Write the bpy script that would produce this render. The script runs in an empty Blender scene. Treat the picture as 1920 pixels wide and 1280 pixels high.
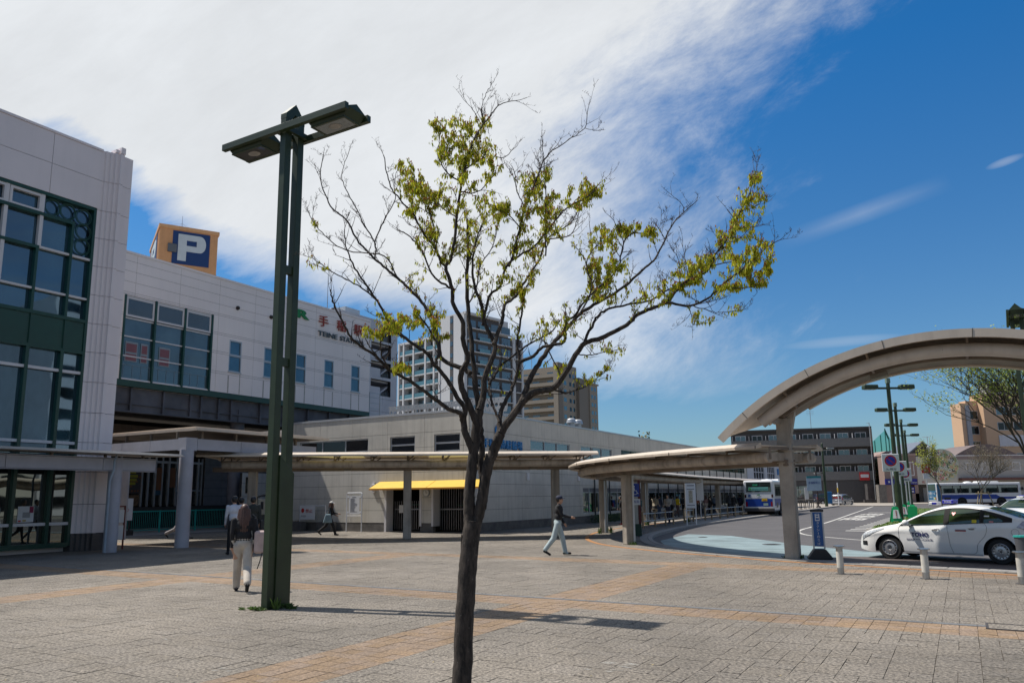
import bpy, math, random
import numpy as np
from mathutils import Vector, Matrix, kdtree
random.seed(7)
SC = bpy.context.scene
COL = SC.collection
PI = math.pi
# ------------------------------------------------------------------ camera, sky, sun
F, PX, PY, EYE = 1420.0, 960.0, 693.0, 1.7
pitch, roll = math.atan(238/1420.0), math.radians(-0.68)
_f = Vector((0, math.cos(pitch), math.sin(pitch))); _r = Vector((1, 0, 0)); _u = Vector((0, -math.sin(pitch), math.cos(pitch)))
CR = _r*math.cos(roll) + _u*math.sin(roll); CU = _u*math.cos(roll) - _r*math.sin(roll); CF = _f
# right handed basis (roll keeps right and up orthogonal)
cam = bpy.data.cameras.new('camera'); camo = bpy.data.objects.new('camera', cam); COL.objects.link(camo)
cam.sensor_width = 36; cam.lens = F/1920*36; cam.shift_y = (PY-640)/1920; cam.clip_end = 6000; cam.clip_start = 0.05
m = Matrix((CR, CU, -CF)).transposed().to_4x4(); m.translation = (0, 0, EYE); camo.matrix_world = m
SC.camera = camo

def ray(x, y):
    c = ((x-PX)/F, (PY-y)/F, 1.0)
    d = CR*c[0] + CU*c[1] + CF*c[2]
    return d/d.y
def G(x, y, z=0.0):
    d = ray(x, y); return d*((z-EYE)/d.z) + Vector((0, 0, EYE))
def AT(x, y, Y): return ray(x, y)*Y + Vector((0, 0, EYE))
def proj(p):
    v = Vector(p) - Vector((0, 0, EYE)); return PX+F*v.dot(CR)/v.dot(CF), PY-F*v.dot(CU)/v.dot(CF)

SUN_EL, SUN_AZ = math.radians(60.3), math.atan2(-0.955, 0.297)   # azimuth clockwise from +Y
sdir = Vector((math.sin(SUN_AZ)*math.cos(SUN_EL), math.cos(SUN_AZ)*math.cos(SUN_EL), math.sin(SUN_EL)))
sl = bpy.data.lights.new('sun', 'SUN'); sl.energy = 5.0; sl.angle = math.radians(0.53); sl.color = (1, .95, .88)
so = bpy.data.objects.new('sun', sl); COL.objects.link(so); so.rotation_euler = (-sdir).to_track_quat('-Z', 'Y').to_euler(); so.location = (-30, 10, 60)

W = bpy.data.worlds.new('World'); SC.world = W; W.use_nodes = True
def build_sky():
    nt = W.node_tree; nt.nodes.clear(); N = nt.nodes.new; L = nt.links.new
    def mth(op, a, b=None, c=None, clamp=False):
        n = N('ShaderNodeMath'); n.operation = op; n.use_clamp = clamp
        for i, v in enumerate((a, b, c)):
            if v is None: continue
            if isinstance(v, (int, float)): n.inputs[i].default_value = v
            else: L(v, n.inputs[i])
        return n.outputs[0]
    out = N('ShaderNodeOutputWorld'); bg = N('ShaderNodeBackground'); bg.inputs[1].default_value = 0.067
    sky = N('ShaderNodeTexSky'); sky.sky_type = 'NISHITA'; sky.sun_disc = False
    sky.sun_elevation = SUN_EL; sky.sun_rotation = SUN_AZ; sky.air_density = 1.0; sky.dust_density = 0.6; sky.ozone_density = 2.2
    tc = N('ShaderNodeTexCoord'); sp = N('ShaderNodeSeparateXYZ'); L(tc.outputs['Generated'], sp.inputs[0])
    x, y, z = sp.outputs
    yc = mth('MAXIMUM', y, 0.12)
    a = mth('DIVIDE', x, yc); b = mth('DIVIDE', z, yc)
    cv = N('ShaderNodeCombineXYZ'); L(a, cv.inputs[0]); L(b, cv.inputs[1])
    def noise(sx, sy, scale, det=6, rot=0.0, rough=.6, dist=0.0, loc=(0, 0, 0)):
        mp = N('ShaderNodeMapping'); mp.inputs['Rotation'].default_value = (0, 0, rot); mp.inputs['Scale'].default_value = (sx, sy, 1); mp.inputs['Location'].default_value = loc
        mr = N('ShaderNodeMapping'); mr.inputs['Rotation'].default_value = (0, 0, -rot); L(cv.outputs[0], mr.inputs[0]); mp.inputs['Rotation'].default_value = (0, 0, 0); L(mr.outputs[0], mp.inputs[0]); n = N('ShaderNodeTexNoise'); n.inputs['Scale'].default_value = scale; n.inputs['Detail'].default_value = det
        n.inputs['Roughness'].default_value = rough; n.inputs['Distortion'].default_value = dist; L(mp.outputs[0], n.inputs[0]); return n.outputs[0]
    def curve(inp, pts, lo, hi, vlo, vhi):
        t = mth('DIVIDE', mth('SUBTRACT', inp, lo), hi-lo, clamp=True)
        c = N('ShaderNodeFloatCurve'); cm = c.mapping; cu = cm.curves[0]
        q = [((p-lo)/(hi-lo), (v-vlo)/(vhi-vlo)) for p, v in pts]
        while len(cu.points) < len(q): cu.points.new(0.5, 0.5)
        for P, (u, v) in zip(cu.points, q): P.location = (u, v)
        cm.update(); L(t, c.inputs['Value'])
        return mth('ADD', mth('MULTIPLY', c.outputs[0], vhi-vlo), vlo)
    def ab(px, py): d = ray(px, py); return d.x, d.z
    R = sorted([(ab(p, q)[1], ab(p, q)[0]) for p, q in [(1600, -60), (1500, 40), (1380, 170), (1300, 330), (1290, 480), (1340, 600), (1400, 700), (1440, 760)]])
    edge = curve(b, R, R[0][0], R[-1][0], -0.2, 0.8)
    B = sorted([ab(p, q) for p, q in [(150, 310), (240, 385), (410, 512), (520, 545), (700, 598), (900, 640), (1010, 690), (1100, 736), (1400, 742)]])
    bot = curve(a, B, B[0][0], B[-1][0], 0.0, 0.6)
    n1 = noise(1, 2.0, 2.4, 12, 0.62, .66, .5); n2 = noise(1.0, 2.6, 6, 10, .35, .66, .25, (3, 1, 0)); n3 = noise(1, 1.8, 2.0, 8, .5, .62, .4, (7, 2, 0)); n4 = noise(1, 2.6, 6.5, 10, .62, .72, .3, (5, 4, 0))
    m1 = mth('ADD', mth('DIVIDE', mth('SUBTRACT', edge, a), 0.13), mth('ADD', mth('MULTIPLY', mth('SUBTRACT', n1, .5), 4.2), mth('MULTIPLY', mth('SUBTRACT', n4, .5), 2.6)))
    m1 = mth('MULTIPLY', m1, 0.30); m1 = mth('ADD', m1, .30, clamp=True); m1 = mth('MULTIPLY', mth('MULTIPLY', m1, m1), mth('SUBTRACT', 3, mth('MULTIPLY', m1, 2)))
    m2 = mth('ADD', mth('DIVIDE', mth('SUBTRACT', b, bot), 0.035), mth('MULTIPLY', mth('SUBTRACT', n2, .5), 3.0)); m2 = mth('MULTIPLY', m2, 0.5, clamp=True)
    m = mth('MULTIPLY', m1, m2)
    m = mth('SMOOTH_MIN', m, 1.0, 0.2) if False else m
    # wisps to the right
    w0 = ab(1450, 460); w1 = ab(1720, 362)
    dx, dy = w1[0]-w0[0], w1[1]-w0[1]; ll = math.hypot(dx, dy); nx, ny = -dy/ll, dx/ll
    dist = mth('ABSOLUTE', mth('ADD', mth('MULTIPLY', mth('SUBTRACT', a, w0[0]), nx), mth('MULTIPLY', mth('SUBTRACT', b, w0[1]), ny)))
    al = mth('ADD', mth('MULTIPLY', mth('SUBTRACT', a, w0[0]), dx/ll), mth('MULTIPLY', mth('SUBTRACT', b, w0[1]), dy/ll))
    wd = mth('SUBTRACT', 1, mth('DIVIDE', dist, 0.016), clamp=True)
    we = mth('MULTIPLY', mth('SUBTRACT', 1, mth('DIVIDE', mth('ABSOLUTE', mth('SUBTRACT', al, ll*.62)), ll*.62), clamp=True), 0.22)
    wis = mth('MULTIPLY', mth('MULTIPLY', wd, we), mth('ADD', n2, 0.3))
    c3 = ab(1885, 303)
    d3 = mth('ADD', mth('POWER', mth('DIVIDE', mth('SUBTRACT', a, c3[0]), .03), 2), mth('POWER', mth('DIVIDE', mth('ADD', mth('SUBTRACT', b, c3[1]), mth('MULTIPLY', mth('SUBTRACT', a, c3[0]), -.35)), .007), 2))
    w3 = mth('MULTIPLY', mth('SUBTRACT', 1, d3, clamp=True), .22)
    c4 = ab(1580, 640)
    d4 = mth('ADD', mth('POWER', mth('DIVIDE', mth('SUBTRACT', a, c4[0]), .09), 2), mth('POWER', mth('DIVIDE', mth('ADD', mth('SUBTRACT', b, c4[1]), mth('MULTIPLY', mth('SUBTRACT', a, c4[0]), -.08)), .008), 2))
    w4 = mth('MULTIPLY', mth('SUBTRACT', 1, d4, clamp=True), .16)
    m = mth('MAXIMUM', m, mth('MAXIMUM', wis, mth('MAXIMUM', w3, w4)))
    # keep cover only in front; unseen cloud added elsewhere for neutral ambient light
    front = mth('GREATER_THAN', y, 0.12)
    m = mth('ADD', mth('MULTIPLY', m, front), mth('MULTIPLY', mth('SUBTRACT', 1, front), mth('MULTIPLY', n1, 0.9)))
    up = mth('MULTIPLY', mth('ADD', z, 0.0), 40, clamp=True); m = mth('MULTIPLY', m, up)
    br = mth('ADD', mth('MULTIPLY', n3, 3.6), mth('MULTIPLY', n4, 1.6)); br = mth('ADD', br, 7.6); br = mth('MULTIPLY', br, mth('ADD', mth('MULTIPLY', front, .52), .48))
    cc = N('ShaderNodeCombineColor'); L(mth('MULTIPLY', br, .965), cc.inputs[0]); L(mth('MULTIPLY', br, 1.0), cc.inputs[1]); L(mth('MULTIPLY', br, 1.04), cc.inputs[2])
    tint = N('ShaderNodeMix'); tint.data_type = 'RGBA'; tint.blend_type = 'MULTIPLY'; tint.inputs[0].default_value = 1
    L(sky.outputs[0], tint.inputs[6]); tm = N('ShaderNodeMix'); tm.data_type = 'RGBA'; L(mth('DIVIDE', z, .5, clamp=True), tm.inputs[0]); tm.inputs[6].default_value = (.86, 1.06, 1.18, 1); tm.inputs[7].default_value = SKY_TINT; L(tm.outputs[2], tint.inputs[7])
    mx = N('ShaderNodeMix'); mx.data_type = 'RGBA'; L(m, mx.inputs[0]); L(tint.outputs[2], mx.inputs[6]); L(cc.outputs[0], mx.inputs[7])
    L(mx.outputs[2], bg.inputs[0]); L(bg.outputs[0], out.inputs[0])
SKY_TINT = (.22, 1.02, 1.62, 1)
build_sky()
vs = SC.view_settings; vs.view_transform = 'Standard'; vs.look = 'None'; vs.exposure = 0.22; vs.gamma = 1; vs.use_curve_mapping = False

# ------------------------------------------------------------------ frame of the place: U across, V away
Uv = Vector((.863, -.505, 0)).normalized(); Vv = Vector((.505, .863, 0)).normalized()
ANG_V, ANG_U = math.atan2(Vv.y, Vv.x), math.atan2(Uv.y, Uv.x)
def uv(u, v, z=0): return Uv*u + Vv*v + Vector((0, 0, z))

# ------------------------------------------------------------------ materials
MATS = {}
def _nodes(name):
    m = bpy.data.materials.new(name); m.use_nodes = True; nt = m.node_tree; nt.nodes.clear()
    out = nt.nodes.new('ShaderNodeOutputMaterial'); p = nt.nodes.new('ShaderNodeBsdfPrincipled'); nt.links.new(p.outputs[0], out.inputs[0])
    return m, nt, p, out
def mat(name, col, rough=.6, metal=0.0, var=.10, sc=2.5, bump=0.0, bsc=40, streak=0.0, fine=0.0, fsc=60, spots=0.0, emit=0.0, spec=.5, col2=None, dirt=0.0, island=0.0, coat=0.0, trans=0.0):
    if name in MATS: return MATS[name]
    m, nt, p, out = _nodes(name); N = nt.nodes.new; L = nt.links.new
    p.inputs['Roughness'].default_value = rough; p.inputs['Metallic'].default_value = metal; p.inputs['Specular IOR Level'].default_value = spec
    if coat: p.inputs['Coat Weight'].default_value = coat; p.inputs['Coat Roughness'].default_value = .03
    geo = N('ShaderNodeNewGeometry'); pos = geo.outputs['Position']
    def noise(scale, det=4, vec=None, sxyz=None, rough_=.55):
        n = N('ShaderNodeTexNoise'); n.inputs['Scale'].default_value = scale; n.inputs['Detail'].default_value = det; n.inputs['Roughness'].default_value = rough_
        if sxyz:
            mp = N('ShaderNodeMapping'); mp.inputs['Scale'].default_value = sxyz; L(pos, mp.inputs[0]); L(mp.outputs[0], n.inputs[0])
        else: L(pos, n.inputs[0])
        return n.outputs[0]
    def rng(v, lo, hi, a=.3, b=.7):
        r = N('ShaderNodeMapRange'); r.inputs[1].default_value = a; r.inputs[2].default_value = b; r.inputs[3].default_value = lo; r.inputs[4].default_value = hi; L(v, r.inputs[0]); return r.outputs[0]
    def mul(a, b):
        n = N('ShaderNodeMath'); n.operation = 'MULTIPLY'; L(a, n.inputs[0]); L(b, n.inputs[1]); return n.outputs[0]
    fac = rng(noise(sc), 1-var, 1+var)
    if fine: fac = mul(fac, rng(noise(fsc, 3, rough_=.7), 1-fine, 1+fine))
    if streak: fac = mul(fac, rng(noise(3.0, 5, sxyz=(1.6, 1.6, .12)), 1, 1-streak, .48, .72))
    if dirt: fac = mul(fac, rng(noise(.8, 6, rough_=.65), 1-dirt, 1.0, .35, .55))
    if spots:
        fac = mul(fac, rng(noise(11, 2), 1.0, 1-spots, .70, .73)); fac = mul(fac, rng(noise(.22, 5, rough_=.6), 1-spots*.5, 1+spots*.22, .38, .62)); fac = mul(fac, rng(noise(2.6, 7, rough_=.75), 1.0, 1+spots*.6, .60, .75))
    if island:
        fac = mul(fac, rng(geo.outputs['Random Per Island'], 1-island, 1+island, 0, 1))
    base = N('ShaderNodeRGB'); base.outputs[0].default_value = (*col, 1); bo = base.outputs[0]
    if col2:
        mx = N('ShaderNodeMix'); mx.data_type = 'RGBA'; mx.inputs[6].default_value = (*col, 1); mx.inputs[7].default_value = (*col2, 1)
        if island: L(rng(geo.outputs['Random Per Island'], 0, 1, 0, 1), mx.inputs[0])
        else: L(rng(noise(sc*1.7, 5), 0, 1), mx.inputs[0])
        bo = mx.outputs[2]
    vm = N('ShaderNodeVectorMath'); vm.operation = 'SCALE'; L(bo, vm.inputs[0]); L(fac, vm.inputs['Scale']); L(vm.outputs[0], p.inputs['Base Color'])
    if bump:
        b = N('ShaderNodeBump'); b.inputs['Strength'].default_value = bump; b.inputs['Distance'].default_value = .01; L(noise(bsc, 4), b.inputs['Height']); L(b.outputs[0], p.inputs['Normal'])
    if emit:
        L(vm.outputs[0], p.inputs['Emission Color']); p.inputs['Emission Strength'].default_value = emit
    if trans:
        t = N('ShaderNodeBsdfTranslucent'); L(vm.outputs[0], t.inputs[0]); ms = N('ShaderNodeMixShader'); ms.inputs[0].default_value = trans
        L(p.outputs[0], ms.inputs[1]); L(t.outputs[0], ms.inputs[2]); L(ms.outputs[0], out.inputs[0])
    MATS[name] = m; return m
def glassy(name, col, refl=.35, tint=(.75, .85, .92), var=.35, sc=.35, rough=.02, wav=0.0, fb=.35):
    """window glass over a dark room: dim diffuse interior plus a mirror layer that grows at grazing angles"""
    if name in MATS: return MATS[name]
    m = bpy.data.materials.new(name); m.use_nodes = True; nt = m.node_tree; nt.nodes.clear(); N = nt.nodes.new; L = nt.links.new
    out = N('ShaderNodeOutputMaterial'); d = N('ShaderNodeBsdfDiffuse'); g = N('ShaderNodeBsdfGlossy'); ms = N('ShaderNodeMixShader')
    lw = N('ShaderNodeLayerWeight'); lw.inputs[0].default_value = fb
    r = N('ShaderNodeMapRange'); r.inputs[3].default_value = refl; r.inputs[4].default_value = 1; L(lw.outputs['Fresnel'], r.inputs[0]); L(r.outputs[0], ms.inputs[0])
    g.inputs[0].default_value = (*tint, 1); g.inputs['Roughness'].default_value = rough
    geo = N('ShaderNodeNewGeometry'); n = N('ShaderNodeTexNoise'); n.inputs['Scale'].default_value = sc; n.inputs['Detail'].default_value = 4; L(geo.outputs['Position'], n.inputs[0])
    rr = N('ShaderNodeMapRange'); rr.inputs[1].default_value = .3; rr.inputs[2].default_value = .7; rr.inputs[3].default_value = 1-var; rr.inputs[4].default_value = 1+var; L(n.outputs[0], rr.inputs[0])
    vm = N('ShaderNodeVectorMath'); vm.operation = 'SCALE'; vm.inputs[0].default_value = col; L(rr.outputs[0], vm.inputs['Scale']); L(vm.outputs[0], d.inputs[0])
    if wav:
        b = N('ShaderNodeBump'); b.inputs['Strength'].default_value = wav; b.inputs['Distance'].default_value = .02; n2 = N('ShaderNodeTexNoise'); n2.inputs['Scale'].default_value = .8; n2.inputs['Detail'].default_value = 1
        L(geo.outputs['Position'], n2.inputs[0]); L(n2.outputs[0], b.inputs['Height']); L(b.outputs[0], g.inputs['Normal'])
    L(d.outputs[0], ms.inputs[1]); L(g.outputs[0], ms.inputs[2]); L(ms.outputs[0], out.inputs[0]); MATS[name] = m; return m
def clearglass(name, tint=(.75, .85, .82), refl=.12, opac=.35, dark=(.02, .03, .03)):
    if name in MATS: return MATS[name]
    m = bpy.data.materials.new(name); m.use_nodes = True; nt = m.node_tree; nt.nodes.clear(); N = nt.nodes.new; L = nt.links.new
    out = N('ShaderNodeOutputMaterial'); t = N('ShaderNodeBsdfTransparent'); t.inputs[0].default_value = (*tint, 1); g = N('ShaderNodeBsdfGlossy'); g.inputs['Roughness'].default_value = .02
    lw = N('ShaderNodeLayerWeight'); lw.inputs[0].default_value = .3; r = N('ShaderNodeMapRange'); r.inputs[3].default_value = refl; r.inputs[4].default_value = 1; L(lw.outputs['Fresnel'], r.inputs[0])
    ms = N('ShaderNodeMixShader'); L(r.outputs[0], ms.inputs[0]); L(t.outputs[0], ms.inputs[1]); L(g.outputs[0], ms.inputs[2])
    d = N('ShaderNodeBsdfDiffuse'); d.inputs[0].default_value = (*dark, 1); m2 = N('ShaderNodeMixShader'); m2.inputs[0].default_value = opac; L(ms.outputs[0], m2.inputs[1]); L(d.outputs[0], m2.inputs[2]); L(m2.outputs[0], out.inputs[0])
    MATS[name] = m; return m

# ------------------------------------------------------------------ mesh helpers
class MB:
    def __init__(s): s.v = []; s.f = []; s.m = []; s.M = None
    def add(s, vs, fs, mi=0):
        o = len(s.v)
        s.v += [tuple(s.M @ Vector(p)) for p in vs] if s.M else [tuple(p) for p in vs]
        s.f += [tuple(i+o for i in f) for f in fs]; s.m += [mi]*len(fs); return s
    def box(s, x0, x1, y0, y1, z0, z1, mi=0):
        if x0 > x1: x0, x1 = x1, x0
        if y0 > y1: y0, y1 = y1, y0
        if z0 > z1: z0, z1 = z1, z0
        v = [(x0, y0, z0), (x1, y0, z0), (x1, y1, z0), (x0, y1, z0), (x0, y0, z1), (x1, y0, z1), (x1, y1, z1), (x0, y1, z1)]
        return s.add(v, [(0, 3, 2, 1), (4, 5, 6, 7), (0, 1, 5, 4), (1, 2, 6, 5), (2, 3, 7, 6), (3, 0, 4, 7)], mi)
    def beam(s, p, q, w, h, mi=0, up=(0, 0, 1)):
        p, q = Vector(p), Vector(q); d = (q-p).normalized(); a = d.cross(Vector(up))
        if a.length < 1e-4: a = d.cross(Vector((1, 0, 0)))
        a.normalize(); b = a.cross(d).normalized(); a *= w/2; b *= h/2
        v = [p-a-b, p+a-b, p+a+b, p-a+b, q-a-b, q+a-b, q+a+b, q-a+b]
        return s.add(v, [(0, 1, 2, 3), (4, 7, 6, 5), (0, 4, 5, 1), (1, 5, 6, 2), (2, 6, 7, 3), (3, 7, 4, 0)], mi)
    def cyl(s, p, q, r0, r1=None, n=12, mi=0, caps=True):
        p, q = Vector(p), Vector(q); r1 = r0 if r1 is None else r1; d = (q-p).normalized()
        a = d.orthogonal().normalized(); b = d.cross(a); v = []
        for c, r in ((p, r0), (q, r1)):
            for i in range(n): t = 2*PI*i/n; v.append(c + a*(r*math.cos(t)) + b*(r*math.sin(t)))
        f = [(i, (i+1) % n, n+(i+1) % n, n+i) for i in range(n)]
        if caps: f += [tuple(range(n))[::-1], tuple(range(n, 2*n))]
        return s.add(v, f, mi)
    def tube(s, pts, rad, n=8, mi=0, caps=True, jit=0.0):
        pts = [Vector(p) for p in pts]; k = len(pts); rad = [rad]*k if isinstance(rad, (int, float)) else rad
        v = []; a = None
        for i in range(k):
            d = (pts[min(i+1, k-1)] - pts[max(i-1, 0)])
            d = d.normalized() if d.length > 1e-9 else Vector((0, 0, 1))
            a = d.orthogonal().normalized() if a is None else (a - d*a.dot(d)).normalized()
            b = d.cross(a)
            for j in range(n):
                t = 2*PI*j/n; r = rad[i]*(1+jit*(random.random()-.5)); v.append(pts[i] + a*(r*math.cos(t)) + b*(r*math.sin(t)))
        f = [(i*n+j, i*n+(j+1) % n, (i+1)*n+(j+1) % n, (i+1)*n+j) for i in range(k-1) for j in range(n)]
        if caps: f += [tuple(range(n))[::-1], tuple(range((k-1)*n, k*n))]
        return s.add(v, f, mi)
    def prism(s, poly, z0, z1, mi=0):
        n = len(poly); v = [(x, y, z0) for x, y in poly] + [(x, y, z1) for x, y in poly]
        return s.add(v, [tuple(range(n))[::-1], tuple(range(n, 2*n))] + [(i, (i+1) % n, n+(i+1) % n, n+i) for i in range(n)], mi)
    def extr(s, poly, o, ax, ay, az, mi=0):
        """polygon in plane (ax,ay) at origin o, thickness vector az"""
        o, ax, ay, az = Vector(o), Vector(ax), Vector(ay), Vector(az); n = len(poly)
        v = [o+ax*x+ay*y for x, y in poly] + [o+ax*x+ay*y+az for x, y in poly]
        return s.add(v, [tuple(range(n))[::-1], tuple(range(n, 2*n))] + [(i, (i+1) % n, n+(i+1) % n, n+i) for i in range(n)], mi)
    def sweep(s, path, prof, mi=0, caps=True, closed=True):
        """profile (offset, z) swept along a path of xyz points, offset to the right hand side"""
        path = [Vector(p) for p in path]; n = len(prof); v = []
        for i, p in enumerate(path):
            d = path[min(i+1, len(path)-1)] - path[max(i-1, 0)]; d.z = 0; d.normalize(); r = Vector((d.y, -d.x, 0))
            for o, z in prof: v.append(p + r*o + Vector((0, 0, z)))
        m = n if closed else n-1
        f = [(i*n+j, (i+1)*n+j, (i+1)*n+(j+1) % n, i*n+(j+1) % n) for i in range(len(path)-1) for j in range(m)]
        if caps: f += [tuple(range(n)), tuple(range((len(path)-1)*n, len(path)*n))[::-1]]
        return s.add(v, f, mi)
    def sph(s, c, r, n=10, k=6, mi=0):
        c = Vector(c); r = (r, r, r) if isinstance(r, (int, float)) else r; v = [c+Vector((0, 0, r[2]))]
        for i in range(1, k):
            t = PI*i/k
            for j in range(n): q = 2*PI*j/n; v.append(c+Vector((r[0]*math.sin(t)*math.cos(q), r[1]*math.sin(t)*math.sin(q), r[2]*math.cos(t))))
        v.append(c-Vector((0, 0, r[2]))); f = [(0, 1+j, 1+(j+1) % n) for j in range(n)]
        for i in range(k-2):
            for j in range(n): a = 1+i*n; f.append((a+j, a+n+j, a+n+(j+1) % n, a+(j+1) % n))
        a = 1+(k-2)*n; f += [(a+j, len(v)-1, a+(j+1) % n) for j in range(n)]
        return s.add(v, f, mi)
def tag(o, label=None, cat=None, group=None, kind=None):
    if label: o['label'] = label
    if cat: o['category'] = cat
    if group: o['group'] = group
    if kind: o['kind'] = kind
    return o
def obj(name, mb, mats, parent=None, smooth=False, bevel=0, loc=None, seg=1, recalc=True):
    me = bpy.data.meshes.new(name); me.from_pydata(mb.v, [], mb.f)
    mats = mats if isinstance(mats, (list, tuple)) else [mats]
    for q in mats: me.materials.append(q)
    if len(mats) > 1: me.polygons.foreach_set('material_index', mb.m)
    if smooth: me.polygons.foreach_set('use_smooth', [True]*len(me.polygons))
    me.update()
    if recalc and len(mb.f) < 60000:
        import bmesh
        b = bmesh.new(); b.from_mesh(me); bmesh.ops.recalc_face_normals(b, faces=b.faces); b.to_mesh(me); b.free()
    o = bpy.data.objects.new(name, me); COL.objects.link(o)
    if parent: o.parent = parent
    if loc is not None: o.location = loc
    if bevel:
        bv = o.modifiers.new('bevel', 'BEVEL'); bv.width = bevel; bv.segments = seg; bv.limit_method = 'ANGLE'; bv.angle_limit = math.radians(40)
    if smooth and not bevel:
        try: me.set_sharp_from_angle(angle=math.radians(38))
        except Exception: pass
    return o
def thing(name, label, cat, loc=(0, 0, 0), rz=0, group=None, kind=None):
    o = bpy.data.objects.new(name, None); COL.objects.link(o); o.location = loc; o.rotation_euler = (0, 0, rz); o.empty_display_size = .2
    return tag(o, label, cat, group, kind)
def copy_tree(o, parent=None):
    c = o.copy(); COL.objects.link(c); c.parent = parent
    for ch in list(o.children): copy_tree(ch, c)
    return c
def text_mesh(body, size, ext=.003, bold=0.0, shear=0.0, spacing=1.0, align='CENTER', res=3):
    cu = bpy.data.curves.new('t', 'FONT'); cu.body = body; cu.size = size; cu.extrude = ext; cu.offset = bold; cu.shear = shear; cu.space_character = spacing
    cu.align_x = align; cu.align_y = 'CENTER'; cu.resolution_u = res
    o = bpy.data.objects.new('t', cu); COL.objects.link(o); dg = bpy.context.evaluated_depsgraph_get(); dg.update()
    me = bpy.data.meshes.new_from_object(o.evaluated_get(dg)); bpy.data.objects.remove(o); bpy.data.curves.remove(cu); me.materials.clear(); return me
def text(name, body, size, m, parent, loc, rot=(PI/2, 0, 0), ext=.003, bold=0.0, shear=0.0, sx=1.0, spacing=1.0, width=None, height=None, mirror=False):
    """lettering in the x-z plane facing -y by default; width/height fit the drawn glyphs"""
    me = text_mesh(body, size, ext, bold, shear, spacing)
    if len(me.vertices):
        xs = [v.co.x for v in me.vertices]; ys = [v.co.y for v in me.vertices]
        w, h = max(xs)-min(xs), max(ys)-min(ys); cx, cy = (max(xs)+min(xs))/2, (max(ys)+min(ys))/2
        fx = width/w if width else (height/h if height else 1)*sx; fy = height/h if height else (width/w if width else 1)
        for v in me.vertices: v.co.x = (v.co.x-cx)*fx; v.co.y = (v.co.y-cy)*fy
    me.materials.append(m); me.name = name
    o = bpy.data.objects.new(name, me); COL.objects.link(o); o.parent = parent; o.location = loc; o.rotation_euler = rot; return o
def smooth_path(pts, k=5):
    pts = [Vector(p) for p in pts]; out = []
    P = [pts[0]*2-pts[1]] + pts + [pts[-1]*2-pts[-2]]
    for i in range(1, len(P)-2):
        a, b, c, d = P[i-1:i+3]
        for j in range(k):
            t = j/k; out.append(.5*((2*b)+(c-a)*t+(2*a-5*b+4*c-d)*t*t+(3*b-a-3*c+d)*t**3))
    out.append(pts[-1]); return out
def minus(rects, h):
    out = []
    for (a, b, c, d) in rects:
        x0, x1, z0, z1 = max(a, h[0]), min(b, h[1]), max(c, h[2]), min(d, h[3])
        if x0 >= x1 or z0 >= z1: out.append((a, b, c, d)); continue
        if c < z0: out.append((a, b, c, z0))
        if z1 < d: out.append((a, b, z1, d))
        if a < x0: out.append((a, x0, z0, z1))
        if x1 < b: out.append((x1, b, z0, z1))
    return out
def panel_wall(xs, zs, holes=(), y=0.0, t=.03, gap=.016, back=.2, mi=0, mj=1, mb=None):
    """facade of real panels with open joints over a dark backing; outside faces -y"""
    mb = mb or MB()
    for xa, xb in zip(xs[:-1], xs[1:]):
        for za, zb in zip(zs[:-1], zs[1:]):
            r = [(xa+gap/2, xb-gap/2, za+gap/2, zb-gap/2)] if (xb-xa > gap*1.2 and zb-za > gap*1.2) else []
            for h in holes: r = minus(r, h)
            for a, b, c, d in r: mb.box(a, b, y-t, y-.002, c, d, mi)
    r = [(xs[0], xs[-1], zs[0], zs[-1])]
    for h in holes: r = minus(r, h)
    for a, b, c, d in r: mb.box(a, b, y, y+back, c, d, mj)
    return mb
def window(parent, x0, x1, z0, z1, y, fm, gm, fw=.05, vx=(), hz=(), dep=.08, name='window', mw=None, px=None):
    """frame as part, glass as its sub-part; frame front at y, outside faces -y"""
    mb = MB(); mw = mw or fw*.8
    mb.box(x0, x0+fw, y, y+dep, z0, z1).box(x1-fw, x1, y, y+dep, z0, z1).box(x0+fw, x1-fw, y, y+dep, z0, z0+fw).box(x0+fw, x1-fw, y, y+dep, z1-fw, z1)
    for v in vx: mb.box(v-mw/2, v+mw/2, y+.004, y+dep, z0+fw, z1-fw)
    for h in hz: mb.box(x0+fw, x1-fw, y+.008, y+dep, h-mw/2, h+mw/2)
    f = obj(name, mb, fm, parent); obj('pane', MB().box(x0+fw*.5, x1-fw*.5, y+dep*.55, y+dep*.55+.01, z0+fw*.5, z1-fw*.5), gm, f); return f
# ------------------------------------------------------------------ colours used all over
joint = mat('dark_joint', (.035, .033, .032), .9)
lilac = mat('facade_panel', (.76, .69, .69), .45, var=.04, sc=.5, streak=.03, fine=.02)
lilac2 = mat('station_panel', (.88, .79, .75), .5, var=.04, sc=.4, streak=.03, fine=.02)
beige = mat('cycle_panel', (.55, .52, .46), .55, var=.06, sc=.5, streak=.16, fine=.03, dirt=.12)
white = mat('white_frame', (.62, .60, .60), .4, var=.04)
alu = mat('aluminium', (.42, .44, .46), .35, metal=.3, var=.06)
dgreen = mat('deep_green', (.004, .050, .034), .35, var=.12, sc=1.5)
lgreen = mat('lamp_green', (.024, .042, .016), .45, var=.2, sc=3, fine=.12, dirt=.2)
granite = mat('granite_dark', (.06, .06, .063), .35, var=.2, fine=.5, fsc=90)
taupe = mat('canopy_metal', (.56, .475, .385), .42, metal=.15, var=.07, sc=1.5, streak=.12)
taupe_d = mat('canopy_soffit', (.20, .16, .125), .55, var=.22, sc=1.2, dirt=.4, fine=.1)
tubem = mat('canopy_tube', (.40, .345, .285), .45, var=.15, sc=1.5, streak=.45, dirt=.3)
postm = mat('concrete_post', (.36, .32, .27), .7, var=.14, sc=1.8, streak=.45, fine=.12, dirt=.25)
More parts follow.
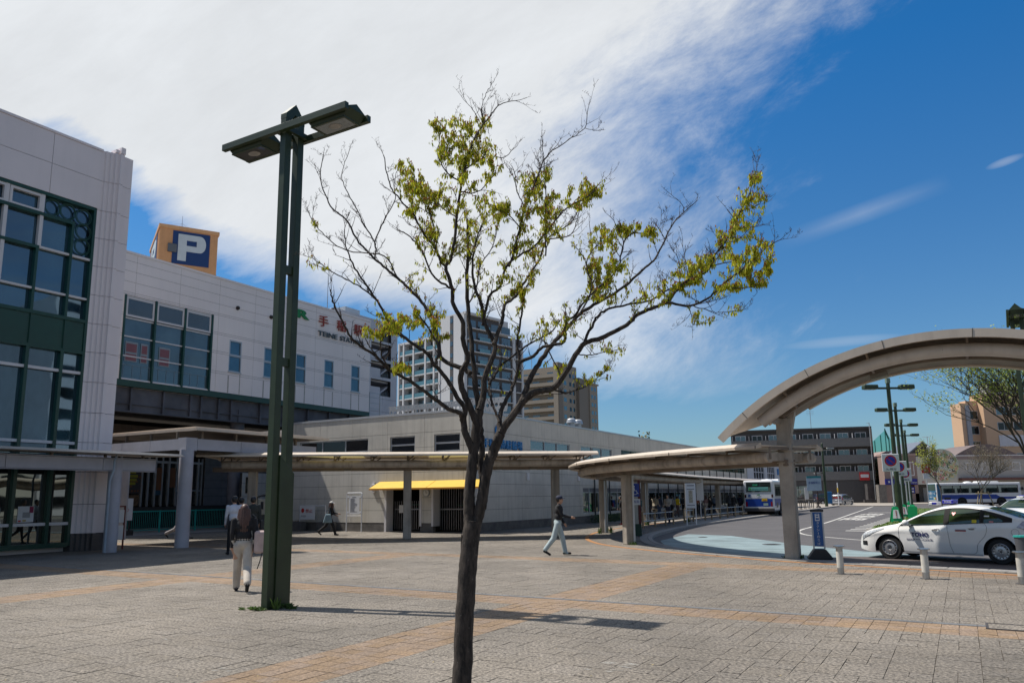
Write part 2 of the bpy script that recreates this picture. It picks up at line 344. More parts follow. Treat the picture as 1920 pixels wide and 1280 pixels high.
colm = mat('round_column', (.40, .40, .445), .45, var=.06, sc=2, dirt=.12)
steel = mat('steel', (.35, .35, .36), .3, metal=.8, var=.1)
black = mat('black_plastic', (.015, .015, .017), .5, var=.2)
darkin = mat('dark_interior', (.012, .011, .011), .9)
paper = mat('white_paper', (.62, .62, .62), .6, var=.03)
red = mat('sign_red', (.45, .012, .012), .45)
blue = mat('sign_blue', (.006, .03, .22), .4, var=.05)
ink = mat('dark_ink', (.02, .02, .025), .6)
gl_big = glassy('curtain_glass', (.018, .046, .056), refl=.22, tint=(.40, .60, .76), var=.9, sc=.55, wav=.15)
gl_low = glassy('shop_glass', (.010, .012, .012), refl=.20, tint=(.6, .68, .66), var=.6, sc=.8, wav=.3)
gl_st = glassy('station_glass', (.045, .075, .085), refl=.12, tint=(.5, .68, .8), var=.45, sc=.7)
gl_dk = glassy('dark_glass', (.008, .009, .010), refl=.05, var=.4, fb=.12)
gl_far = glassy('far_glass', (.035, .06, .07), refl=.16, tint=(.6, .75, .85), var=.4, sc=.15)

# ------------------------------------------------------------------ ground, road, plaza
asph = mat('asphalt', (.082, .076, .076), .85, var=.12, sc=.35, fine=.28, fsc=45, bump=.25, bsc=120, dirt=.12)
asph2 = mat('old_asphalt', (.092, .074, .070), .85, var=.18, sc=.6, fine=.3, fsc=45, bump=.25, bsc=120)
pave = mat('paver_grey', (.200, .173, .140), .85, var=.10, sc=.5, fine=.95, fsc=30, island=.085, bump=.6, bsc=110, dirt=.16, col2=(.178, .156, .130), spots=.45)
tan = mat('paver_tan', (.262, .176, .102), .85, var=.12, sc=1.2, fine=.55, fsc=30, island=.11, bump=.4, bsc=110, dirt=.16, col2=(.215, .158, .115), spots=.42)
kerbm = mat('kerb_stone', (.25, .235, .22), .8, var=.1, fine=.2, fsc=60, island=.06)
jnt = mat('paver_joint', (.075, .06, .045), .95, var=.3, sc=4)
farpave = mat('far_pavement', (.30, .265, .225), .85, var=.10, sc=.3, fine=.12, fsc=20)
roadpaint = mat('road_paint', (.52, .50, .46), .7, var=.14, sc=4, fine=.12, dirt=.25)
bluepaint = mat('blue_road_surface', (.19, .25, .262), .85, var=.12, sc=.8, fine=.22, fsc=50, dirt=.22)
grassm = mat('grass_soil', (.075, .12, .022), .9, var=.4, sc=3, fine=.4)

def flat(name, pts, z, m, kind='structure', thick=None):
    mb = MB(); n = len(pts)
    if thick is None: mb.add([(p[0], p[1], z) for p in pts], [tuple(range(n))])
    else: mb.prism([(p[0], p[1]) for p in pts], z-thick, z)
    o = obj(name, mb, m); tag(o, kind=kind); return o
R0 = -0.12
flat('ground', [(-2500, -300), (2500, -300), (2500, 4000), (-2500, 4000)], R0-.012, mat('far_ground', (.16, .15, .13), .9, var=.2, sc=.05))
flat('road', [tuple(uv(*p))[:2] for p in [(-16, 8), (40, 8), (40, 113), (-16, 113)]], R0, asph)
KERB = [(30, 13.5), (6, 18.55), (.92, 20.0), (-1.04, 20.4), (-2.75, 20.95), (-4.28, 21.6), (-5.71, 22.3), (-7.47, 23.7), (-9.2, 26.0), (-10.6, 28.8), (-11.72, 32), (-12.5, 36), (-13.1, 40.5), (-13.5, 46), (-13.75, 53), (-13.9, 62), (-14.2, 80), (-14.6, 112)]
kp = [uv(u, v) for u, v in KERB]; kpath = smooth_path(kp, 6)
plaza = [tuple(p)[:2] for p in kpath] + [tuple(uv(-75, 112))[:2], tuple(uv(-75, -25))[:2], tuple(uv(30, -25))[:2]]
flat('plaza_base', plaza, -.006, jnt, thick=.13)
# kerb stones along the path: real blocks
def inner_offset(path, o):
    out = []
    for i, p in enumerate(path):
        d = (path[min(i+1, len(path)-1)]-path[max(i-1, 0)]).normalized(); out.append(p + Vector((-d.y, d.x, 0))*o)
    return out
def resample(path, step):
    out = [path[0]]; acc = 0
    for a, b in zip(path[:-1], path[1:]):
        L = (b-a).length; 
        while acc + L >= step:
            t = (step-acc)/L; a = a.lerp(b, t); out.append(a.copy()); L = (b-a).length; acc = 0
        acc += L
    return out
kb = MB(); kr = resample(kpath, .8)
def offs(path, o): return [p for p in inner_offset(path, o)]
ko, ki = offs(kr, -.02), offs(kr, .16)
# decide which side is the plaza (left of travel or right)
sgn = 1
for a, b, c, d in zip(ko[:-1], ko[1:], ki[1:], ki[:-1]):
    e = (b-a).normalized()*.006
    q = [a+e, b-e, c-e, d+e]; kb.prism([(p.x, p.y) for p in q], R0-.02, .012)
tag(obj('kerb', kb, kerbm, bevel=.012), kind='structure')

# pavers
from mathutils.geometry import intersect_point_line
kuv = [(Vector(p).dot(Uv), Vector(p).dot(Vv)) for p in kpath]
def kerb_v(u):   # v of kerb line for u > -9 ; else handle by u of kerb for v
    best = None
    for (a, b), (c, d) in zip(kuv[:-1], kuv[1:]):
        if min(a, c) <= u <= max(a, c) and a != c: t = (u-a)/(c-a); best = b+(d-b)*t if best is None else min(best, b+(d-b)*t)
    return best if best is not None else 1e3
def inside(u, v, mg=.34):
    kv = kerb_v(u)
    if v > kv - mg*1.1: return False
    for du in (mg,):
        if v > kerb_v(u+du) - .02: return False
    return True
thinpath = smooth_path([uv(*p) for p in [(4, 17.7), (.87, 18.95), (-1.26, 19.6), (-3.97, 20.5), (-6.0, 21.6), (-8.3, 22.9), (-10.9, 25.0), (-12.9, 27.8), (-14.3, 31), (-15.4, 35), (-16.0, 40), (-16.3, 50), (-16.5, 70)]], 8)
tuv = [(p.dot(Uv), p.dot(Vv)) for p in thinpath]
def tdist(u, v):
    return min(math.hypot(u-a, v-b) for a, b in tuv)
CELL = .20
u0, u1, v0, v1 = -36.0, 8.1, -1.5, 46.5
nu, nv = int((u1-u0)/CELL), int((v1-v0)/CELL)
DRAIN = 11.76
def zone(u, v):
    """None = drain gap, 0 grey, 1 tan"""
    if -6.36 < u < -5.46 and v < 19.5: return 1
    if -15.36 < u < -14.46 and v < 19.5: return 1
    if 10.80 < v < 11.70: return 1
    if 18.60+.0 < v+.045*(u+10)*(u > -10) < 19.5: return 1
    return 0
tiles = {0: MB(), 1: MB()}
used = np.zeros((nu, nv), bool); rnd = random.Random(3)
for i in range(nu):
    for j in range(nv):
        if used[i, j]: continue
        u, v = u0+i*CELL, v0+j*CELL; uc, vc = u+CELL/2, v+CELL/2
        P = uv(uc, vc); 
        if P.y < 3.0 or abs(P.x) > P.y*.80+2.5: continue
        z = zone(uc, vc)
        if z == 0:
            opts = [(1, 1), (1, 2), (2, 2), (1, 1), (2, 1), (1, 2), (2, 1)]; rnd.shuffle(opts)
        else: opts = [(1, 1)]
        for w, h in opts + [(1, 1)]:
            if i+w > nu or j+h > nv: continue
            if used[i:i+w, j:j+h].any(): continue
            if any(zone(u0+(i+a+.5)*CELL, v0+(j+b+.5)*CELL) != z for a in range(w) for b in range(h)): continue
            break
        used[i:i+w, j:j+h] = True
        if not all(inside(u+a*w*CELL, v+b*h*CELL, .30) for a in (0, 1) for b in (0, 1)): continue
        if v < DRAIN < v+h*CELL and h > 1: pass
        g = rnd.uniform(.0015, .0042)*(1.5 if rnd.random() < .3 else 1); dz = rnd.uniform(-.0015, .0015); tl = rnd.uniform(-.0015, .0015)
        if rnd.random() < .05: tl *= 2
        a, b, c, d = u+g, u+w*CELL-g, v+g, v+h*CELL-g
        q = [uv(a, c, dz-tl), uv(b, c, dz+tl), uv(b, d, dz+tl), uv(a, d, dz-tl)]
        lo = [p+Vector((0, 0, -.02)) for p in q]
        tiles[z].add(q+lo, [(0, 1, 2, 3), (4, 5, 1, 0), (5, 6, 2, 1), (6, 7, 3, 2), (7, 4, 0, 3)])
tag(obj('paving_grey', tiles[0], pave, recalc=False), kind='structure')
tag(obj('paving_tan', tiles[1], tan, recalc=False), kind='structure')
# pavement beyond the tiled field
far = MB(); 
fp = [p for p in inner_offset(resample(kpath, 2.0), .18) if p.dot(Vv) > 46.6]
pl = [(p.x, p.y) for p in fp] + [tuple(uv(-75, 112))[:2], tuple(uv(-75, 46.55))[:2], tuple(uv(-13.8, 46.55))[:2]]
far.prism(pl, -.03, 0.0); tag(obj('platform_pavement', far, farpave), kind='structure')
tag(obj('side_pavement', MB().prism([tuple(uv(*p))[:2] for p in [(-75, -25), (-36.05, -25), (-36.05, 46.5), (-75, 46.5)]], -.03, .0), farpave), kind='structure')
# border strip of small setts just inside the kerb, thin orange guide line, drain channel
bd = MB(); rr_ = resample(kpath, .30); A_, B_ = offs(rr_, .165), offs(rr_, .47)
for a, b, c, d in zip(A_[:-1], A_[1:], B_[1:], B_[:-1]):
    e = (b-a).normalized()*.004; q = [a+e, b-e, c-e, d+e]; bd.prism([(p.x, p.y) for p in q], -.02, .004)
tag(obj('kerb_border', bd, mat('border_stone', (.22, .205, .185), .8, var=.1, fine=.2, island=.1)), kind='structure')
tl_ = MB(); tr = resample(thinpath, .3); A_, B_ = offs(tr, -.075), offs(tr, .075)
for a, b, c, d in zip(A_[:-1], A_[1:], B_[1:], B_[:-1]):
    e = (b-a).normalized()*.003; q = [a+e, b-e, c-e, d+e]; tl_.prism([(p.x, p.y) for p in q], -.01, .009)
tag(obj('guide_line', tl_, mat('guide_orange', (.38, .175, .06), .75, var=.1, fine=.15, island=.08)), kind='structure')
dr = MB()
for k in range(60):
    a = -23.0+k*.5
    if a > 6: break
    dr.extr([(0, 0), (.494, 0), (.494, .10), (0, .10)], uv(a, DRAIN-.05, -.004), Uv, Vv, Vector((0, 0, .010)))
dg_ = tag(obj('drain_channel', dr, mat('drain_concrete', (.20, .205, .21), .8, var=.15, fine=.2, island=.08)), kind='structure')
dk = MB(); dk.extr([(0, 0), (28, 0), (28, .018), (0, .018)], uv(-23, DRAIN-.009, .0062), Uv, Vv, Vector((0, 0, .0015)))
tag(obj('drain_slot', dk, mat('slot_dark', (.03, .035, .045), .8)), kind='structure')

# painted road surfaces
def patch(name, pts, z, m): return flat(name, [tuple(p)[:2] for p in pts], z, m)
inner = [p for p in inner_offset(resample(kpath, .4), -.35)]
seg = [p for p in inner if -12.2 < p.dot(Uv) < .2 and p.dot(Vv) < 30.4]
patch('blue_road_surface', seg + [G(1290, 1001, R0), G(1370, 1004, R0), G(1440, 1013, R0), G(1500, 1021, R0), G(1560, 1027, R0), G(1620, 1033, R0), uv(.5, 24.6)][::1], R0+.004, bluepaint)
patch('dark_asphalt_patch', [uv(0.6, 21.4), uv(-2.2, 22.0), uv(-3.6, 22.6), uv(-3.2, 24.4), uv(.5, 24.2), uv(6, 22), uv(6, 19.6)], R0+.008, asph2)
def ribbon(name, pts, w, z, m, k=6):
    p = smooth_path(pts, k) if k > 1 else pts
    a, b = inner_offset(p, -w/2), inner_offset(p, w/2); mb = MB(); n = len(p)
    mb.add([(q.x, q.y, z) for q in a+b], [(i, i+1, n+i+1, n+i) for i in range(n-1)]); return tag(obj(name, mb, m), kind='structure')
g2 = lambda x, y: G(x, y, R0)
ribbon('white_line', [g2(1760, 1022), g2(1690, 1017), g2(1620, 1012.5), g2(1560, 1007.5), g2(1520, 1003.5), g2(1503, 1000), g2(1497, 996), g2(1505, 992), g2(1525, 986.5), g2(1560, 976), g2(1600, 962), g2(1637, 949)], .15, R0+.006, roadpaint)
ribbon('white_edge_line', [g2(1700, 1052), g2(1760, 1055.5)], .1, R0+.010, roadpaint, 1)
st = MB()
for k in range(13):
    v = 40.5+k*1.75; st.extr([(0, 0), (1.0, 0), (1.0, .48), (0, .48)], uv(-5.1+.02*k, v, R0+.002), Uv, Vv, Vector((0, 0, .006)))
tag(obj('edge_dashes', st, roadpaint), kind='structure')
for k, ch in enumerate('両車般一'):
    tme = text_mesh(ch, 1.0, .004, .02); tme.materials.append(roadpaint)
    to = bpy.data.objects.new('road_lettering', tme); COL.objects.link(to); to.location = uv(-6.75, 58.5+k*6.2, R0+.006); to.rotation_euler = (0, 0, ANG_U); to.scale = (1.9, 5.2, 1); tag(to, kind='structure')
# manholes and service covers
def cover(name, c, r, z, label, group=None):
    mb = MB(); mb.cyl((0, 0, 0), (0, 0, .006), r, n=28).cyl((0, 0, .006), (0, 0, .010), r*.86, n=28)
    for k in range(-3, 4): mb.box(-r*.6, r*.6, k*r*.2-.012, k*r*.2+.012, .010, .013)
    o = obj(name, mb, mat('cast_iron', (.07, .062, .058), .6, metal=.3, var=.2)); o.location = (c.x, c.y, z); tag(o, label, 'manhole cover', group)
cover('manhole_cover', g2(1447, 1020.5), .33, R0+.005, 'round iron manhole cover in the pale blue road surface near the arch post')
cover('manhole_cover', g2(1318, 1007), .2, R0+.005, 'small round cover in the blue road surface near the curved kerb')
mb = MB(); mb.box(0, 1.15, 0, .42, 0, .008); fr = mb
o = obj('service_cover', fr, pave); o.location = uv(.12, 11.55, .0); o.rotation_euler = (0, 0, ANG_U); tag(o, 'rectangular paved service cover in an iron frame at the end of the drain', 'service cover')
fr = MB(); fr.box(-.03, 1.18, -.03, 0, 0, .012).box(-.03, 1.18, .42, .45, 0, .012).box(-.03, 0, 0, .42, 0, .012).box(1.15, 1.18, 0, .42, 0, .012).box(.55, .57, 0, .42, .004, .011)
obj('iron_frame', fr, mat('cast_iron', (0, 0, 0)), o)
# grass islands with kerb
def island(name, pts, seedn, label):
    pth = [Vector(p) for p in pts]; mb = MB(); mb.prism([(p.x, p.y) for p in pth], R0-.01, .0); tag(obj(name+'_kerb', mb, kerbm, bevel=.01), kind='structure')
    c = sum(pth, Vector())/len(pth); inn = [c+(p-c)*(1-.35/max((p-c).length, 1)) for p in pth]
    mb = MB(); mb.prism([(p.x, p.y) for p in inn], -.05, .03); tag(obj(name+'_soil', mb, grassm), kind='structure')
    return inn
isl = island('grass_island', [uv(-4.2, 41), uv(-3.0, 38.6), uv(6, 37), uv(7, 46), uv(2.6, 63), uv(-3.4, 63)], 1, '')
isl2 = island('grass_verge', [uv(-3.9, 66), uv(3, 66), uv(30, 58), uv(40, 62), uv(40, 70), uv(-2, 90), uv(-4.6, 90)], 2, '')
def pip(p, poly):
    c = False; j = len(poly)-1
    for i in range(len(poly)):
        a, b = poly[i], poly[j]
        if (a.y > p.y) != (b.y > p.y) and p.x < (b.x-a.x)*(p.y-a.y)/(b.y-a.y)+a.x: c = not c
        j = i
    return c
gm = mat('grass_blade', (.13, .22, .03), .7, var=.35, sc=2, island=.4, col2=(.13, .17, .03), trans=.3)
gb = MB(); rg = random.Random(5)
for poly, n in ((isl, 5200), (isl2, 3800)):
    xs = [p.x for p in poly]; ys = [p.y for p in poly]; k = 0
    while k < n:
        p = Vector((rg.uniform(min(xs), max(xs)), rg.uniform(min(ys), max(ys)), .02))
        if not pip(p, poly): continue
        k += 1
        for q in range(2):
            a = rg.uniform(0, 2*PI); w = rg.uniform(.03, .07); h = rg.uniform(.03, .09); l = Vector((rg.uniform(-.08, .08), rg.uniform(-.08, .08), h)); d = Vector((math.cos(a), math.sin(a), 0))*w
            gb.add([p-d, p+d, p+l], [(0, 1, 2)])
tag(obj('island_grass', gb, gm, recalc=False), 'short grass covering the traffic island behind the white taxi', 'grass', kind='stuff')
# far side of the square: pavement strip and cross street
rsm = random.Random(77); sc_m = MB()
for (px, py, n, L_) in ((415, 1254, 4, .22), (1160, 1244, 7, .25), (1128, 1256, 3, .3), (980, 1060, 5, .5), (640, 1105, 3, .3), (720, 1100, 4, .4), (600, 1090, 3, .35), (1010, 1061, 4, .6), (1600, 1180, 3, .2), (300, 1200, 2, .2)):
    c = G(px, py)
    for k in range(n):
        a = ANG_U+rsm.uniform(-.25, .25)+(.5 if px == 415 else 0); d = Vector((math.cos(a), math.sin(a), 0)); s = Vector((-d.y, d.x, 0)); o_ = c+d*rsm.uniform(-.15, .15)+s*rsm.uniform(-.09, .09); w = rsm.uniform(.004, .010); l = L_*rsm.uniform(.3, 1)/2
        sc_m.add([o_-d*l+Vector((0, 0, .0035)), o_+s*w+Vector((0, 0, .0035)), o_+d*l+Vector((0, 0, .0035)), o_-s*w+Vector((0, 0, .0035))], [(0, 1, 2, 3)])
tag(obj('chalk_scuffs', sc_m, mat('chalk', (.42, .41, .38), .9, var=.2)), kind='structure')
lt = MB()
for k in range(150):
    p = G(rsm.uniform(0, 1920), rsm.uniform(1080, 1279)); a = rsm.uniform(0, 6.3); s = rsm.uniform(.006, .018); d = Vector((math.cos(a), math.sin(a), .15))*s; e = Vector((-d.y, d.x, .1*s))*.5; p.z = .006
    lt.add([p-d, p+e, p+d, p-e], [(0, 1, 2, 3)])
tag(obj('fallen_bits', lt, mat('litter_brown', (.16, .09, .045), .8, island=.6, col2=(.30, .24, .10)), recalc=False), 'tiny fallen leaf bits scattered over the paving', 'leaf litter', kind='stuff')
flat('far_pavement', [tuple(uv(*p))[:2] for p in [(-75, 113), (-8, 113), (-6.5, 131), (-75, 131)]], R0+.10, farpave, thick=.12)
flat('cross_street', [tuple(uv(*p))[:2] for p in [(-7.5, 113.3), (60, 78), (90, 88), (90, 130), (-6.3, 131)]], R0+.004, asph)
flat('rear_pavement', [tuple(uv(*p))[:2] for p in [(-6.3, 131.2), (100, 130.2), (100, 150), (-30, 150), (-30, 131.2)]], R0+.09, farpave, thick=.12)
# ------------------------------------------------------------------ station annex on the left
LB0 = Vector((-15.36, 27.45, 0))
LB = thing('station_annex', 'tall glass-fronted building with pale panels and fluted corner pilaster at the left edge', 'building', LB0, ANG_V)
x = -.23; xs = [x]
while x > -15: x -= 1.93; xs.append(x)
xs = xs[::-1]
obj('upper_wall', panel_wall(xs, [12.58, 13.70, 14.86], back=.3), [lilac, joint], LB)
mb = MB(); mb.box(-16, -.35, -.06, .5, 14.862, 14.95); mb.box(-16, .75, .35, 15, 0, 14.84)
obj('roof_and_body', mb, lilac, LB)
def pil_prof(o=0):
    return [(-.40, -.02-o), (-.27, -.02-o), (-.24, -.09-o), (-.12, -.09-o), (-.09, -.16-o), (.03, -.16-o), (.05, -.24-o), (.17, -.24-o), (.19, -.33-o), (.33, -.33-o), (.36, -.20-o), (.76+o, -.20-o), (.76+o, .40), (-.40, .40)]
zj = [.60, 1.62, 2.75, 3.81, 4.88, 6.0, 7.1, 8.17, 9.25, 10.35, 11.44, 12.53, 13.70, 14.93]
mb = MB()
for a, b in zip(zj[:-1], zj[1:]): mb.prism(pil_prof(), a+.008, b-.008, 0)
mb.prism([(-.36, .05), (.33, -.1), (.70, -.15), (.70, .38), (-.36, .38)], .5, 14.9, 1)
mb.prism([(.03, -.24), (.17, -.24), (.17, .1), (.03, .1)], 14.95, 15.08, 0); mb.prism([(.19, -.33), (.36, -.33), (.36, .1), (.19, .1)], 14.95, 15.20, 0)
obj('pilaster', mb, [lilac, joint], LB)
obj('pilaster_plinth', MB().prism(pil_prof(.03), 0, .59), granite, LB)
# curtain wall
obj('curtain_glass', MB().box(-15, -.43, .17, .19, 3.2, 7.05).box(-15, -.43, .17, .19, 8.2, 12.55), gl_big, LB)
obj('ground_floor_glass', MB().box(-15, -.43, .17, .19, .25, 3.2), gl_low, LB)
mb = MB(); mb.box(-15, -.43, .02, .12, 7.05, 8.2)
obj('green_band', mb, dgreen, LB)
mb = MB(); k = -1.22
mb.box(-.50, -.40, -.02, .20, .2, 12.56); 
i = 0
for k in [-1.22-1.165*j for j in range(12)]:
    mb.box(k-.055, k+.055, -.03, .16, .2, 7.05); mb.box(k-.045, k+.045, -.03, .16, 8.2, [11.72, 10.5, 9.05][min(i, 2)] if i < 3 else 9.05); i += 1
    mb.box(k-.008, k+.008, -.035, 0, 7.06, 8.19)
mb.box(-15, -1.17, -.035, .16, 11.68, 11.80).box(-15, -2.33, -.033, .16, 10.46, 10.57).box(-15, -3.5, -.036, .16, 8.99, 9.09)
mb.box(-15, -.5, -.032, .16, 12.46, 12.57).box(-15, -.5, -.033, .16, 8.14, 8.26).box(-15, -.5, -.033, .16, 6.98, 7.09).box(-15, -.5, -.034, .2, .16, .32)
obj('green_mullions', mb, dgreen, LB)
mb = MB()
for k in (-2.33, -3.50, -4.67, -5.84, -7.0, -8.2): mb.box(k-.06, k+.06, -.012, .15, 10.57 if k > -3 else 9.09, 12.46)
for k in (-3.4, -4.57, -5.74): mb.box(k-.02-.95*0, k+.02, 0, .14, 11.8, 12.44)
mb.box(-2.33, -.5, .0, .14, 10.50, 10.58).box(-15, -.5, .002, .14, 9.0, 9.075)
for z in (6.29, 3.76, .97): mb.box(-15, -.5, .001, .14, z-.05, z+.05)
for k in (-3.44, -4.6, -5.77):
    mb.box(k+.02, k+1.08, -.004, .14, 12.36, 12.45).box(k+.02, k+1.08, -.004, .14, 11.81, 11.88).box(k+1.0, k+1.08, -.006, .14, 11.88, 12.36).box(k+.04, k+.11, -.006, .14, 11.88, 12.36)
obj('white_rails', mb, white, LB)
mb = MB()
for (a, z) in [(-2.50+.53, 12.12), (-1.42, 12.12), (-.84, 12.10), (-.80, 11.54), (-.80, 10.97)]:
    c = [(a+.29*math.cos(2*PI*t/28), .06, z+.29*math.sin(2*PI*t/28)) for t in range(29)]; mb.tube(c, .021, 6, caps=False)
    c = [(a+.245*math.cos(2*PI*t/28), .06, z+.245*math.sin(2*PI*t/28)) for t in range(29)]; mb.tube(c, .012, 5, caps=False)
obj('ring_grille', mb, dgreen, LB)
pm = MB(); pm.box(-2.12, -1.60, .155, .165, 1.05, 1.58, 0).box(-1.75, -1.62, .148, .154, 1.36, 1.57, 1).box(-2.09, -2.0, .148, .154, 1.07, 1.12, 2).box(-1.95, -1.84, .148, .154, 1.08, 1.13, 3).box(-1.96, -1.72, .148, .154, 1.2, 1.38, 4)
obj('poster', pm, [paper, mat('magenta', (.22, .01, .06)), red, mat('ochre', (.4, .25, .02)), mat('poster_grey', (.3, .3, .3))], LB)

# flat canopy in front of the annex
c1 = G(205, 1035)
FC = thing('entrance_canopy', 'flat grey canopy with panelled fascia beam in front of the glass building at left', 'canopy', c1, ANG_V)
mb = panel_wall([-11.6, -9.0, -6.4, -3.63, -.55, 1.42], [2.76, 3.16], y=-.14, t=.02, back=.28); mb.box(-11.6, 1.44, -.19, .16, 3.165, 3.19, 0); mb.box(-11.6, 1.44, -.19, .16, 2.73, 2.755, 0)
obj('fascia_beam', mb, [colm, joint], FC)
mb = MB(); mb.sweep([(-11.8, 0, 0), (2.1, 0, 0)], [(.85, 3.29), (.62, 3.38), (-1.45, 3.40), (-1.45, 3.34), (.6, 3.28)])
obj('roof_plate', mb, taupe, FC)
for k in (-7, -4.2, -2.2, -.4, 1.0): obj('roof_bracket', MB().box(k-.03, k+.03, -.05, .05, 3.19, 3.29), taupe_d, FC)
obj('column', MB().cyl((0, 0, 0), (0, 0, 3.16), .22, n=28), colm, FC, smooth=True)
mb = MB(); mb.tube([(-.18, -.28, 3.26), (-.2, -.32, 3.2), (-.28, -.36, 3.1), (-.28, -.36, 2.75), (-.36, -.34, 2.5), (-.36, -.30, 2.35), (-.36, -.30, .02)], .038, 8)
for z in (.35, 1.3, 2.1): mb.cyl((-.36, -.30, z), (-.36, -.30, z+.03), .05, n=8)
obj('downpipe', mb, mat('pipe_blue_grey', (.30, .36, .42), .4), FC, smooth=True)
cc = thing('column', 'slim round grey column standing behind the downpipe column of the flat canopy', 'column', G(226, 1011))
obj('shaft', MB().cyl((0, 0, 0), (0, 0, 3.3), .2, n=22), colm, cc, smooth=True)
# taller canopy with corner column
c2 = G(340, 1026)
TC = thing('corner_canopy', 'taller flat canopy with a white round corner column and panelled beams beside the glass building', 'canopy', c2, ANG_V)
mb = panel_wall([.30, 2.35, 4.45, 6.5], [3.58, 4.02], y=-.16, t=.02, back=.32)
obj('fascia_beam', mb, [colm, joint], TC)
b2 = MB()
for a, b in ((.3, 2.0), (2.0, 3.8), (3.8, 5.6)): b2.box(-.18, -.16, a+.01, b-.01, 3.59, 4.0, 0)
b2.box(-.155, .16, .3, 5.6, 3.58, 4.02, 1)
obj('side_beam', b2, [colm, joint], TC)
obj('beam_corner', MB().box(-.2, .28, -.2, .28, 3.56, 4.04), colm, TC)
mb = MB(); mb.prism([(.05, -.35), (6.7, -.35), (6.7, 6), (.05, 6)], 4.38, 4.46); mb.prism([(-.02, -.55), (6.9, -.55), (6.9, -.35), (.05, -.35), (.05, 6), (-.2, 6)], 4.30, 4.40)
obj('roof_plate', mb, taupe, TC)
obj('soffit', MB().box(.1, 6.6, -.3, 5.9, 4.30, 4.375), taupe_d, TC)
for k in (.6, 2.2, 3.8, 5.4): obj('roof_bracket', MB().box(k-.04, k+.04, -.06, .06, 4.02, 4.32), taupe_d, TC); obj('roof_bracket', MB().box(-.05, .05, k-.04, k+.04, 4.02, 4.32), taupe_d, TC)
obj('column', MB().cyl((0, 0, 0), (0, 0, 3.6), .25, n=28), colm, TC, smooth=True)

# ------------------------------------------------------------------ station over the passage
S0 = Vector((-20.41, 38.5, 0))
ST = thing('station_building', 'long white panelled station hall raised on girders with red and green lettering', 'building', S0, ANG_V)
wins = [(6.90, 7.82), (9.55, 10.47), (12.2, 13.12), (14.82, 15.74), (17.5, 18.42)]
holes = [(.14, 5.66, 8.0, 12.44)] + [(a, b, 9.28, 11.18) for a, b in wins]
zs = [7.95, 9.05, 9.17, 10.24, 10.36, 11.36, 11.47, 12.5, 12.61, 13.18, 13.75, 14.30, 14.70]
obj('wall', panel_wall([-2, .7, 3.38, 6.04, 8.72, 11.32, 13.93, 16.6, 19.5], zs, holes, back=.25), [lilac2, joint], ST)
obj('parapet_cap', MB().box(-2, 19.5, -.06, .3, 14.702, 14.83), lilac2, ST)
mb = MB(); mb.box(-2, 19.5, .26, 15, 7.6, 14.6); mb.box(19.3, 19.5, .002, 15, 7.6, 14.70)
obj('hall_body', mb, lilac2, ST)
obj('green_sill', MB().box(-2, 19.5, -.08, .24, 7.62, 7.935), dgreen, ST)
gd = mat('girder_paint', (.10, .10, .115), .6, var=.25, sc=1, dirt=.3)
mb = MB(); mb.box(-2, 19.4, .25, .30, 6.35, 7.61).box(-2, 19.4, .08, .5, 6.30, 6.36).box(-2, 19.4, .15, .26, 6.72, 6.75)
for k in (-.6, 1.0, 2.9, 4.6, 5.3, 6.5, 7.4, 9.6, 11.6, 13.6, 15.6, 17.6): mb.box(k-.05, k+.05, .09, .25, 6.36, 7.6)
obj('girder', mb, gd, ST)
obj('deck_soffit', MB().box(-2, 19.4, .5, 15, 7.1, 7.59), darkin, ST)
for k in (8.4, 18.6): obj('column', MB().cyl((k, .75, 0), (k, .75, 6.4), .42, n=24), gd, ST, smooth=True); obj('column_head', MB().box(k-.4, k+.4, .2, 1.2, 6.36, 7.1), gd, ST)
# wide window
vx = [1.98, 3.82]
mb = MB()
for v in (.19, 1.98, 3.82, 5.62): mb.box(v-.055, v+.055, -.07, .1, 7.95, 12.45)
obj('window_posts', mb, dgreen, ST)
W0 = window(ST, .14, 5.66, 7.98, 12.44, .02, white, gl_st, fw=.07, hz=(9.22, 10.26, 11.24), dep=.12, mw=.07)
for a, b in ((.26, 1.91), (2.05, 3.75), (3.89, 5.55)): window(ST, a, b, 11.32, 12.38, -.02, white, glassy('transom_glass', (.03, .045, .055), refl=.08), fw=.11, dep=.05)
for a, b in wins:
    window(ST, a, b, 10.25, 11.18, -.03, alu, gl_st, fw=.08, dep=.12); window(ST, a, b, 9.28, 10.24, -.03, alu, gl_st, fw=.05, dep=.12)
    obj('window_sill', MB().box(a-.03, b+.03, -.08, .0, 9.22, 9.275), alu, ST)
pk = mat('poster_pink', (.22, .085, .10), .6); pw = mat('poster_pale', (.25, .30, .33), .6)
for a, b in ((.42, 1.12), (1.30, 1.72), (2.38, 3.05)):
    o = obj('notice', MB().box(a, b, .055, .06, 8.95, 10.0, 0).box(a+.05, b-.05, .05, .054, 9.45, 9.9, 1).box(a+.05, b-.05, .05, .054, 9.0, 9.35, 1), [pw, pk], ST)
mb = MB(); mb.box(.3, 5.5, .07, .085, 8.75, 8.78)
for k in range(11): mb.box(.4+k*.5, .43+k*.5, .07, .085, 8.1, 8.76)
obj('inner_handrail', mb, mat('rail_pale', (.16, .22, .26), .5), ST)
for px, py in ((445, 586), (507, 601)):
    pass
for s_, z_ in ((7.35, 13.22), (9.98, 13.18)): obj('round_vent', MB().sph((s_, -.08, z_), (.12, .13, .12), 12, 8).cyl((s_, -.03, z_), (s_, .0, z_), .14, n=14), mat('vent_brown', (.05, .04, .035), .4, metal=.5), ST, smooth=True)
jr = mat('letter_green', (.006, .20, .035), .4); rd = mat('letter_red', (.36, .045, .02), .45); dkl = mat('letter_slate', (.085, .105, .115), .45)
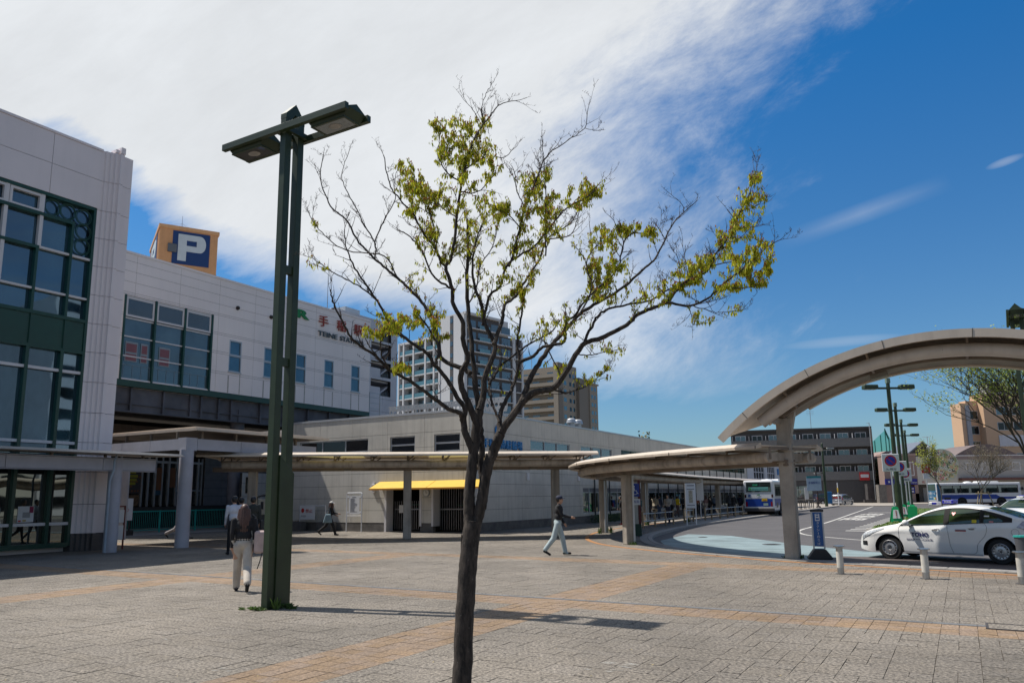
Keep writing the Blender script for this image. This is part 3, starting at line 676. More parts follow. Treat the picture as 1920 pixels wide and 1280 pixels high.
stn = mat('rust_stain', (.42, .37, .33), .6, var=.2, sc=5)
for t, x0, x1, z0, z1, m_, bo in [('JR', 11.35, 13.22, 13.42, 14.18, jr, .045), ('手', 14.12, 15.02, 13.42, 14.20, rd, .006), ('稲', 15.88, 16.80, 13.42, 14.20, rd, .004), ('駅', 17.66, 18.57, 13.42, 14.20, rd, .004), ('TEINE', 14.08, 15.95, 12.74, 13.08, dkl, .012), ('STATION', 16.22, 18.60, 12.74, 13.08, dkl, .012)]:
    text('sign_lettering', t, 1, m_, ST, ((x0+x1)/2, -.10, (z0+z1)/2), ext=.03, bold=bo, width=x1-x0, height=z1-z0)
rs = random.Random(2)
mb = MB()
for a, b in wins:
    for q in (a+.05, b-.05): mb.box(q-.03-rs.random()*.03, q+.03, -.0345, -.0315, 7.98, 9.2-rs.random()*.2)
obj('rust_streaks', mb, stn, ST)
# things on the station roof
an = thing('roof_antenna', 'tall thin whip antenna on the white station roof', 'antenna', S0+Vv*16.2-Uv*1.2+Vector((0, 0, 14.6)))
obj('mast', MB().cyl((0, 0, 0), (0, 0, 4.4), .035, .012, n=6), steel, an)
gt = thing('roof_gate', 'small steel rail gate at the corner of the station hall', 'gate', S0+Vv*19.55+Vector((0, 0, 7.75)), ANG_V)
mb = MB()
for z in (.1, .5, .9, 1.3, 1.65): mb.box(0, 1.2, -.02, .02, z, z+.03)
mb.box(0, .04, -.03, .03, 0, 1.7).box(1.16, 1.2, -.03, .03, 0, 1.7)
obj('rails', mb, steel, gt)

# entrance wall on the raised floor under the station
E0 = S0 - Uv*9.0 - Vv*7; EN = thing('entrance_hall', 'dim entrance wall with glass doors and posters under the station bridge', 'building', E0, ANG_V)
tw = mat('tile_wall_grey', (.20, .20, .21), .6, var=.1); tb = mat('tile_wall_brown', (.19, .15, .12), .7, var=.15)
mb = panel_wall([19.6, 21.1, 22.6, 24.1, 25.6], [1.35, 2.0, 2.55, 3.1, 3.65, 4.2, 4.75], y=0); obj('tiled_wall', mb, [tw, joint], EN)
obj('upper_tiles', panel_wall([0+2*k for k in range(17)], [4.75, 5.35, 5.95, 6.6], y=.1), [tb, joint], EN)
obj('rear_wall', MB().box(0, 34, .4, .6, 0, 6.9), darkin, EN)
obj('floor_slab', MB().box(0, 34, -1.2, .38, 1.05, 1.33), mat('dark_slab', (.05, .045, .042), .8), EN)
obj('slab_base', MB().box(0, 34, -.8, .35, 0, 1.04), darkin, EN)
glb = glassy('booth_glass', (.035, .032, .028), refl=.12, var=.8, sc=1.3)
mb = MB()
for a, b in ((13.5, 15.2), (15.3, 17.5), (17.6, 19.5)): mb.box(a, b, .2, .22, 1.4, 4.2)
obj('door_glass', mb, glb, EN)
mb = MB()
for k in (13.45, 14.95, 15.4, 15.9, 16.4, 16.9, 17.5, 18.4, 19.2, 19.5): mb.box(k-.04, k+.04, .08, .2, 1.35, 4.6)
mb.box(13.4, 19.5, .06, .2, 4.2, 4.35).box(17.5, 19.5, .1, .2, 2.35, 2.42)
obj('door_frames', mb, alu, EN)
yl = mat('poster_yellow', (.30, .28, .02)); orr = mat('poster_orange', (.20, .075, .025)); tq = mat('poster_blue', (.03, .09, .14))
mb = MB(); mb.M = Matrix.Translation((9.35, 0, 0)); mb.box(4.35, 5.55, .15, .165, 2.2, 4.1, 2).box(4.4, 5.5, .12, .15, 3.9, 4.08, 1)
for k in range(5): mb.box(4.7+.05*(k % 2), 5.15+.07*(k % 3), .12, .149, 2.75+k*.24, 2.92+k*.24, 0)
for k in range(16): mb.box(4.4+(k*37 % 11)*.1, 4.52+(k*37 % 11)*.1, .125, .149, 2.3+(k % 5)*.3, 2.42+(k % 5)*.3, 1)
obj('poster', mb, [yl, orr, mat('poster_dark', (.06, .05, .05))], EN)
obj('poster', MB().box(15.95, 16.35, .12, .15, 2.4, 3.9, 0).box(15.95, 16.35, .12, .15, 2.1, 2.4, 1).box(16.95, 17.4, .12, .15, 2.6, 3.9, 0), [orr, tq], EN)
obj('poster', MB().box(13.75, 14.8, .12, .15, 1.4, 2.1), mat('poster_wood', (.16, .09, .04), var=.5, sc=6), EN)
# green railing
r0 = Vector((-20.9, 40.9, 0)); RG = thing('railing', 'turquoise green bar railing along the foot of the dim entrance', 'railing', r0, ANG_V)
tqm = mat('turquoise_paint', (.02, .30, .26), .4, var=.1); mb = MB(); Lr = 11.6
mb.box(0, Lr, -.03, .03, 1.12, 1.18).box(0, Lr, -.02, .02, .12, .16)
k = .1
while k < Lr: mb.cyl((k, 0, .14), (k, 0, 1.13), .010, n=5); k += .115
obj('bars', mb, tqm, RG)
k = .05
while k < Lr: obj('post', MB().box(k-.035, k+.035, -.035, .035, 0, 1.2), tqm, RG); k += 2.3
sg = thing('map_board', 'white notice board with a small red diagram at the left end of the railing', 'notice board', G(231, 1004), ANG_V)
obj('board', MB().box(-.4, .4, -.03, .03, .75, 1.85), paper, sg); obj('stand', MB().box(-.3, -.25, -.02, .02, 0, .76).box(.25, .3, -.02, .02, 0, .76).box(-.45, .45, -.12, .12, 0, .25), black, sg)
mb = MB().tube([(-.1, -.035, 1.1), (0, -.035, 1.25), (.12, -.035, 1.2), (.2, -.035, 1.3), (.05, -.035, 1.35), (.1, -.035, 1.5)], .012, 4); obj('diagram', mb, red, sg)
sg = thing('a_frame_sign', 'red framed stand with two small white cards beside the downpipe column', 'sign', G(213, 1030), ANG_V)
obj('frame', MB().box(.0, .05, -.02, .02, 0, 1.55).box(.3, .35, -.02, .02, 0, 1.55).box(0, .35, -.02, .02, 1.5, 1.55), mat('frame_red', (.12, .02, .015)), sg)
obj('card', MB().box(.06, .29, -.03, -.022, .95, 1.4), paper, sg); obj('card', MB().box(.06, .29, -.03, -.022, .35, .85), paper, sg)

# white wall with posters, phone cabinet seen right of the group of people
w0 = G(452, 992); PW = thing('kiosk_wall', 'pale wall panel with framed poster behind the canopy post near the green lamp', 'kiosk', w0+Vv*0, ANG_V)
obj('wall', panel_wall([-.1, .9, 1.9, 2.9], [.3, 1.1, 1.9, 2.7, 3.3], y=0), [beige, joint], PW)
obj('poster', MB().box(.15, .75, -.05, -.031, 2.1, 3.05, 0).box(.22, .68, -.06, -.05, 2.2, 2.9, 1), [mat('bronze', (.06, .045, .03), .4, metal=.4), mat('picture', (.10, .11, .08), var=.9, sc=5)], PW)
obj('poster', MB().box(1.9, 2.3, -.05, -.031, 2.2, 2.9, 0), [blue], PW)
ph = thing('meter_cabinet', 'small cream cabinet with dark dial under a curved black hood by the lamp post', 'cabinet', G(486, 996), ANG_V)
obj('cabinet_box', MB().box(-.3, .4, -.2, .2, .9, 1.75), mat('cream', (.42, .40, .33), .5), ph, bevel=.02)
obj('hood', MB().tube([(-.5, -.1, .9), (-.48, -.1, 1.5), (-.3, -.1, 1.85), (.1, -.1, 1.95), (.5, -.1, 1.9)], .05, 6), black, ph)
obj('dial', MB().box(-.15, .02, -.22, -.2, 1.2, 1.6), ink, ph); obj('stand', MB().box(-.2, .3, -.1, .1, 0, .9), mat('stand_grey', (.1, .1, .1)), ph)

# ------------------------------------------------------------------ cycle park (white two-storey building)
C0 = Vector((-2.15, 37.31, 0)); PKL = 57.0
PK = thing('cycle_park_building', 'two-storey cream panelled cycle park with yellow awning and blue lettering behind the young tree', 'building', C0, ANG_U)
# left face: local x from -12.4 to 0 (faces -y) ; right face along +y at x=0
pbase = mat('rough_base', (.13, .12, .11), .8, var=.25, fine=.3)
xsL = [-12.4, -9.95, -7.55, -5.13, -2.72, -.32, 0]
zsP = [.45, 1.35, 2.25, 3.13, 4.02, 4.90, 5.98][:0] + [.45, 1.15, 1.85, 2.50, 3.15, 4.0, 4.95, 5.42, 5.93]
zsP = [.45, 1.08, 1.72, 2.36, 3.0, 3.62, 4.25, 5.0, 5.93]
hl = [(-11.5, -6.45, 3.98, 4.86), (-4.95, -3.32, 3.98, 4.86), (-2.10, -.52, 3.98, 4.86), (-5.25, -2.95, 0, 2.50), (-2.15, -.10, 0, 2.50)]
obj('front_wall', panel_wall(xsL, zsP, hl, back=.25, gap=.014), [beige, joint], PK)
mbb = MB(); 
for a, b in ((-12.4, -5.25), (-2.95, -2.15)): mbb.box(a, b, -.02, .2, 0, .445)
mbb.box(0-.2, .02, .25, PKL, 0, .44) if False else None
obj('plinth', mbb, pbase, PK)
# right wall in its own frame (child rotated so x runs along +y of the building)
RW = bpy.data.objects.new('side_wall_group', None)
def on_side(mb): mb.M = Matrix.Rotation(PI/2, 4, 'Z'); return mb
ys = [0, .3] + [.3+2.42*k for k in range(1, 24)]
hr = [(6.15, 11.15, 3.98, 4.86), (12.75, 17.75, 3.98, 4.86), (19.4, 55, 3.95, 4.9)]
hr += [(12.9, 55, .62, 2.25)]
m_ = on_side(MB()); panel_wall([0]+ys[2:], zsP, hr, back=.25, gap=.014, mb=m_)
obj('side_wall', m_, [beige, joint], PK)
m_ = on_side(MB()); m_.box(.0, 56, -.02, .2, 0, .445); obj('side_plinth', m_, pbase, PK)
mb = MB(); mb.box(-12.4, .06, -.06, .26, 5.93, 6.03); m2 = on_side(mb); mb.box(.27, 56, -.06, .26, 5.93, 6.03)
obj('parapet_cap', mb, alu, PK)
mb = MB(); mb.box(-12.4, -.24, .3, 56, 2.7, 5.9); mb.box(-12.4, -5.5, .3, 56, 0, 2.7); mb.box(-2.9, -2.2, .3, 3, 0, 2.7); mb.box(-5.5, -.3, 6, 56, 0, 2.69)
obj('body', mb, darkin, PK)
def side_window(y0, y1, z0, z1, fm, gm, vx, hz, fw=.06, name='window'):
    a = MB(); on_side(a); dep = .1
    a.box(y0, y0+fw, 0, dep, z0, z1).box(y1-fw, y1, 0, dep, z0, z1).box(y0+fw, y1-fw, 0, dep, z0, z0+fw).box(y0+fw, y1-fw, 0, dep, z1-fw, z1)
    for v in vx: a.box(v-fw*.4, v+fw*.4, .004, dep, z0+fw, z1-fw)
    for h in hz: a.box(y0+fw, y1-fw, .008, dep, h-fw*.4, h+fw*.4)
    f = obj(name, a, fm, PK); g = MB(); on_side(g); g.box(y0+fw*.5, y1-fw*.5, .06, .07, z0+fw*.5, z1-fw*.5); obj('pane', g, gm, f); return f
gpk = glassy('park_glass', (.10, .09, .08), refl=.22, tint=(.6, .7, .8), var=.5, sc=.4)
window(PK, -11.5, -6.45, 3.98, 4.86, .02, alu, gl_dk, fw=.06, vx=(-9.8, -8.1), hz=(4.2,), mw=.06)
window(PK, -4.95, -3.32, 3.98, 4.86, .02, alu, gl_dk, fw=.06, hz=(4.42,), mw=.09)
window(PK, -2.10, -.52, 3.98, 4.86, .02, alu, gl_dk, fw=.06, hz=(4.42,), mw=.09)
side_window(6.15, 11.15, 3.98, 4.86, alu, gpk, (7.9, 9.5), (4.32,))
side_window(12.75, 17.75, 3.98, 4.86, alu, gpk, (14.5, 16.1), (4.32,))
side_window(19.4, 55, 3.95, 4.9, dgreen, gl_dk, [21.5+2.4*k for k in range(14)], (4.3,))
side_window(12.9, 55, .62, 2.25, alu, gl_low, [13.9+1.55*k for k in range(26)], (1.92,))
m_ = on_side(MB()); m_.box(12.9, 55, .02, .06, 1.95, 2.22); obj('transom_panels', m_, mat('grey_panel', (.12, .12, .13), .5), PK)
m_ = on_side(MB())
for k in range(17): m_.box(14.6+2.42*k, 14.72+2.42*k, -.08, -.03, .45, 4.0)
obj('steel_posts', m_, mat('dark_post', (.03, .035, .04), .5), PK)
m_ = on_side(MB()); m_.box(33.0, 40.5, -1.1, -.05, 2.85, 3.25); obj('side_awning', m_, mat('pale_yellow_sign', (.42, .38, .20), .5), PK)
# awning, doorways, gates
aw = mat('awning_yellow', (.62, .40, .035), .5, var=.06)
mb = MB()
for a, b in ((-5.62, -2.0), (-1.97, 1.2)):
    mb.extr([(-.02, 2.56), (-.85, 2.20), (-.85, 2.16), (-.02, 2.50)], (a, 0, 0), (0, 1, 0), (0, 0, 1), (b-a, 0, 0))
obj('awning', mb, aw, PK)
obj('awning_edge', MB().box(-5.62, 1.2, -.87, -.852, 2.12, 2.2), mat('awning_trim', (.50, .22, .03), .5), PK)
for a, b, z in ((-5.25, -5.12, 0), (-2.98, -2.86, .3), (-2.24, -2.12, .3)): obj('door_jamb', MB().box(a, b, -.055, .5, z, 2.5), white, PK)
def gate(a, b, lab):
    mb = MB(); mb.box(a, b, .5, .54, 1.1, 1.16)
    k = a
    while k < b: mb.box(k-.012, k+.012, .51, .53, .1, 2.3 if a > -2.6 else 1.55); k += .14
    return obj(lab, mb, steel, PK)
gate(-5.0, -3.0, 'gate_bars'); gate(-2.1, -.1, 'gate_bars')
obj('inner_rail', MB().beam((-5.1, 2, 1.35), (-2.9, 2, 1.35), .05, .05).beam((-4.8, 2, 1.2), (-3.0, 2, .5), .05, .05).beam((-2.2, 2.2, 1.3), (-.3, 2.2, 1.3), .05, .05), mat('inner_green', (.015, .17, .07), .4), PK)
obj('inner_floor', MB().box(-5.4, -.3, .3, 5.9, 0, .02), mat('inner_floor', (.12, .11, .1)), PK)
obj('gate_notice', MB().box(-4.7, -4.2, .46, .49, .95, 1.35), paper, PK)
clk = bpy.data.objects.new('clock', None)
co = obj('clock', MB().cyl((-2.53, -.02, 1.95), (-2.53, -.11, 1.95), .19, n=24), mat('clock_rim', (.3, .33, .36), .3, metal=.4), PK, smooth=True)
obj('clock_face', MB().cyl((-2.53, -.112, 1.95), (-2.53, -.118, 1.95), .16, n=24), paper, co); obj('clock_hand', MB().box(-2.54, -2.52, -.125, -.119, 1.95, 2.07).box(-2.53, -2.44, -.125, -.119, 1.94, 1.96), ink, co)
lb = mat('letter_blue', (.01, .16, .42), .4)
text('sign_lettering', '手稲駅南駐輪場', 1, lb, PK, (.075, 3.15, 4.42), rot=(PI/2, 0, PI/2), ext=.03, bold=.012, width=4.0, height=.50)
mb = MB(); mb.tube([(0.08, 2.62+.26*math.cos(t), 5.1+.26*math.sin(t)) for t in [PI*.35+2*PI*.82*k/20 for k in range(21)]], .055, 6); obj('round_emblem', mb, lb, PK)
obj('wall_lamp', MB().box(.03, .12, 5.6, 5.85, 2.6, 3.0), white, PK); obj('wall_lamp', MB().box(.03, .12, 12.1, 12.35, 2.65, 3.05), white, PK)
obj('camera_unit', MB().cyl((-5.95, -.05, 2.35), (-5.95, -.3, 2.35), .08, n=10).cyl((-5.85, -.03, 2.15), (-5.9, -.25, 2.1), .06, n=8).box(-6.05, -5.9, -.1, 0, 2.0, 2.55), white, PK)
hd = MB()
for k in range(11): hd.box(-12.0+k*1.05, -11.95+k*1.05, .7, .75, 6.03, 6.8)
obj('roof_edge', MB().box(-12.3, -.3, .3, .34, 6.03, 6.10), alu, PK)
# perforated screen on the roof
RS = thing('roof_screen', 'grey perforated metal screen with round holes on the cycle park roof', 'screen', C0+Vector((0, 0, 6.0)), ANG_U)
mb = MB(); mb.box(-7.6, .4, 3.0, 3.03, .15, .24).box(-7.6, .4, 3.0, 3.03, .84, .93)
for k in range(29):
    cx = -7.4+k*.275
    for r_ in range(1):
        n = 12; q = []
        for t in range(n):
            a0, a1 = 2*PI*t/n, 2*PI*(t+1)/n; f_ = lambda a: (cx+max(-.1375, min(.1375, .2*math.cos(a))), .54+max(-.30, min(.30, .44*math.sin(a))))
            i0, i1 = (cx+.10*math.cos(a0), .54+.10*math.sin(a0)), (cx+.10*math.cos(a1), .54+.10*math.sin(a1)); o0, o1 = f_(a0), f_(a1)
            mb.add([(i0[0], 3.0, i0[1]), (i1[0], 3.0, i1[1]), (o1[0], 3.0, o1[1]), (o0[0], 3.0, o0[1])], [(0, 1, 2, 3)])
obj('perforated_panel', mb, mat('screen_grey', (.36, .37, .38), .45), RS)
mb = MB()
for k in range(5): mb.box(-7.5+k*1.9, -7.44+k*1.9, 3.03, 3.09, -.1, .95)
obj('screen_posts', mb, alu, RS)
for k, dx in enumerate((0, 1.0)):
    v = thing('roof_vent', ('left' if k == 0 else 'right')+' of two round capped vent stacks on the cycle park roof', 'vent', uv(-21.6, 31.1+13.4+dx, 5.9), 0, 'vent stacks on the cycle park roof')
    obj('stack', MB().cyl((0, 0, 0), (0, 0, .5), .22, n=14), alu, v, smooth=True); obj('cap', MB().cyl((0, 0, .5), (0, 0, .72), .33, .28, n=14).sph((0, 0, .72), (.28, .28, .1), 12, 6), alu, v, smooth=True)
# boards in front of the cycle park
nb = thing('notice_board', 'white tube-framed notice board on two legs in front of the cream wall', 'notice board', C0+Uv*(-6.95)-Vv*.45, ANG_U)
wt = mat('white_tube', (.65, .66, .68), .35); mb = MB().tube([(-.52, 0, 0), (-.52, 0, 1.95), (-.47, 0, 2.0), (.47, 0, 2.0), (.52, 0, 1.95), (.52, 0, 0)], .03, 8).cyl((-.5, 0, .82), (.5, 0, .82), .02, n=6)
obj('frame', mb, wt, nb, smooth=True); pn = obj('panel', MB().box(-.36, .36, -.02, .0, .9, 1.85), paper, nb)
mb = MB(); rs = random.Random(4)
for k in range(16): mb.box(-.26, -.26+rs.uniform(.25, .5), -.024, -.021, 1.70-k*.045, 1.712-k*.045)
mb.box(-.14, .14, -.024, -.021, 1.76, 1.79); obj('printed_lines', mb, mat('print_grey', (.12, .12, .13)), pn)
for sx in (-.42, .42):
    for z in (1.0, 1.8): nb and obj('clip', MB().box(sx-.05, sx+.05, -.03, .03, z-.05, z+.05), wt, nb)
ls = thing('low_sign', 'low white sign with red and black marks on planter blocks by the cream wall', 'sign', C0+Uv*(-9.95)-Vv*.5, ANG_U)
obj('board', MB().box(-.85, .25, -.02, .0, .62, 1.32), paper, ls); obj('frame', MB().tube([(-.9, .02, .1), (-.9, .02, 1.35), (1.0, .02, 1.35), (1.0, .02, .1)], .028, 8), wt, ls)
text('board_lettering', '禁止', .3, red, ls, (-.18, -.03, 1.08), width=.5, height=.2); text('board_lettering', 'バイク', .2, ink, ls, (-.6, -.03, .8), width=.35, height=.12); obj('board_mark', MB().cyl((-.65, -.025, 1.1), (-.65, -.03, 1.1), .12, n=16), red, ls)
for k, (dx, lab) in enumerate(((-1.1, 'left concrete planter block holding the low white sign'), (1.1, 'right concrete planter block holding the low white sign'))):
    p = thing('planter_block', lab, 'planter', C0+Uv*(-9.95+dx)-Vv*.5, ANG_U, 'concrete planter blocks at the low sign')
    obj('block', MB().box(-.5, .5, -.2, .25, 0, .5), mat('planter_concrete', (.10, .095, .09), .9, var=.2, fine=.2), p, bevel=.02)
    mb = MB()
    for q in range(40): a = random.uniform(-.4, .4); b = random.uniform(-.12, .18); mb.add([(a, b, .49), (a+.03, b, .49), (a+random.uniform(-.08, .08), b, .49+random.uniform(.05, .16))], [(0, 1, 2)])
    obj('dry_plants', mb, mat('dry_leaf', (.16, .11, .06), island=.3), p)
# ------------------------------------------------------------------ straight canopy across the middle
A0 = Vector((-4.515, 32.67, 0)); ANG_D = math.atan2(.1135, .9935)
CA = thing('straight_canopy', 'straight low walkway canopy with square posts running across behind the young tree', 'canopy', A0, ANG_D)
poly_y = mat('yellowed_panel', (.62, .56, .36), .5, var=.05, trans=.65)
def seg_roof(a, b, m, name):
    mb = MB(); mb.box(a+.01, b-.01, -1.5, 1.5, 3.50, 3.535); return obj(name, mb, m, CA)
cuts = [-8.05, -4.3, -1.9, .9, 2.9, 7.75]
for i, (a, b) in enumerate(zip(cuts[:-1], cuts[1:])): seg_roof(a, b, taupe if i % 2 == 0 else poly_y, 'roof_sheet' if i % 2 == 0 else 'translucent_sheet')
mb = MB()
for s in (-1, 1): mb.add([(x, s*y, z) for x in (-8.25, 7.95) for y, z in ((1.45, 3.46), (1.72, 3.40), (1.72, 3.47), (1.5, 3.57))], [(0, 1, 2, 3), (7, 6, 5, 4), (0, 4, 5, 1), (1, 5, 6, 2), (2, 6, 7, 3), (3, 7, 4, 0)])
mb.box(-8.25, -8.05, -1.45, 1.45, 3.45, 3.56).box(7.75, 7.95, -1.45, 1.45, 3.45, 3.56)
for k in (-4.9, -1.1, 2.8, 6.5): mb.box(k-.008, k+.008, -1.726, -1.70, 3.40, 3.475)
obj('edge_trim', mb, taupe, CA)
mb = MB()
for k in range(11): x = -7.5+k*1.5; mb.beam((x, -1.35, 3.47), (x, 1.35, 3.47), .06, .06); 
for k in range(11):
    x = -7.5+k*1.5
    for s in (-1, 1): mb.beam((x, s*.8, 3.2), (x, s*.8, 3.45), .05, .05); mb.beam((x, s*.8, 3.22), (x+.28, s*1.1, 3.45), .04, .04)
obj('roof_framing', mb, taupe_d, CA)
for s in (-.8, .8): obj('tube_beam', MB().cyl((-7.45, s, 3.11), (7.35, s, 3.11), .155, n=20), tubem, CA, smooth=True)
obj('centre_beam', MB().box(-8.0, 7.5, -.17, .17, 2.86, 3.04), taupe_d, CA)
for x in (-6.4, 0, 6.38):
    p = obj('post', MB().box(x-.17, x+.17, -.17, .17, 0, 2.86), postm, CA, bevel=.02)
    obj('cross_arm', MB().box(x-.06, x+.06, -.8, .8, 2.98, 3.16), tubem, p)
for x in (-5.2, -2.5, 1.1, 3.9, 5.4):
    l = obj('light_fitting', MB().box(x-.16, x+.16, -.36, -.19, 2.86, 2.97), mat('lamp_box', (.16, .14, .11), .5), CA); obj('lens', MB().box(x-.13, x+.13, -.345, -.21, 2.845, 2.858), white, l)

# ------------------------------------------------------------------ curved canopy along the kerb
CP = [(7.45, 20.45), (5.6, 23.6), (4.35, 26.6), (3.65, 30.2), (3.9, 34.2), (5.1, 38.6), (7.6, 44.9), (12.2, 54.6), (16.7, 63), (22.5, 73), (28.6, 84.0)]
cpath = smooth_path([(x, y, 0) for x, y in CP], 8)
CC = thing('curved_canopy', 'curved walkway canopy following the kerb to the bus stops with twin tube beams', 'canopy', (4.07, 27.38, 0))
O = Vector((4.07, 27.38, 0)); cl = [p-O for p in cpath]
obj('roof_sheet', MB().sweep(cl, [(-1.12, 2.93), (1.12, 2.93), (1.12, 2.965), (-1.12, 2.965)]), taupe, CC)
for s in (-1, 1): obj('edge_trim', MB().sweep(cl, [(s*1.08, 2.90), (s*1.34, 2.86), (s*1.34, 2.93), (s*1.12, 3.03)]), taupe, CC)
for s in (-.8, .8):
    pp = [p+Vector((0, 0, 2.65)) for p in inner_offset(cl, s)]
    if s > 0: pp = pp  # plaza side
    obj('tube_beam', MB().tube(pp, .145, 16), tubem, CC, smooth=True)
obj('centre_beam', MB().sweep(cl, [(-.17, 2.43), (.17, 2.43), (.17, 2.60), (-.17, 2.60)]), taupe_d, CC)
rs_ = resample(cl, 1.5); li, lo_ = inner_offset(rs_, .8), inner_offset(rs_, -.8)
for a, b in zip(li, lo_): obj('roof_rib', MB().beam(a+Vector((0, 0, 2.88)), b+Vector((0, 0, 2.88)), .07, .07).beam(a+Vector((0, 0, 2.6)), a+Vector((0, 0, 2.9)), .05, .05).beam(b+Vector((0, 0, 2.6)), b+Vector((0, 0, 2.9)), .05, .05), taupe_d, CC)
mb = MB()
for a, b in zip(resample(cl, 3.2), inner_offset(resample(cl, 3.2), 1.345)): mb.cyl(b+Vector((0, 0, 2.86)), b+Vector((0, 0, 2.94)), .012, n=4)
obj('trim_joints', mb, joint, CC)
pposts = [(4.07, 27.38, 25), (4.23, 36.24, 50), (7.73, 45.2, 60), (12.47, 55.2, 60), (16.75, 63, 60), (22.4, 73, 60), (28.2, 83.2, 60)]
for i, (x, y, a) in enumerate(pposts):
    d = min(range(len(cpath)), key=lambda k: (cpath[k]-Vector((x, y, 0))).length); t = (cpath[min(d+1, len(cpath)-1)]-cpath[d-1]).normalized(); an = math.atan2(t.y, t.x)
    q = obj('post', MB().box(-.19, .19, -.17, .17, 0, 2.44), postm, CC, bevel=.02, loc=Vector((x, y, 0))-O); q.rotation_euler = (0, 0, an)
    obj('cross_arm', MB().box(-.06, .06, -.8, .8, 2.56, 2.72), tubem, q)
    if i in (0, 1, 2): obj('downpipe', MB().cyl((-.24, -.1, 0.02), (-.24, -.1, 2.4), .04, n=8), alu, q)
# ------------------------------------------------------------------ arch canopy over the taxi rank
K0 = Vector((7.37, 20.59, 0)); AR = thing('arch_canopy', 'large arched taupe canopy rising from a square post over the taxi rank', 'canopy', K0, ANG_U)
XC, ZC, RR = 3.9, -2.03, 7.46
def arc(R, a0, a1, n=44): return [(XC-R*math.cos(a0+(a1-a0)*k/n), ZC+R*math.sin(a0+(a1-a0)*k/n)) for k in range(n+1)]
def ang(x, R=RR): return math.acos((XC-x)/R)
def shell(R0_, R1_, y0, y1, xs0, xs1, m, name, n=48, xe=None):
    """arched slab between radii, y0..y1 ; the start is skewed from xs0 (at y0) to xs1 (at y1)"""
    mb = MB(); v = []
    for k in range(n+1):
        for (y, x0) in ((y0, xs0), (y1, xs1)):
            a = ang(x0); b = PI-ang(-1.4); t = a+(b-a)*k/n
            for R in (R0_, R1_): v.append((XC-R*math.cos(t), y, ZC+R*math.sin(t)))
    f = []
    for k in range(n):
        o = k*4
        f += [(o, o+4, o+6, o+2), (o+1, o+3, o+7, o+5), (o, o+1, o+5, o+4), (o+2, o+6, o+7, o+3)]
    f += [(0, 2, 3, 1), (n*4, n*4+1, n*4+3, n*4+2)]
    mb.add(v, f); return obj(name, mb, m, AR, smooth=True)
shell(RR-.06, RR, -1.3, 1.3, -1.42, -.75, taupe, 'roof_shell')
shell(RR-.19, RR+.012, -1.36, -1.30, -1.44, -1.42, taupe, 'front_trim')
shell(RR-.19, RR+.012, 1.30, 1.36, -.75, -.73, taupe, 'rear_trim')
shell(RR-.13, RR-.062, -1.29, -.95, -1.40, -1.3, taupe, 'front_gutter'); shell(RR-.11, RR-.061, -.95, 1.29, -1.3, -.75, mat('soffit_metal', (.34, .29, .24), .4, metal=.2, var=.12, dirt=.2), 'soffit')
for y in (-.72, .80):
    RT = 7.08 if y < 0 else 7.14; a = ang(-.42 if y < 0 else .1, 7.06); pts = [(XC-RT*math.cos(a+(PI-2*a)*k/50), y, ZC+RT*math.sin(a+(PI-2*a)*k/50)) for k in range(51)]
    obj('tube_beam', MB().tube(pts, .165, 18), mat('arch_tube', (.52, .47, .42), .4, var=.08, dirt=.12, streak=.12), AR, smooth=True)
mb = MB(); a = ang(.12, 6.8); n = 40; v = []
for k in range(n+1):
    t = a+(PI-2*a)*k/n
    for y, R in ((-.34, 6.90), (.62, 6.90), (.62, 7.14), (-.34, 7.14)): v.append((XC-R*math.cos(t), y, ZC+R*math.sin(t)))
mb.add(v, [(k*4+j, (k+1)*4+j, (k+1)*4+(j+1) % 4, k*4+(j+1) % 4) for k in range(n) for j in range(4)]+[(0, 1, 2, 3)])
obj('box_beam', mb, taupe_d, AR); shell(6.86, 6.90, .58, .78, .3, .3, taupe, 'lower_ledge')
mb = MB()
for k in range(7):
    t = ang(.5, 6.8)+k*.30; 
    for R0_, R1_, y in ((6.88, 7.15, -.345),): mb.beam((XC-R0_*math.cos(t), y, ZC+R0_*math.sin(t)), (XC-R1_*math.cos(t), y, ZC+R1_*math.sin(t)), .025, .012)
    mb.beam((XC-7.1*math.cos(t), -.72, ZC+7.1*math.sin(t)), (XC-7.36*math.cos(t), -.9, ZC+7.36*math.sin(t)), .05, .05); mb.beam((XC-7.1*math.cos(t), .78, ZC+7.1*math.sin(t)), (XC-7.36*math.cos(t), .95, ZC+7.36*math.sin(t)), .05, .05)
    mb.beam((XC-7.0*math.cos(t), -.7, ZC+7.0*math.sin(t)), (XC-6.9*math.cos(t), -.4, ZC+6.9*math.sin(t)), .06, .05)
obj('brackets', mb, taupe_d, AR)
mb = MB()
for k in range(8):
    t = ang(-1.42)+.12+k*.255; mb.beam((XC-7.26*math.cos(t), -1.363, ZC+7.26*math.sin(t)), (XC-7.475*math.cos(t), -1.363, ZC+7.475*math.sin(t)), .012, .012)
for k in range(14):
    t = ang(-.3, 7.08)+.10+k*.135
    for q in range(3): mb.sph((XC-(7.08-.05+.05*q)*math.cos(t), -.72-.158+.01*abs(q-1), ZC+(7.08-.05+.05*q)*math.sin(t)), .010, 5, 4) if k % 4 == 0 else None
obj('trim_joints', mb, joint, AR)
t = ang(2.45, 6.9); l = obj('light_fitting', MB().beam((XC-6.84*math.cos(t-.03), -.1, ZC+6.84*math.sin(t-.03)), (XC-6.84*math.cos(t+.03), -.1, ZC+6.84*math.sin(t+.03)), .34, .11), mat('lamp_box', (0, 0, 0)), AR)
ap = obj('post', MB().box(-.17, .19, -.17, .19, 0, 3.72), postm, AR, bevel=.02)
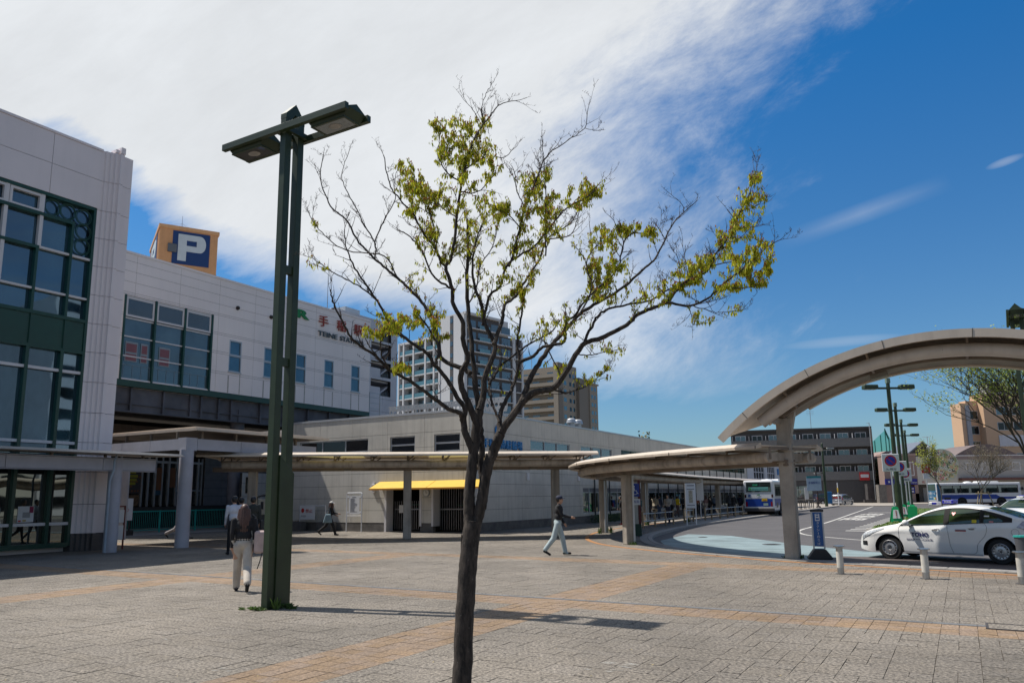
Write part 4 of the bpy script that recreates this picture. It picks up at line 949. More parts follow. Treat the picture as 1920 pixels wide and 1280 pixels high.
mb = MB(); mb.extr([(-.15, 3.15), (.17, 3.15), (.34, 3.95), (.05, 4.12), (-.15, 3.75)], (0, -.12, 0), (1, 0, 0), (0, 0, 1), (0, .26, 0)); mb.beam((-.1, -.72, 3.62), (-.1, .72, 3.62), .14, .16)
obj('post_head', mb, tubem, ap)
mb = MB(); w_ = Vector((.81, .58, 0)); M_ = Matrix.Rotation(-ANG_U, 3, 'Z'); w_ = M_ @ w_; mb.beam(-w_*.85+Vector((0, 0, 2.67)), w_*.95+Vector((0, 0, 2.67)), .15, .22); mb.box(-.2, .22, -.2, .22, 2.50, 2.53).box(-.2, .22, -.2, .22, 2.82, 2.85)
mb.cyl(w_*.95+Vector((0, 0, 2.67)), w_*1.2+Vector((0, 0, 2.67)), .145, n=18)
obj('cross_arm', mb, tubem, ap)
ap2 = obj('post', MB().box(9.2, 9.55, -.17, .19, 0, 2.6), postm, AR, bevel=.02)

# ------------------------------------------------------------------ towers behind
ptan = mat('tower_cladding', (.58, .32, .15), .55, var=.05, streak=.08)
PT0 = AT(301, 420, 70); ang_p = math.atan2(.51, .86)
PTW = thing('parking_tower', 'tan ribbed parking tower top with a big white letter on blue panels', 'tower', (PT0.x, PT0.y, 0), ang_p)
mb = MB(); mb.box(0, 5.3, 0, 9, 0, 27.9)
k = .0
while k < 5.3: mb.box(k, k+.05, -.03, 0, 10, 27.8); k += .14
k = .1
while k < 9: mb.box(-.03, 0, k, k+.05, 10, 27.8); k += .14
obj('cladding', mb, ptan, PTW); obj('roof_trim', MB().box(-.12, 5.42, -.12, 9.1, 27.85, 28.2), ptan, PTW)
pb = mat('parking_blue', (.004, .032, .13), .5, var=.05); pwh = mat('parking_white', (.46, .52, .55), .5, var=.04)
def pglyph(): # block letter outline with bowl
    o = [(0, 0), (.31, 0), (.31, .35), (.80, .35)] + [(.80+.22*math.sin(t), .655-.305*math.cos(t)) for t in [PI*k/10 for k in range(1, 10)]] + [(.80, .96), (0, .96)]
    i = [(.31, .56), (.31, .75), (.62, .75), (.68, .70), (.68, .61), (.62, .56)]
    return o, i
def put_p(parent, M, w, h, nm):
    mb = MB(); mb.M = M; o, i = pglyph()
    # stem + bowl from quads: split the outline around the counter
    S = lambda p: (p[0]*w, p[1]*h)
    polys = [[(0, 0), (.31, 0), (.31, .96), (0, .96)], [(.31, .35), (.68, .35), (.68, .56), (.31, .56)], [(.31, .75), (.68, .75), (.68, .96), (.31, .96)], [(.68, .35), (.80, .35)] + [(.80+.22*math.sin(t), .655-.305*math.cos(t)) for t in [PI*k/12 for k in range(1, 12)]] + [(.80, .96), (.68, .96)]]
    for p in polys: mb.extr([S(q) for q in p], (0, 0, 0), (1, 0, 0), (0, 0, 1), (0, -.03, 0))
    return obj('letter', mb, pwh, parent)
pf = obj('letter_panel', MB().box(1.16, 4.56, -.07, -.03, 24.4, 27.72), pb, PTW); put_p(pf, Matrix.Translation((1.66, -.075, 24.75)), 2.50, 2.80, 'letter')
m_ = MB(); m_.box(-.07, -.03, 1.6, 7.4, 24.4, 27.72); ps = obj('letter_panel', m_, pb, PTW); put_p(ps, Matrix.Translation((-.075, 6.6, 24.75)) @ Matrix.Rotation(-PI/2, 4, 'Z'), 4.3, 2.8, 'letter')
obj('louvre_box', MB().box(.75, 1.55, -.25, -.08, 25.5, 26.3), mat('louvre', (.12, .13, .14), .5, metal=.4), PTW)
ra = thing('roof_antenna', 'guyed mast antenna on top of the tan parking tower', 'antenna', Vector((PT0.x, PT0.y, 28.2))+Matrix.Rotation(ang_p, 3, 'Z') @ Vector((2.2, 2.5, 0)), ang_p)
obj('mast', MB().cyl((0, 0, 0), (0, 0, 2.0), .035, .015, n=6), steel, ra)
mb = MB()
for q in ((-2.4, -1.5), (-1.2, 2.5), (2.6, 2.0), (.9, -2)): mb.cyl((0, 0, 1.2), (q[0], q[1], 0), .008, n=4, caps=False)
obj('guy_wires', mb, steel, ra)

# white stair tower
STW0 = AT(690, 592, 62); SW = thing('stair_tower', 'white building with open stair landings right of the station hall', 'building', (STW0.x, STW0.y, 0), ANG_V)
hs = [(1.75, 3.05, 14.95, 16.05), (.45, 3.05, 13.4, 14.75), (.45, 3.05, 11.85, 13.15), (.45, 3.05, 10.25, 11.6)]
wht = mat('white_render', (.55, .55, .585), .6, var=.05, sc=.4, dirt=.08)
obj('wall', panel_wall([-4, -1, 2.0, 3.9], [0, 8.9, 10.0, 13.3, 15.3, 16.7], hs, back=.3, gap=.02), [wht, joint], SW)
mb = MB(); mb.box(-4, 3.9, 2.6, 12, 0, 16.6); mb.box(3.6, 3.9, .31, 2.6, 0, 16.7); mb.box(-4, 3.6, .31, 2.6, 16.4, 16.7)
for z in (9.9, 11.6, 13.15, 14.75): mb.box(-4, 3.6, .31, 2.6, z-.15, z)
obj('body', mb, wht, SW)
mb = MB()
for z in (10.25, 11.85, 13.4):
    mb.box(.45, 1.72, .02, .12, z, z+.72); mb.beam((1.7, .9, z+.05), (3.0, .9, z+.9), 1.2, .12)
    mb.box(.45, 1.0, .02, .1, z+.72, z+.72)
obj('landing_walls', mb, wht, SW)
mb = MB()
for z in (10.3, 11.9, 13.45):
    for q in range(6): mb.box(1.85+q*.22, 1.87+q*.22, .1, .13, z, z+.35)
obj('railings', mb, steel, SW)
obj('rear_windows', MB().box(1.7, 3.0, 2.5, 2.59, 10.3, 10.9).box(1.7, 3.0, 2.5, 2.59, 12, 12.5).box(1.7, 3.0, 2.5, 2.59, 13.5, 14).box(1.8, 3.0, .2, .24, 15.0, 16.0), mat('brown_glass', (.11, .09, .075), .3), SW)
obj('rooftop_box', MB().box(-.6, 1.2, 2, 4, 16.7, 17.8), alu, SW)

# tall white apartment tower
T1 = AT(868, 583, 180); TW = thing('white_apartment_tower', 'tall white apartment tower with teal glass balconies and a dark recessed section', 'apartment tower', (T1.x, T1.y, 0), math.atan2(-.68, .73))
# local x runs toward the right-front ; face at y=0 spans x in [-24.5, 0]
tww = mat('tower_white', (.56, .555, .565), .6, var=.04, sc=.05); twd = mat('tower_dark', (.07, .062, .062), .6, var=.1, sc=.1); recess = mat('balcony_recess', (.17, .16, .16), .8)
teal = glassy('balcony_glass', (.07, .15, .17), refl=.18, tint=(.5, .75, .8), var=.3, sc=.2)
H1, FL = 43.6, 2.9; nf = 15
mb = MB(); mb.box(-24.5, -8.2, 1.6, 16, 0, H1-2.2); mb.box(-8.2, 0, 0, 16, 0, 46.3); mb.box(-24.6, -8.2, 0, 1.6, H1-2.2, H1-1.6)
fx = [-24.6, -22.6, -18.6, -13.9, -10.6, -8.5]
for q in fx: mb.box(q-.28, q+.28, -.15, 1.62, 0, H1-1.7)
obj('wall', mb, tww, TW)
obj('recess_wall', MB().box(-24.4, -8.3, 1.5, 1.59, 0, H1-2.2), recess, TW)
mb = MB()
for k in range(nf): z = H1-2.2-FL*(k+1); mb.box(-24.4, -8.3, -.05, 1.5, z-.16, z+.12)
obj('balcony_slabs', mb, tww, TW)
bm0 = None
for k in range(nf):
    z = H1-2.2-FL*(k+1)
    if z < 3: break
    for a, b in zip(fx[:-1], fx[1:]):
        if k < 12: obj('balcony_panel', MB().box(a+.3, b-.3, -.02, .02, z+.13, z+1.15), teal, TW)
        obj('window', MB().box(a+.5, b-.6, 1.44, 1.48, z+.2, z+2.2), gl_far, TW) if k < 11 and (b-a) > 2.5 else None
obj('dark_strip', MB().box(-4.6, -3.5, -.06, 0, 0, 46), twd, TW)
for k in range(14): obj('strip_window', MB().box(-4.5, -3.6, -.10, -.06, 44.2-k*FL, 45.3-k*FL), gl_far, TW)
# dark face seen to the right of the corner
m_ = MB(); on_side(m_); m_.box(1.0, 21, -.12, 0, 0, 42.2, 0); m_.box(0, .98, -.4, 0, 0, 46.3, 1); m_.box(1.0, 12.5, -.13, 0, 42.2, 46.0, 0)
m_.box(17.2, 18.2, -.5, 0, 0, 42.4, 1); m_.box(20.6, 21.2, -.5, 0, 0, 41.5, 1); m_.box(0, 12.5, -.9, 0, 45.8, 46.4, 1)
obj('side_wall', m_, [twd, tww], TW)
for k in range(14):
    z = 42.6-k*FL
    m_ = MB(); on_side(m_); m_.box(1.0, 17.1, -.85, -.13, z-.12, z+.1); 
    if k < 13: m_.box(18.3, 20.5, -.8, -.13, z-2.9-.12, z-2.9+.1)
    obj('balcony_slab', m_, tww, TW)
    for a, b in ((1.6, 4.2), (5.0, 8.4), (9.6, 12.4), (13.4, 16.6)):
        m_ = MB(); on_side(m_); m_.box(a, b, -.16, -.125, z+.25, z+2.1); obj('window', m_, gl_far, TW)
    if k < 9:
        m_ = MB(); on_side(m_); m_.box(4.9, 8.6, -.86, -.83, z+.12, z+1.0); obj('balcony_panel', m_, teal, TW)
# beige apartment tower
T2 = AT(1046, 690, 262); BT = thing('beige_apartment_tower', 'beige apartment tower with long balconies behind the tree to the right', 'apartment tower', (T2.x, T2.y, 0), math.atan2(-.5, .86))
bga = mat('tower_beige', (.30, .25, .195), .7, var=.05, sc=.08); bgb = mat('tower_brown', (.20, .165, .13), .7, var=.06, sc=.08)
H2 = 47; mb = MB(); mb.box(-17, -1.8, 1.5, 16, 0, H2); mb.box(-1.8, 0, -.2, 15, 0, H2+1.2); obj('wall', mb, bga, BT)
for k in range(15):
    z = H2-3*k-1.6; e = -17 if k > 3 else -13.5+k*1.0-3.0*0
    if z < 3: break
    obj('balcony', MB().box(-17, -1.6, -.1, .1, z-2.3, z-1.1).box(-17, -1.6, .1, 1.5, z-2.35, z-2.15), bga, BT)
    for a, b in ((-15.5, -12.8), (-11, -8.2), (-5, -2.6)): obj('window', MB().box(a, b, 1.42, 1.48, z-2.1, z-.3), gl_far, BT)
m_ = MB(); on_side(m_)
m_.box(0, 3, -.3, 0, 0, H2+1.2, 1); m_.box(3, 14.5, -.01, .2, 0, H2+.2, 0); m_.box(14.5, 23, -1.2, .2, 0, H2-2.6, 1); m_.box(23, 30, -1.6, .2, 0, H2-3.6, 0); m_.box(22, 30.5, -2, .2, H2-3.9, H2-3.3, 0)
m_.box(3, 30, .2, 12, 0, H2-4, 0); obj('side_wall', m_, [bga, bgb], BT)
for k in range(15):
    z = H2-3*k-1.0
    for a, b, y in ((4.2, 6.4, -.05), (8.8, 10.4, -.05), (11.6, 13.2, -.05), (24.2, 26, -1.65), (27, 28.4, -1.65)):
        if (z-2) < 2: continue
        m_ = MB(); on_side(m_); m_.box(a, b, y, y+.045, z-2.3, z-.9); obj('window', m_, gl_dk if 8 < a < 11 else gl_far, BT)
ra = thing('roof_antenna', 'small aerial on top of the beige tower behind the branches', 'antenna', Vector((T2.x-9, T2.y+6, H2))); obj('mast', MB().cyl((0, 0, 0), (0, 0, 4), .1, n=5), steel, ra)

# grey apartment block at the far end of the square
GA = AT(1632, 801, 135); AP = thing('grey_apartment_block', 'dark grey four-storey apartment block with long balconies beyond the bus', 'apartment block', (GA.x, GA.y, 0), math.atan2(-.28, .96))
gw = mat('grey_tile', (.062, .058, .058), .7, var=.06, fine=.15, fsc=8); gb_ = mat('grey_tile_light', (.15, .145, .14), .7, var=.05, fine=.12, fsc=8); gbr = mat('grey_brown', (.115, .09, .075), .7, var=.08)
mb = MB(); mb.box(-24, -.2, .9, 12, 3.6, 13.1); mb.box(-24, .0, -.1, 12, 0, 3.9); obj('wall', mb, gw, AP)
obj('gable_wall', MB().box(-.2, .15, .5, 12, 3.9, 13.25).box(0, .15, -.1, .5, 3.9, 13.0), gbr, AP)
obj('roof_edge', MB().box(-24, .2, .3, 12.2, 13.1, 13.4), gw, AP)
for k, z in enumerate((9.85, 6.85, 3.95)):
    obj('balcony', MB().box(-24, -.1, -.25, -.1, z, z+1.55).box(-24, -.1, -.1, .9, z, z+.15), gb_, AP)
    for j in range(8):
        x = -2.55-j*2.95
        window(AP, x, x+1.85, z+1.15, z+2.55, .84, white, gl_far if (j+k) % 3 else gl_dk, fw=.09, vx=(x+.92,), dep=.06)
        obj('partition', MB().box(x-.55, x-.5, -.1, .9, z+.2, z+2.4), white, AP)
mb = MB(); mb.box(-21, -10.5, -.2, -.105, 1.0, 3.0); obj('shop_window', mb, glassy('shop_window', (.16, .165, .15), refl=.2, var=.6, sc=.5), AP)
mb = MB(); mb.box(-21, -10.5, -.22, -.2, 2.35, 2.42).box(-17.6, -17.5, -.22, -.2, 1, 3).box(-14.1, -14.0, -.22, -.2, 1, 3); obj('shop_frames', mb, alu, AP)
sgn_ = obj('wall_sign', MB().box(-2.5, -.9, -.45, -.3, 3.85, 5.25), red, AP); obj('sign_face', MB().box(-2.35, -1.05, -.47, -.45, 4.35, 4.9), paper, sgn_)
an = thing('roof_antenna', 'tv aerial on the roof of the dark grey apartment block', 'antenna', Vector((GA.x-8.6, GA.y+5, 13.4)))
mb = MB().cyl((0, 0, 0), (0, 0, 3.4), .05, n=5)
for z in (2.7, 3.0, 3.3): mb.cyl((-.7, 0, z), (.7, 0, z), .025, n=4)
obj('mast', mb, steel, an)
an = thing('drain_pole', 'thin service pole rising beside the gable of the dark grey block', 'pole', AT(1643, 945, 134)); an.location.z = 0; obj('pole', MB().cyl((0, 0, 0), (0, 0, 13.9), .06, n=6).cyl((-.5, 0, 13.8), (0, 0, 13.9), .04, n=5), alu, an)

# row of shops on the right
RK = 1.10; B0 = AT(1700, 930, 130); RZ = 0
def rz_(z): return 1.7+(z-1.7)*RK
SH = thing('bank_building', 'pinkish brown two-storey building with a blue sign band behind the lamp posts', 'building', (B0.x, B0.y, 0))
pkb = mat('pink_tile', (.25, .175, .15), .65, var=.06, sc=.6, fine=.05, fsc=6)
obj('wall', MB().box(-3.1*RK, 1.95*RK, 0, 2, rz_(2.9), rz_(7.3)).box(-3.1*RK, -2.2*RK, 0, 2, 0, rz_(2.9)).box(.4*RK, 1.95*RK, 0, 2, 0, rz_(1.5)).box(1.4*RK, 1.95*RK, 0, 2, 0, rz_(2.9)), pkb, SH)
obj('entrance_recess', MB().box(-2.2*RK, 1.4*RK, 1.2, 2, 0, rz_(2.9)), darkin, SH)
obj('parapet', MB().box(-3.2*RK, 2.0*RK, -.1, 2.1, rz_(7.3), rz_(7.6)), mat('pink_trim', (.36, .25, .22), .6), SH)
sb = obj('sign_band', MB().box(-3.15*RK, 1.75*RK, -.25, -.02, rz_(2.85), rz_(3.72)), mat('bank_blue', (.006, .012, .20), .4), SH)
text('sign_lettering', '北洋銀行', 1, paper, sb, (-.35*RK, -.27, rz_(3.33)), width=2.7, height=.62); text('sign_lettering', '手稲駅前支店', 1, paper, sb, (1.3*RK, -.27, rz_(3.15)), width=.9, height=.22); text('sign_lettering', '★', 1, paper, sb, (-2.6*RK, -.27, rz_(3.33)), width=.5, height=.5)
window(SH, .45*RK, 1.55*RK, rz_(4.2), rz_(6.3), -.02, white, gl_dk, fw=.12, vx=(1.0*RK,))
obj('blue_notice', MB().box(.5*RK, 1.35*RK, .0, .1, rz_(1.55), rz_(2.5)), mat('bank_blue', (0, 0, 0)), SH); obj('notice_strip', MB().box(.6*RK, 1.2*RK, -.02, 0, rz_(1.7), rz_(1.9)).box(.6*RK, 1.2*RK, -.02, 0, rz_(2.15), rz_(2.3)), paper, SH)
FBd = thing('florist_building', 'cream wall with a big round picture of flowers above street level', 'building', (B0.x+1.95*RK+.02, B0.y, 0))
cw = mat('cream_render', (.50, .475, .42), .65, var=.05, sc=.4)
fo = 1.95*RK
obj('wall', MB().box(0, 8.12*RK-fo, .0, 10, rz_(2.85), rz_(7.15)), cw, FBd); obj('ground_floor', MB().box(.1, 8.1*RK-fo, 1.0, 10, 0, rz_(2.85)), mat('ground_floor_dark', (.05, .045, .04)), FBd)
obj('shop_door', MB().box(1.2, 1.9, .9, 1.0, 0, 2.4), mat('door_pale', (.2, .2, .19)), FBd)
cx, cz, cr = 5.85*RK-fo, rz_(5.68), 2.58*RK
disc = obj('flower_disc', MB().cyl((cx, -.02, cz), (cx, -.16, cz), cr, n=48), mat('disc_pale', (.42, .44, .36), var=.2, sc=2), FBd)
rs = random.Random(8); fcols = [mat('bloom_pink', (.50, .16, .20)), mat('bloom_white', (.55, .55, .48)), mat('bloom_green', (.13, .22, .08)), mat('bloom_yellow', (.50, .46, .22)), mat('bloom_dark', (.07, .08, .07)), mat('bloom_peach', (.48, .33, .24))]
fm = MB()
for k in range(230):
    a = rs.uniform(0, 2*PI); r = cr*.96*math.sqrt(rs.random()); s = rs.uniform(.16, .46); mi = rs.choice([0, 1, 1, 2, 2, 3, 4, 5, 1, 3]); x0, z0 = cx+r*math.cos(a), cz+r*math.sin(a); n = rs.randint(5, 8); ph = rs.random()*6
    if math.hypot(x0-cx, z0-cz)+s > cr: continue
    yy = -.165-rs.random()*.02
    pts = [(x0+s*(1 if q % 2 else .62)*math.cos(ph+PI*q/n), z0+s*(1 if q % 2 else .62)*math.sin(ph+PI*q/n)) for q in range(2*n)]
    fm.extr(pts, (0, yy, 0), (1, 0, 0), (0, 0, 1), (0, .006, 0), mi)
    fm.extr([(x0+s*.3*math.cos(q), z0+s*.3*math.sin(q)) for q in (0, 1.2, 2.5, 3.8, 5)], (0, yy-.008, 0), (1, 0, 0), (0, 0, 1), (0, .006, 0), (mi+3) % 6)
obj('painted_flowers', fm, fcols, disc)
text('shop_lettering', '花', 1, red, FBd, (.9, -.03, rz_(3.2)), width=.5, height=.4)
HB = thing('hall_building', 'pale grey two-storey building with a shallow curved brown roof behind the bus', 'building', (B0.x+8.14*RK, B0.y, 0))
mb = MB(); mb.box(0, 26, 0, 12, 3.9, rz_(6.6)).box(0, 26, .8, 12, 0, 3.9); obj('wall', mb, mat('grey_render', (.40, .375, .345), .7, var=.06, sc=.4), HB)
obj('eave_band', MB().box(-.05, 26, -.08, 12, rz_(6.6), rz_(7.1)), mat('band_mauve', (.24, .18, .17), .6), HB); obj('white_line_trim', MB().box(-.1, 26, -.14, 0, rz_(7.1), rz_(7.25)), white, HB)
mb = MB(); rp = [(.3+11*t, rz_(7.25)+1.9*math.sin(PI*min(t*1.02, 1))) for t in [k/16 for k in range(17)]]; mb.extr([(rp[0][0], rz_(7.2))]+rp+[(rp[-1][0], rz_(7.2))], (0, .6, 0), (1, 0, 0), (0, 0, 1), (0, 9, 0)); obj('roof', mb, mat('roof_brown', (.15, .115, .11), .7), HB)
obj('street_awning', MB().box(.2, 26, -.9, .0, 3.55, 3.95), mat('awning_maroon', (.13, .05, .04)), HB)
for a, b in ((1.45, 2.8), (3.9, 5.2), (8.6, 9.9), (13, 14.4)):
    window(HB, a*RK, b*RK, rz_(4.8), rz_(6.1), -.03, white, mat('curtain_tan', (.17, .12, .07), .7, var=.4, sc=2), fw=.12, dep=.06)
BG = AT(1800, 757, 150); TB = thing('tan_apartment_building', 'tall peach building with recessed windows behind the right-hand tree', 'apartment building', (BG.x, BG.y, 0), math.radians(6))
pch = mat('peach_render', (.54, .36, .23), .65, var=.05, sc=.2)
mb = MB(); mb.box(0, 1.9, .0, 3, 0, 19.0); mb.box(4.4, 30, -.6, 3, 0, 20.8); mb.box(1.9, 4.4, 1.0, 3, 0, 19.6); obj('wall', mb, pch, TB)
obj('grey_shaft', MB().box(.9, 1.75, -.25, .0, 0, 18.6), mat('shaft_grey', (.30, .31, .34), .5), TB)
obj('rooftop_room', MB().box(6.5, 10.5, .2, 2.8, 20.8, 23.0), wht, TB)
mb = MB().box(11, 13, .2, 2.8, 20.8, 22.6); obj('rooftop_plant', mb, alu, TB)
for k in range(6):
    z = 18.0-3.05*k
    if z < 2: break
    window(TB, 2.2, 4.2, z-2.1, z-.4, .92, alu, gl_dk, fw=.1, dep=.06); window(TB, 7.0, 9.8, z-1.4, z+.2, -.66, alu, gl_far if k < 1 else gl_dk, fw=.1, vx=(8.4,), dep=.05); window(TB, 10.4, 13.0, z-1.4, z+.2, -.66, alu, gl_dk, fw=.1, dep=.05)
obj('white_band', MB().box(7, 30, -.75, -.6, 10.4, 12.6), wht, TB)
# gable roof and aerial behind the florist wall
GH = thing('gabled_house', 'small dark gabled roof with blue-grey sheeting peeping over the cream wall', 'house', AT(1728, 860, 142)); GH.location.z = 0
mb = MB(); mb.extr([(-3.4, 7.4), (3.8, 7.4), (3.8, 8.0), (.2, 10.6), (-3.4, 8.0)], (0, 0, 0), (1, 0, 0), (0, 0, 1), (0, 8, 0)).box(-3.2, 3.4, .3, 7.8, 0, 7.4); obj('wall', mb, mat('house_dark', (.06, .055, .05)), GH)
mb = MB(); mb.extr([(-3.9, 7.7), (.2, 10.7), (4.3, 7.9), (4.3, 8.15), (.2, 11.0), (-3.9, 7.95)], (0, -.5, 0), (1, 0, 0), (0, 0, 1), (0, 9, 0)); obj('roof', mb, mat('roof_blue_grey', (.12, .14, .18), .4), GH)
an = thing('dish_antenna', 'tv aerial with a round dish above the flower picture', 'antenna', AT(1742, 856, 134)); an.location.z = rz_(7.1)
obj('mast', MB().cyl((0, 0, 0), (0, 0, 3.7), .05, n=6).cyl((-.9, 0, 3.6), (.5, 0, 3.6), .04, n=5), alu, an); obj('dish', MB().sph((.1, -.2, 1.6), (.5, .15, .5), 14, 8), alu, an, smooth=True)
# low house behind, driving range net
LH = thing('low_house', 'brown low house roof peeping above the pink building', 'house', AT(1690, 860, 150)); LH.location.z = 0
obj('wall', MB().box(-6, 6, 0, 8, 0, 8.2), mat('house_dark', (0, 0, 0)), LH); obj('roof', MB().extr([(-6.4, 8.2), (6.4, 8.2), (3, 9.7), (-3, 9.7)], (0, -.3, 0), (1, 0, 0), (0, 0, 1), (0, 8, 0)), pkb, LH)
NT = thing('driving_range_net', 'green netting hung on tall posts far behind beside the grey block', 'net', AT(1655, 880, 170)); NT.location.z = 0
netm = clearglass('net_mesh', tint=(.45, .85, .75), refl=.0, opac=.12, dark=(.01, .1, .08)); tqd = mat('net_post', (.01, .12, .10), .5)
obj('netting', MB().add([(-4, 0, 2), (-.2, -3, 2), (-.2, -3, 15.2), (-4, 0, 11)], [(0, 1, 2, 3)]).add([(-.2, -3, 2), (3.2, 0, 2), (3.2, 0, 12), (-.2, -3, 15.4)], [(0, 1, 2, 3)]), netm, NT)
mb = MB()
for x, y, z in ((-4, 0, 11), (-3, -.8, 12), (-2, -1.6, 13), (-1, -2.4, 14.2), (-.2, -3, 15.6), (1, -2, 13.6)): mb.cyl((x, y, 0), (x, y, z), .12, n=5)
mb.beam((-.2, -3, 15.3), (.9, -2.1, 13.4), .3, .12); obj('posts', mb, tqd, NT)
sh = thing('stone_pier', 'rough grey stone garden pier between the grey block and the pink building', 'wall', AT(1652, 940, 128)); sh.location.z = 0
obj('stones', MB().box(-.2, 1.1, 0, 1, 0, 3.0), mat('stone_blocks', (.15, .135, .12), .8, var=.3, sc=3, fine=.2), sh)
wl = thing('garden_wall', 'low dark wall and shed at the foot of the bushy evergreen', 'wall', AT(1650, 940, 131)); wl.location.z = 0
obj('wall', MB().box(-2.6, 0, 0, .5, 0, .5).box(-1.0, 0, 2, 3, 0, 3.2), mat('dark_wall', (.05, .045, .045), .8, var=.3), wl)

# buildings on the far right of the square, outside the frame, mirrored in the station glass
def rear_block(name, label, u0, u1, v0, v1, h, m, floors):
    r = thing(name, label, 'building', uv(u0, v0), ANG_V)   # local x along V, local y toward -U
    w, d = v1-v0, u1-u0; obj('wall', MB().box(0, w, -d, 0, 0, h), m, r); mb = MB(); mw_ = MB(); fh = h/floors
    for k in range(floors):
        mb.box(.5, w-.5, .01, .06, k*fh+1.0, k*fh+fh*.72)
        for j in range(int(w/3.2)): mw_.box(.4+j*3.2, .9+j*3.2, .061, .12, k*fh+.9, k*fh+fh*.75)
    obj('window_band', mb, gl_dk, r); obj('piers', mw_, m, r)
rear_block('office_block', 'pale office block on the right side of the square outside the view', 62, 80, 62, 84, 33, wht, 10)
rear_block('office_block', 'tan office block farther along the right side outside the view', 66, 84, 92, 112, 24, pch, 7)
rear_block('shop_row', 'low shops on the right side of the square outside the view', 56, 66, 20, 58, 9, cw, 3)

WA = thing('white_annex_block', 'white two-storey block with gridded windows and small blue signs beyond the cycle park', 'building', C0+Vv*56.2, ANG_U)
m_ = on_side(MB()); panel_wall([0, 4, 8, 12, 16, 20], [0, 3.2, 6.9], [(3.2, 8.6, 3.4, 5.9), (10.4, 14.6, 3.4, 5.9)], back=.25, gap=.02, mb=m_); obj('wall', m_, [wht, joint], WA)
m_ = MB(); m_.box(-12, -.24, .3, 20, 0, 6.8); obj('body', m_, wht, WA)
for a, b in ((3.2, 8.6), (10.4, 14.6)):
    m_ = on_side(MB()); m_.box(a, b, .1, .12, 3.4, 5.9); w_o = obj('window', m_, gl_dk, WA); m_ = on_side(MB())
    for k in range(5): q = a+(b-a)*k/4; m_.box(q-.08, q+.08, .02, .09, 3.4, 5.9)
    for z in (3.45, 4.25, 5.05, 5.85): m_.box(a, b, .03, .09, z-.05, z+.05)
    obj('window_grid', m_, wht, w_o)
m_ = on_side(MB()); m_.box(16.2, 19.4, -.12, -.03, 4.1, 4.9).box(17.2, 18.2, -.12, -.03, 5.2, 6.4); obj('blue_sign', m_, lb, WA)
# ------------------------------------------------------------------ lamps
L0 = Vector((-4.0, 12.36, 0)); LP = thing('double_lamp_post', 'tall twin-legged green lamp post with two tray lamps standing left of the young tree', 'street lamp', L0, ANG_U)
W_ = .138
for k, y in enumerate((0, .29)): obj('leg', MB().box(0, W_, y, y+W_, 0, 8.27), lgreen, LP, bevel=.006)
obj('lower_casing', MB().extr([(0, 0), (.31, 0), (.31, 2.12), (.0, 2.42)], (W_+.03, .139, 0), (0, 1, 0), (0, 0, 1), (-.17, 0, 0)), lgreen, LP, bevel=.004)
obj('gable', MB().extr([(0, 8.27), (0, 8.36), (.214, 8.60), (.428, 8.36), (.428, 8.27), (.29, 8.27), (.29, 8.30), (.214, 8.40), (.138, 8.30), (.138, 8.27)], (0, 0, 0), (0, 1, 0), (0, 0, 1), (W_, 0, 0)), lgreen, LP)
for z in (3.9, 5.5): obj('spacer', MB().box(.03, .11, .138, .29, z, z+.14), lgreen, LP)
for y in (-.10, .445): obj('arm', MB().box(-1.40, 1.60, y, y+.085, 7.99, 8.11), lgreen, LP, bevel=.004)
obj('cross_members', MB().box(-.08, 0, -.015, .445, 8.01, 8.10).box(.138, .21, -.015, .445, 8.01, 8.10), lgreen, LP)
glow = mat('lamp_lens', (.30, .29, .27), .25, var=.1)
for s in (-1, 1):
    c = .10+s*.99; mb = MB(); x0, x1 = c-.47, c+.47
    top = [(x0, -.015), (x1, -.015), (x1, .445), (x0, .445)]; bot = [(x0+.10, .03), (x1-.10, .03), (x1-.10, .40), (x0+.10, .40)]
    v = [(x, y, 8.08) for x, y in top]+[(x, y, 7.945) for x, y in bot]; mb.add(v, [(0, 1, 5, 4), (1, 2, 6, 5), (2, 3, 7, 6), (3, 0, 4, 7)])
    mb.add([(x0, -.015, 8.081), (x1, -.015, 8.081), (x1, .445, 8.081), (x0, .445, 8.081), (x0, .215, 8.20), (x1, .215, 8.20)], [(0, 1, 5, 4), (2, 3, 4, 5), (0, 4, 3), (1, 2, 5)])
    mb.box(x0+.09, x1-.09, .02, .06, 7.925, 7.945).box(x0+.09, x1-.09, .37, .41, 7.925, 7.945).box(x0+.09, x0+.13, .06, .37, 7.925, 7.945).box(x1-.13, x1-.09, .06, .37, 7.925, 7.945)
    h = obj('lamp_head', mb, lgreen, LP); obj('lens', MB().box(x0+.12, x1-.12, .05, .38, 7.932, 7.940), glassy('lens_glass', (.10, .095, .085), refl=.12, var=.2), h)
    obj('bulb', MB().sph((c, .21, 7.93), (.13, .09, .010), 12, 6), glow, h, smooth=True)
wd = thing('weeds', 'tuft of green weeds around the foot of the tall green lamp post', 'weeds', L0)
wd['kind'] = 'stuff'
def tuft(mb, c, r, n, h, rnd_):
    for q in range(n):
        a = rnd_.uniform(0, 2*PI); d = r*math.sqrt(rnd_.random()); p = c+Vector((math.cos(a)*d, math.sin(a)*d, 0)); b = rnd_.uniform(0, 2*PI); w = rnd_.uniform(.008, .022); hh = h*rnd_.uniform(.3, 1)
        t = p+Vector((rnd_.uniform(-.09, .09), rnd_.uniform(-.09, .09), hh)); s = Vector((math.cos(b), math.sin(b), 0))*w; m = p.lerp(t, .55)+Vector((0, 0, .02)); mb.add([p-s*.4, p+s*.4, m+s, t, m-s], [(0, 1, 2, 3, 4)])
weed = mat('weed_green', (.075, .13, .025), .6, var=.3, island=.4, trans=.3); rw = random.Random(9); mb = MB()
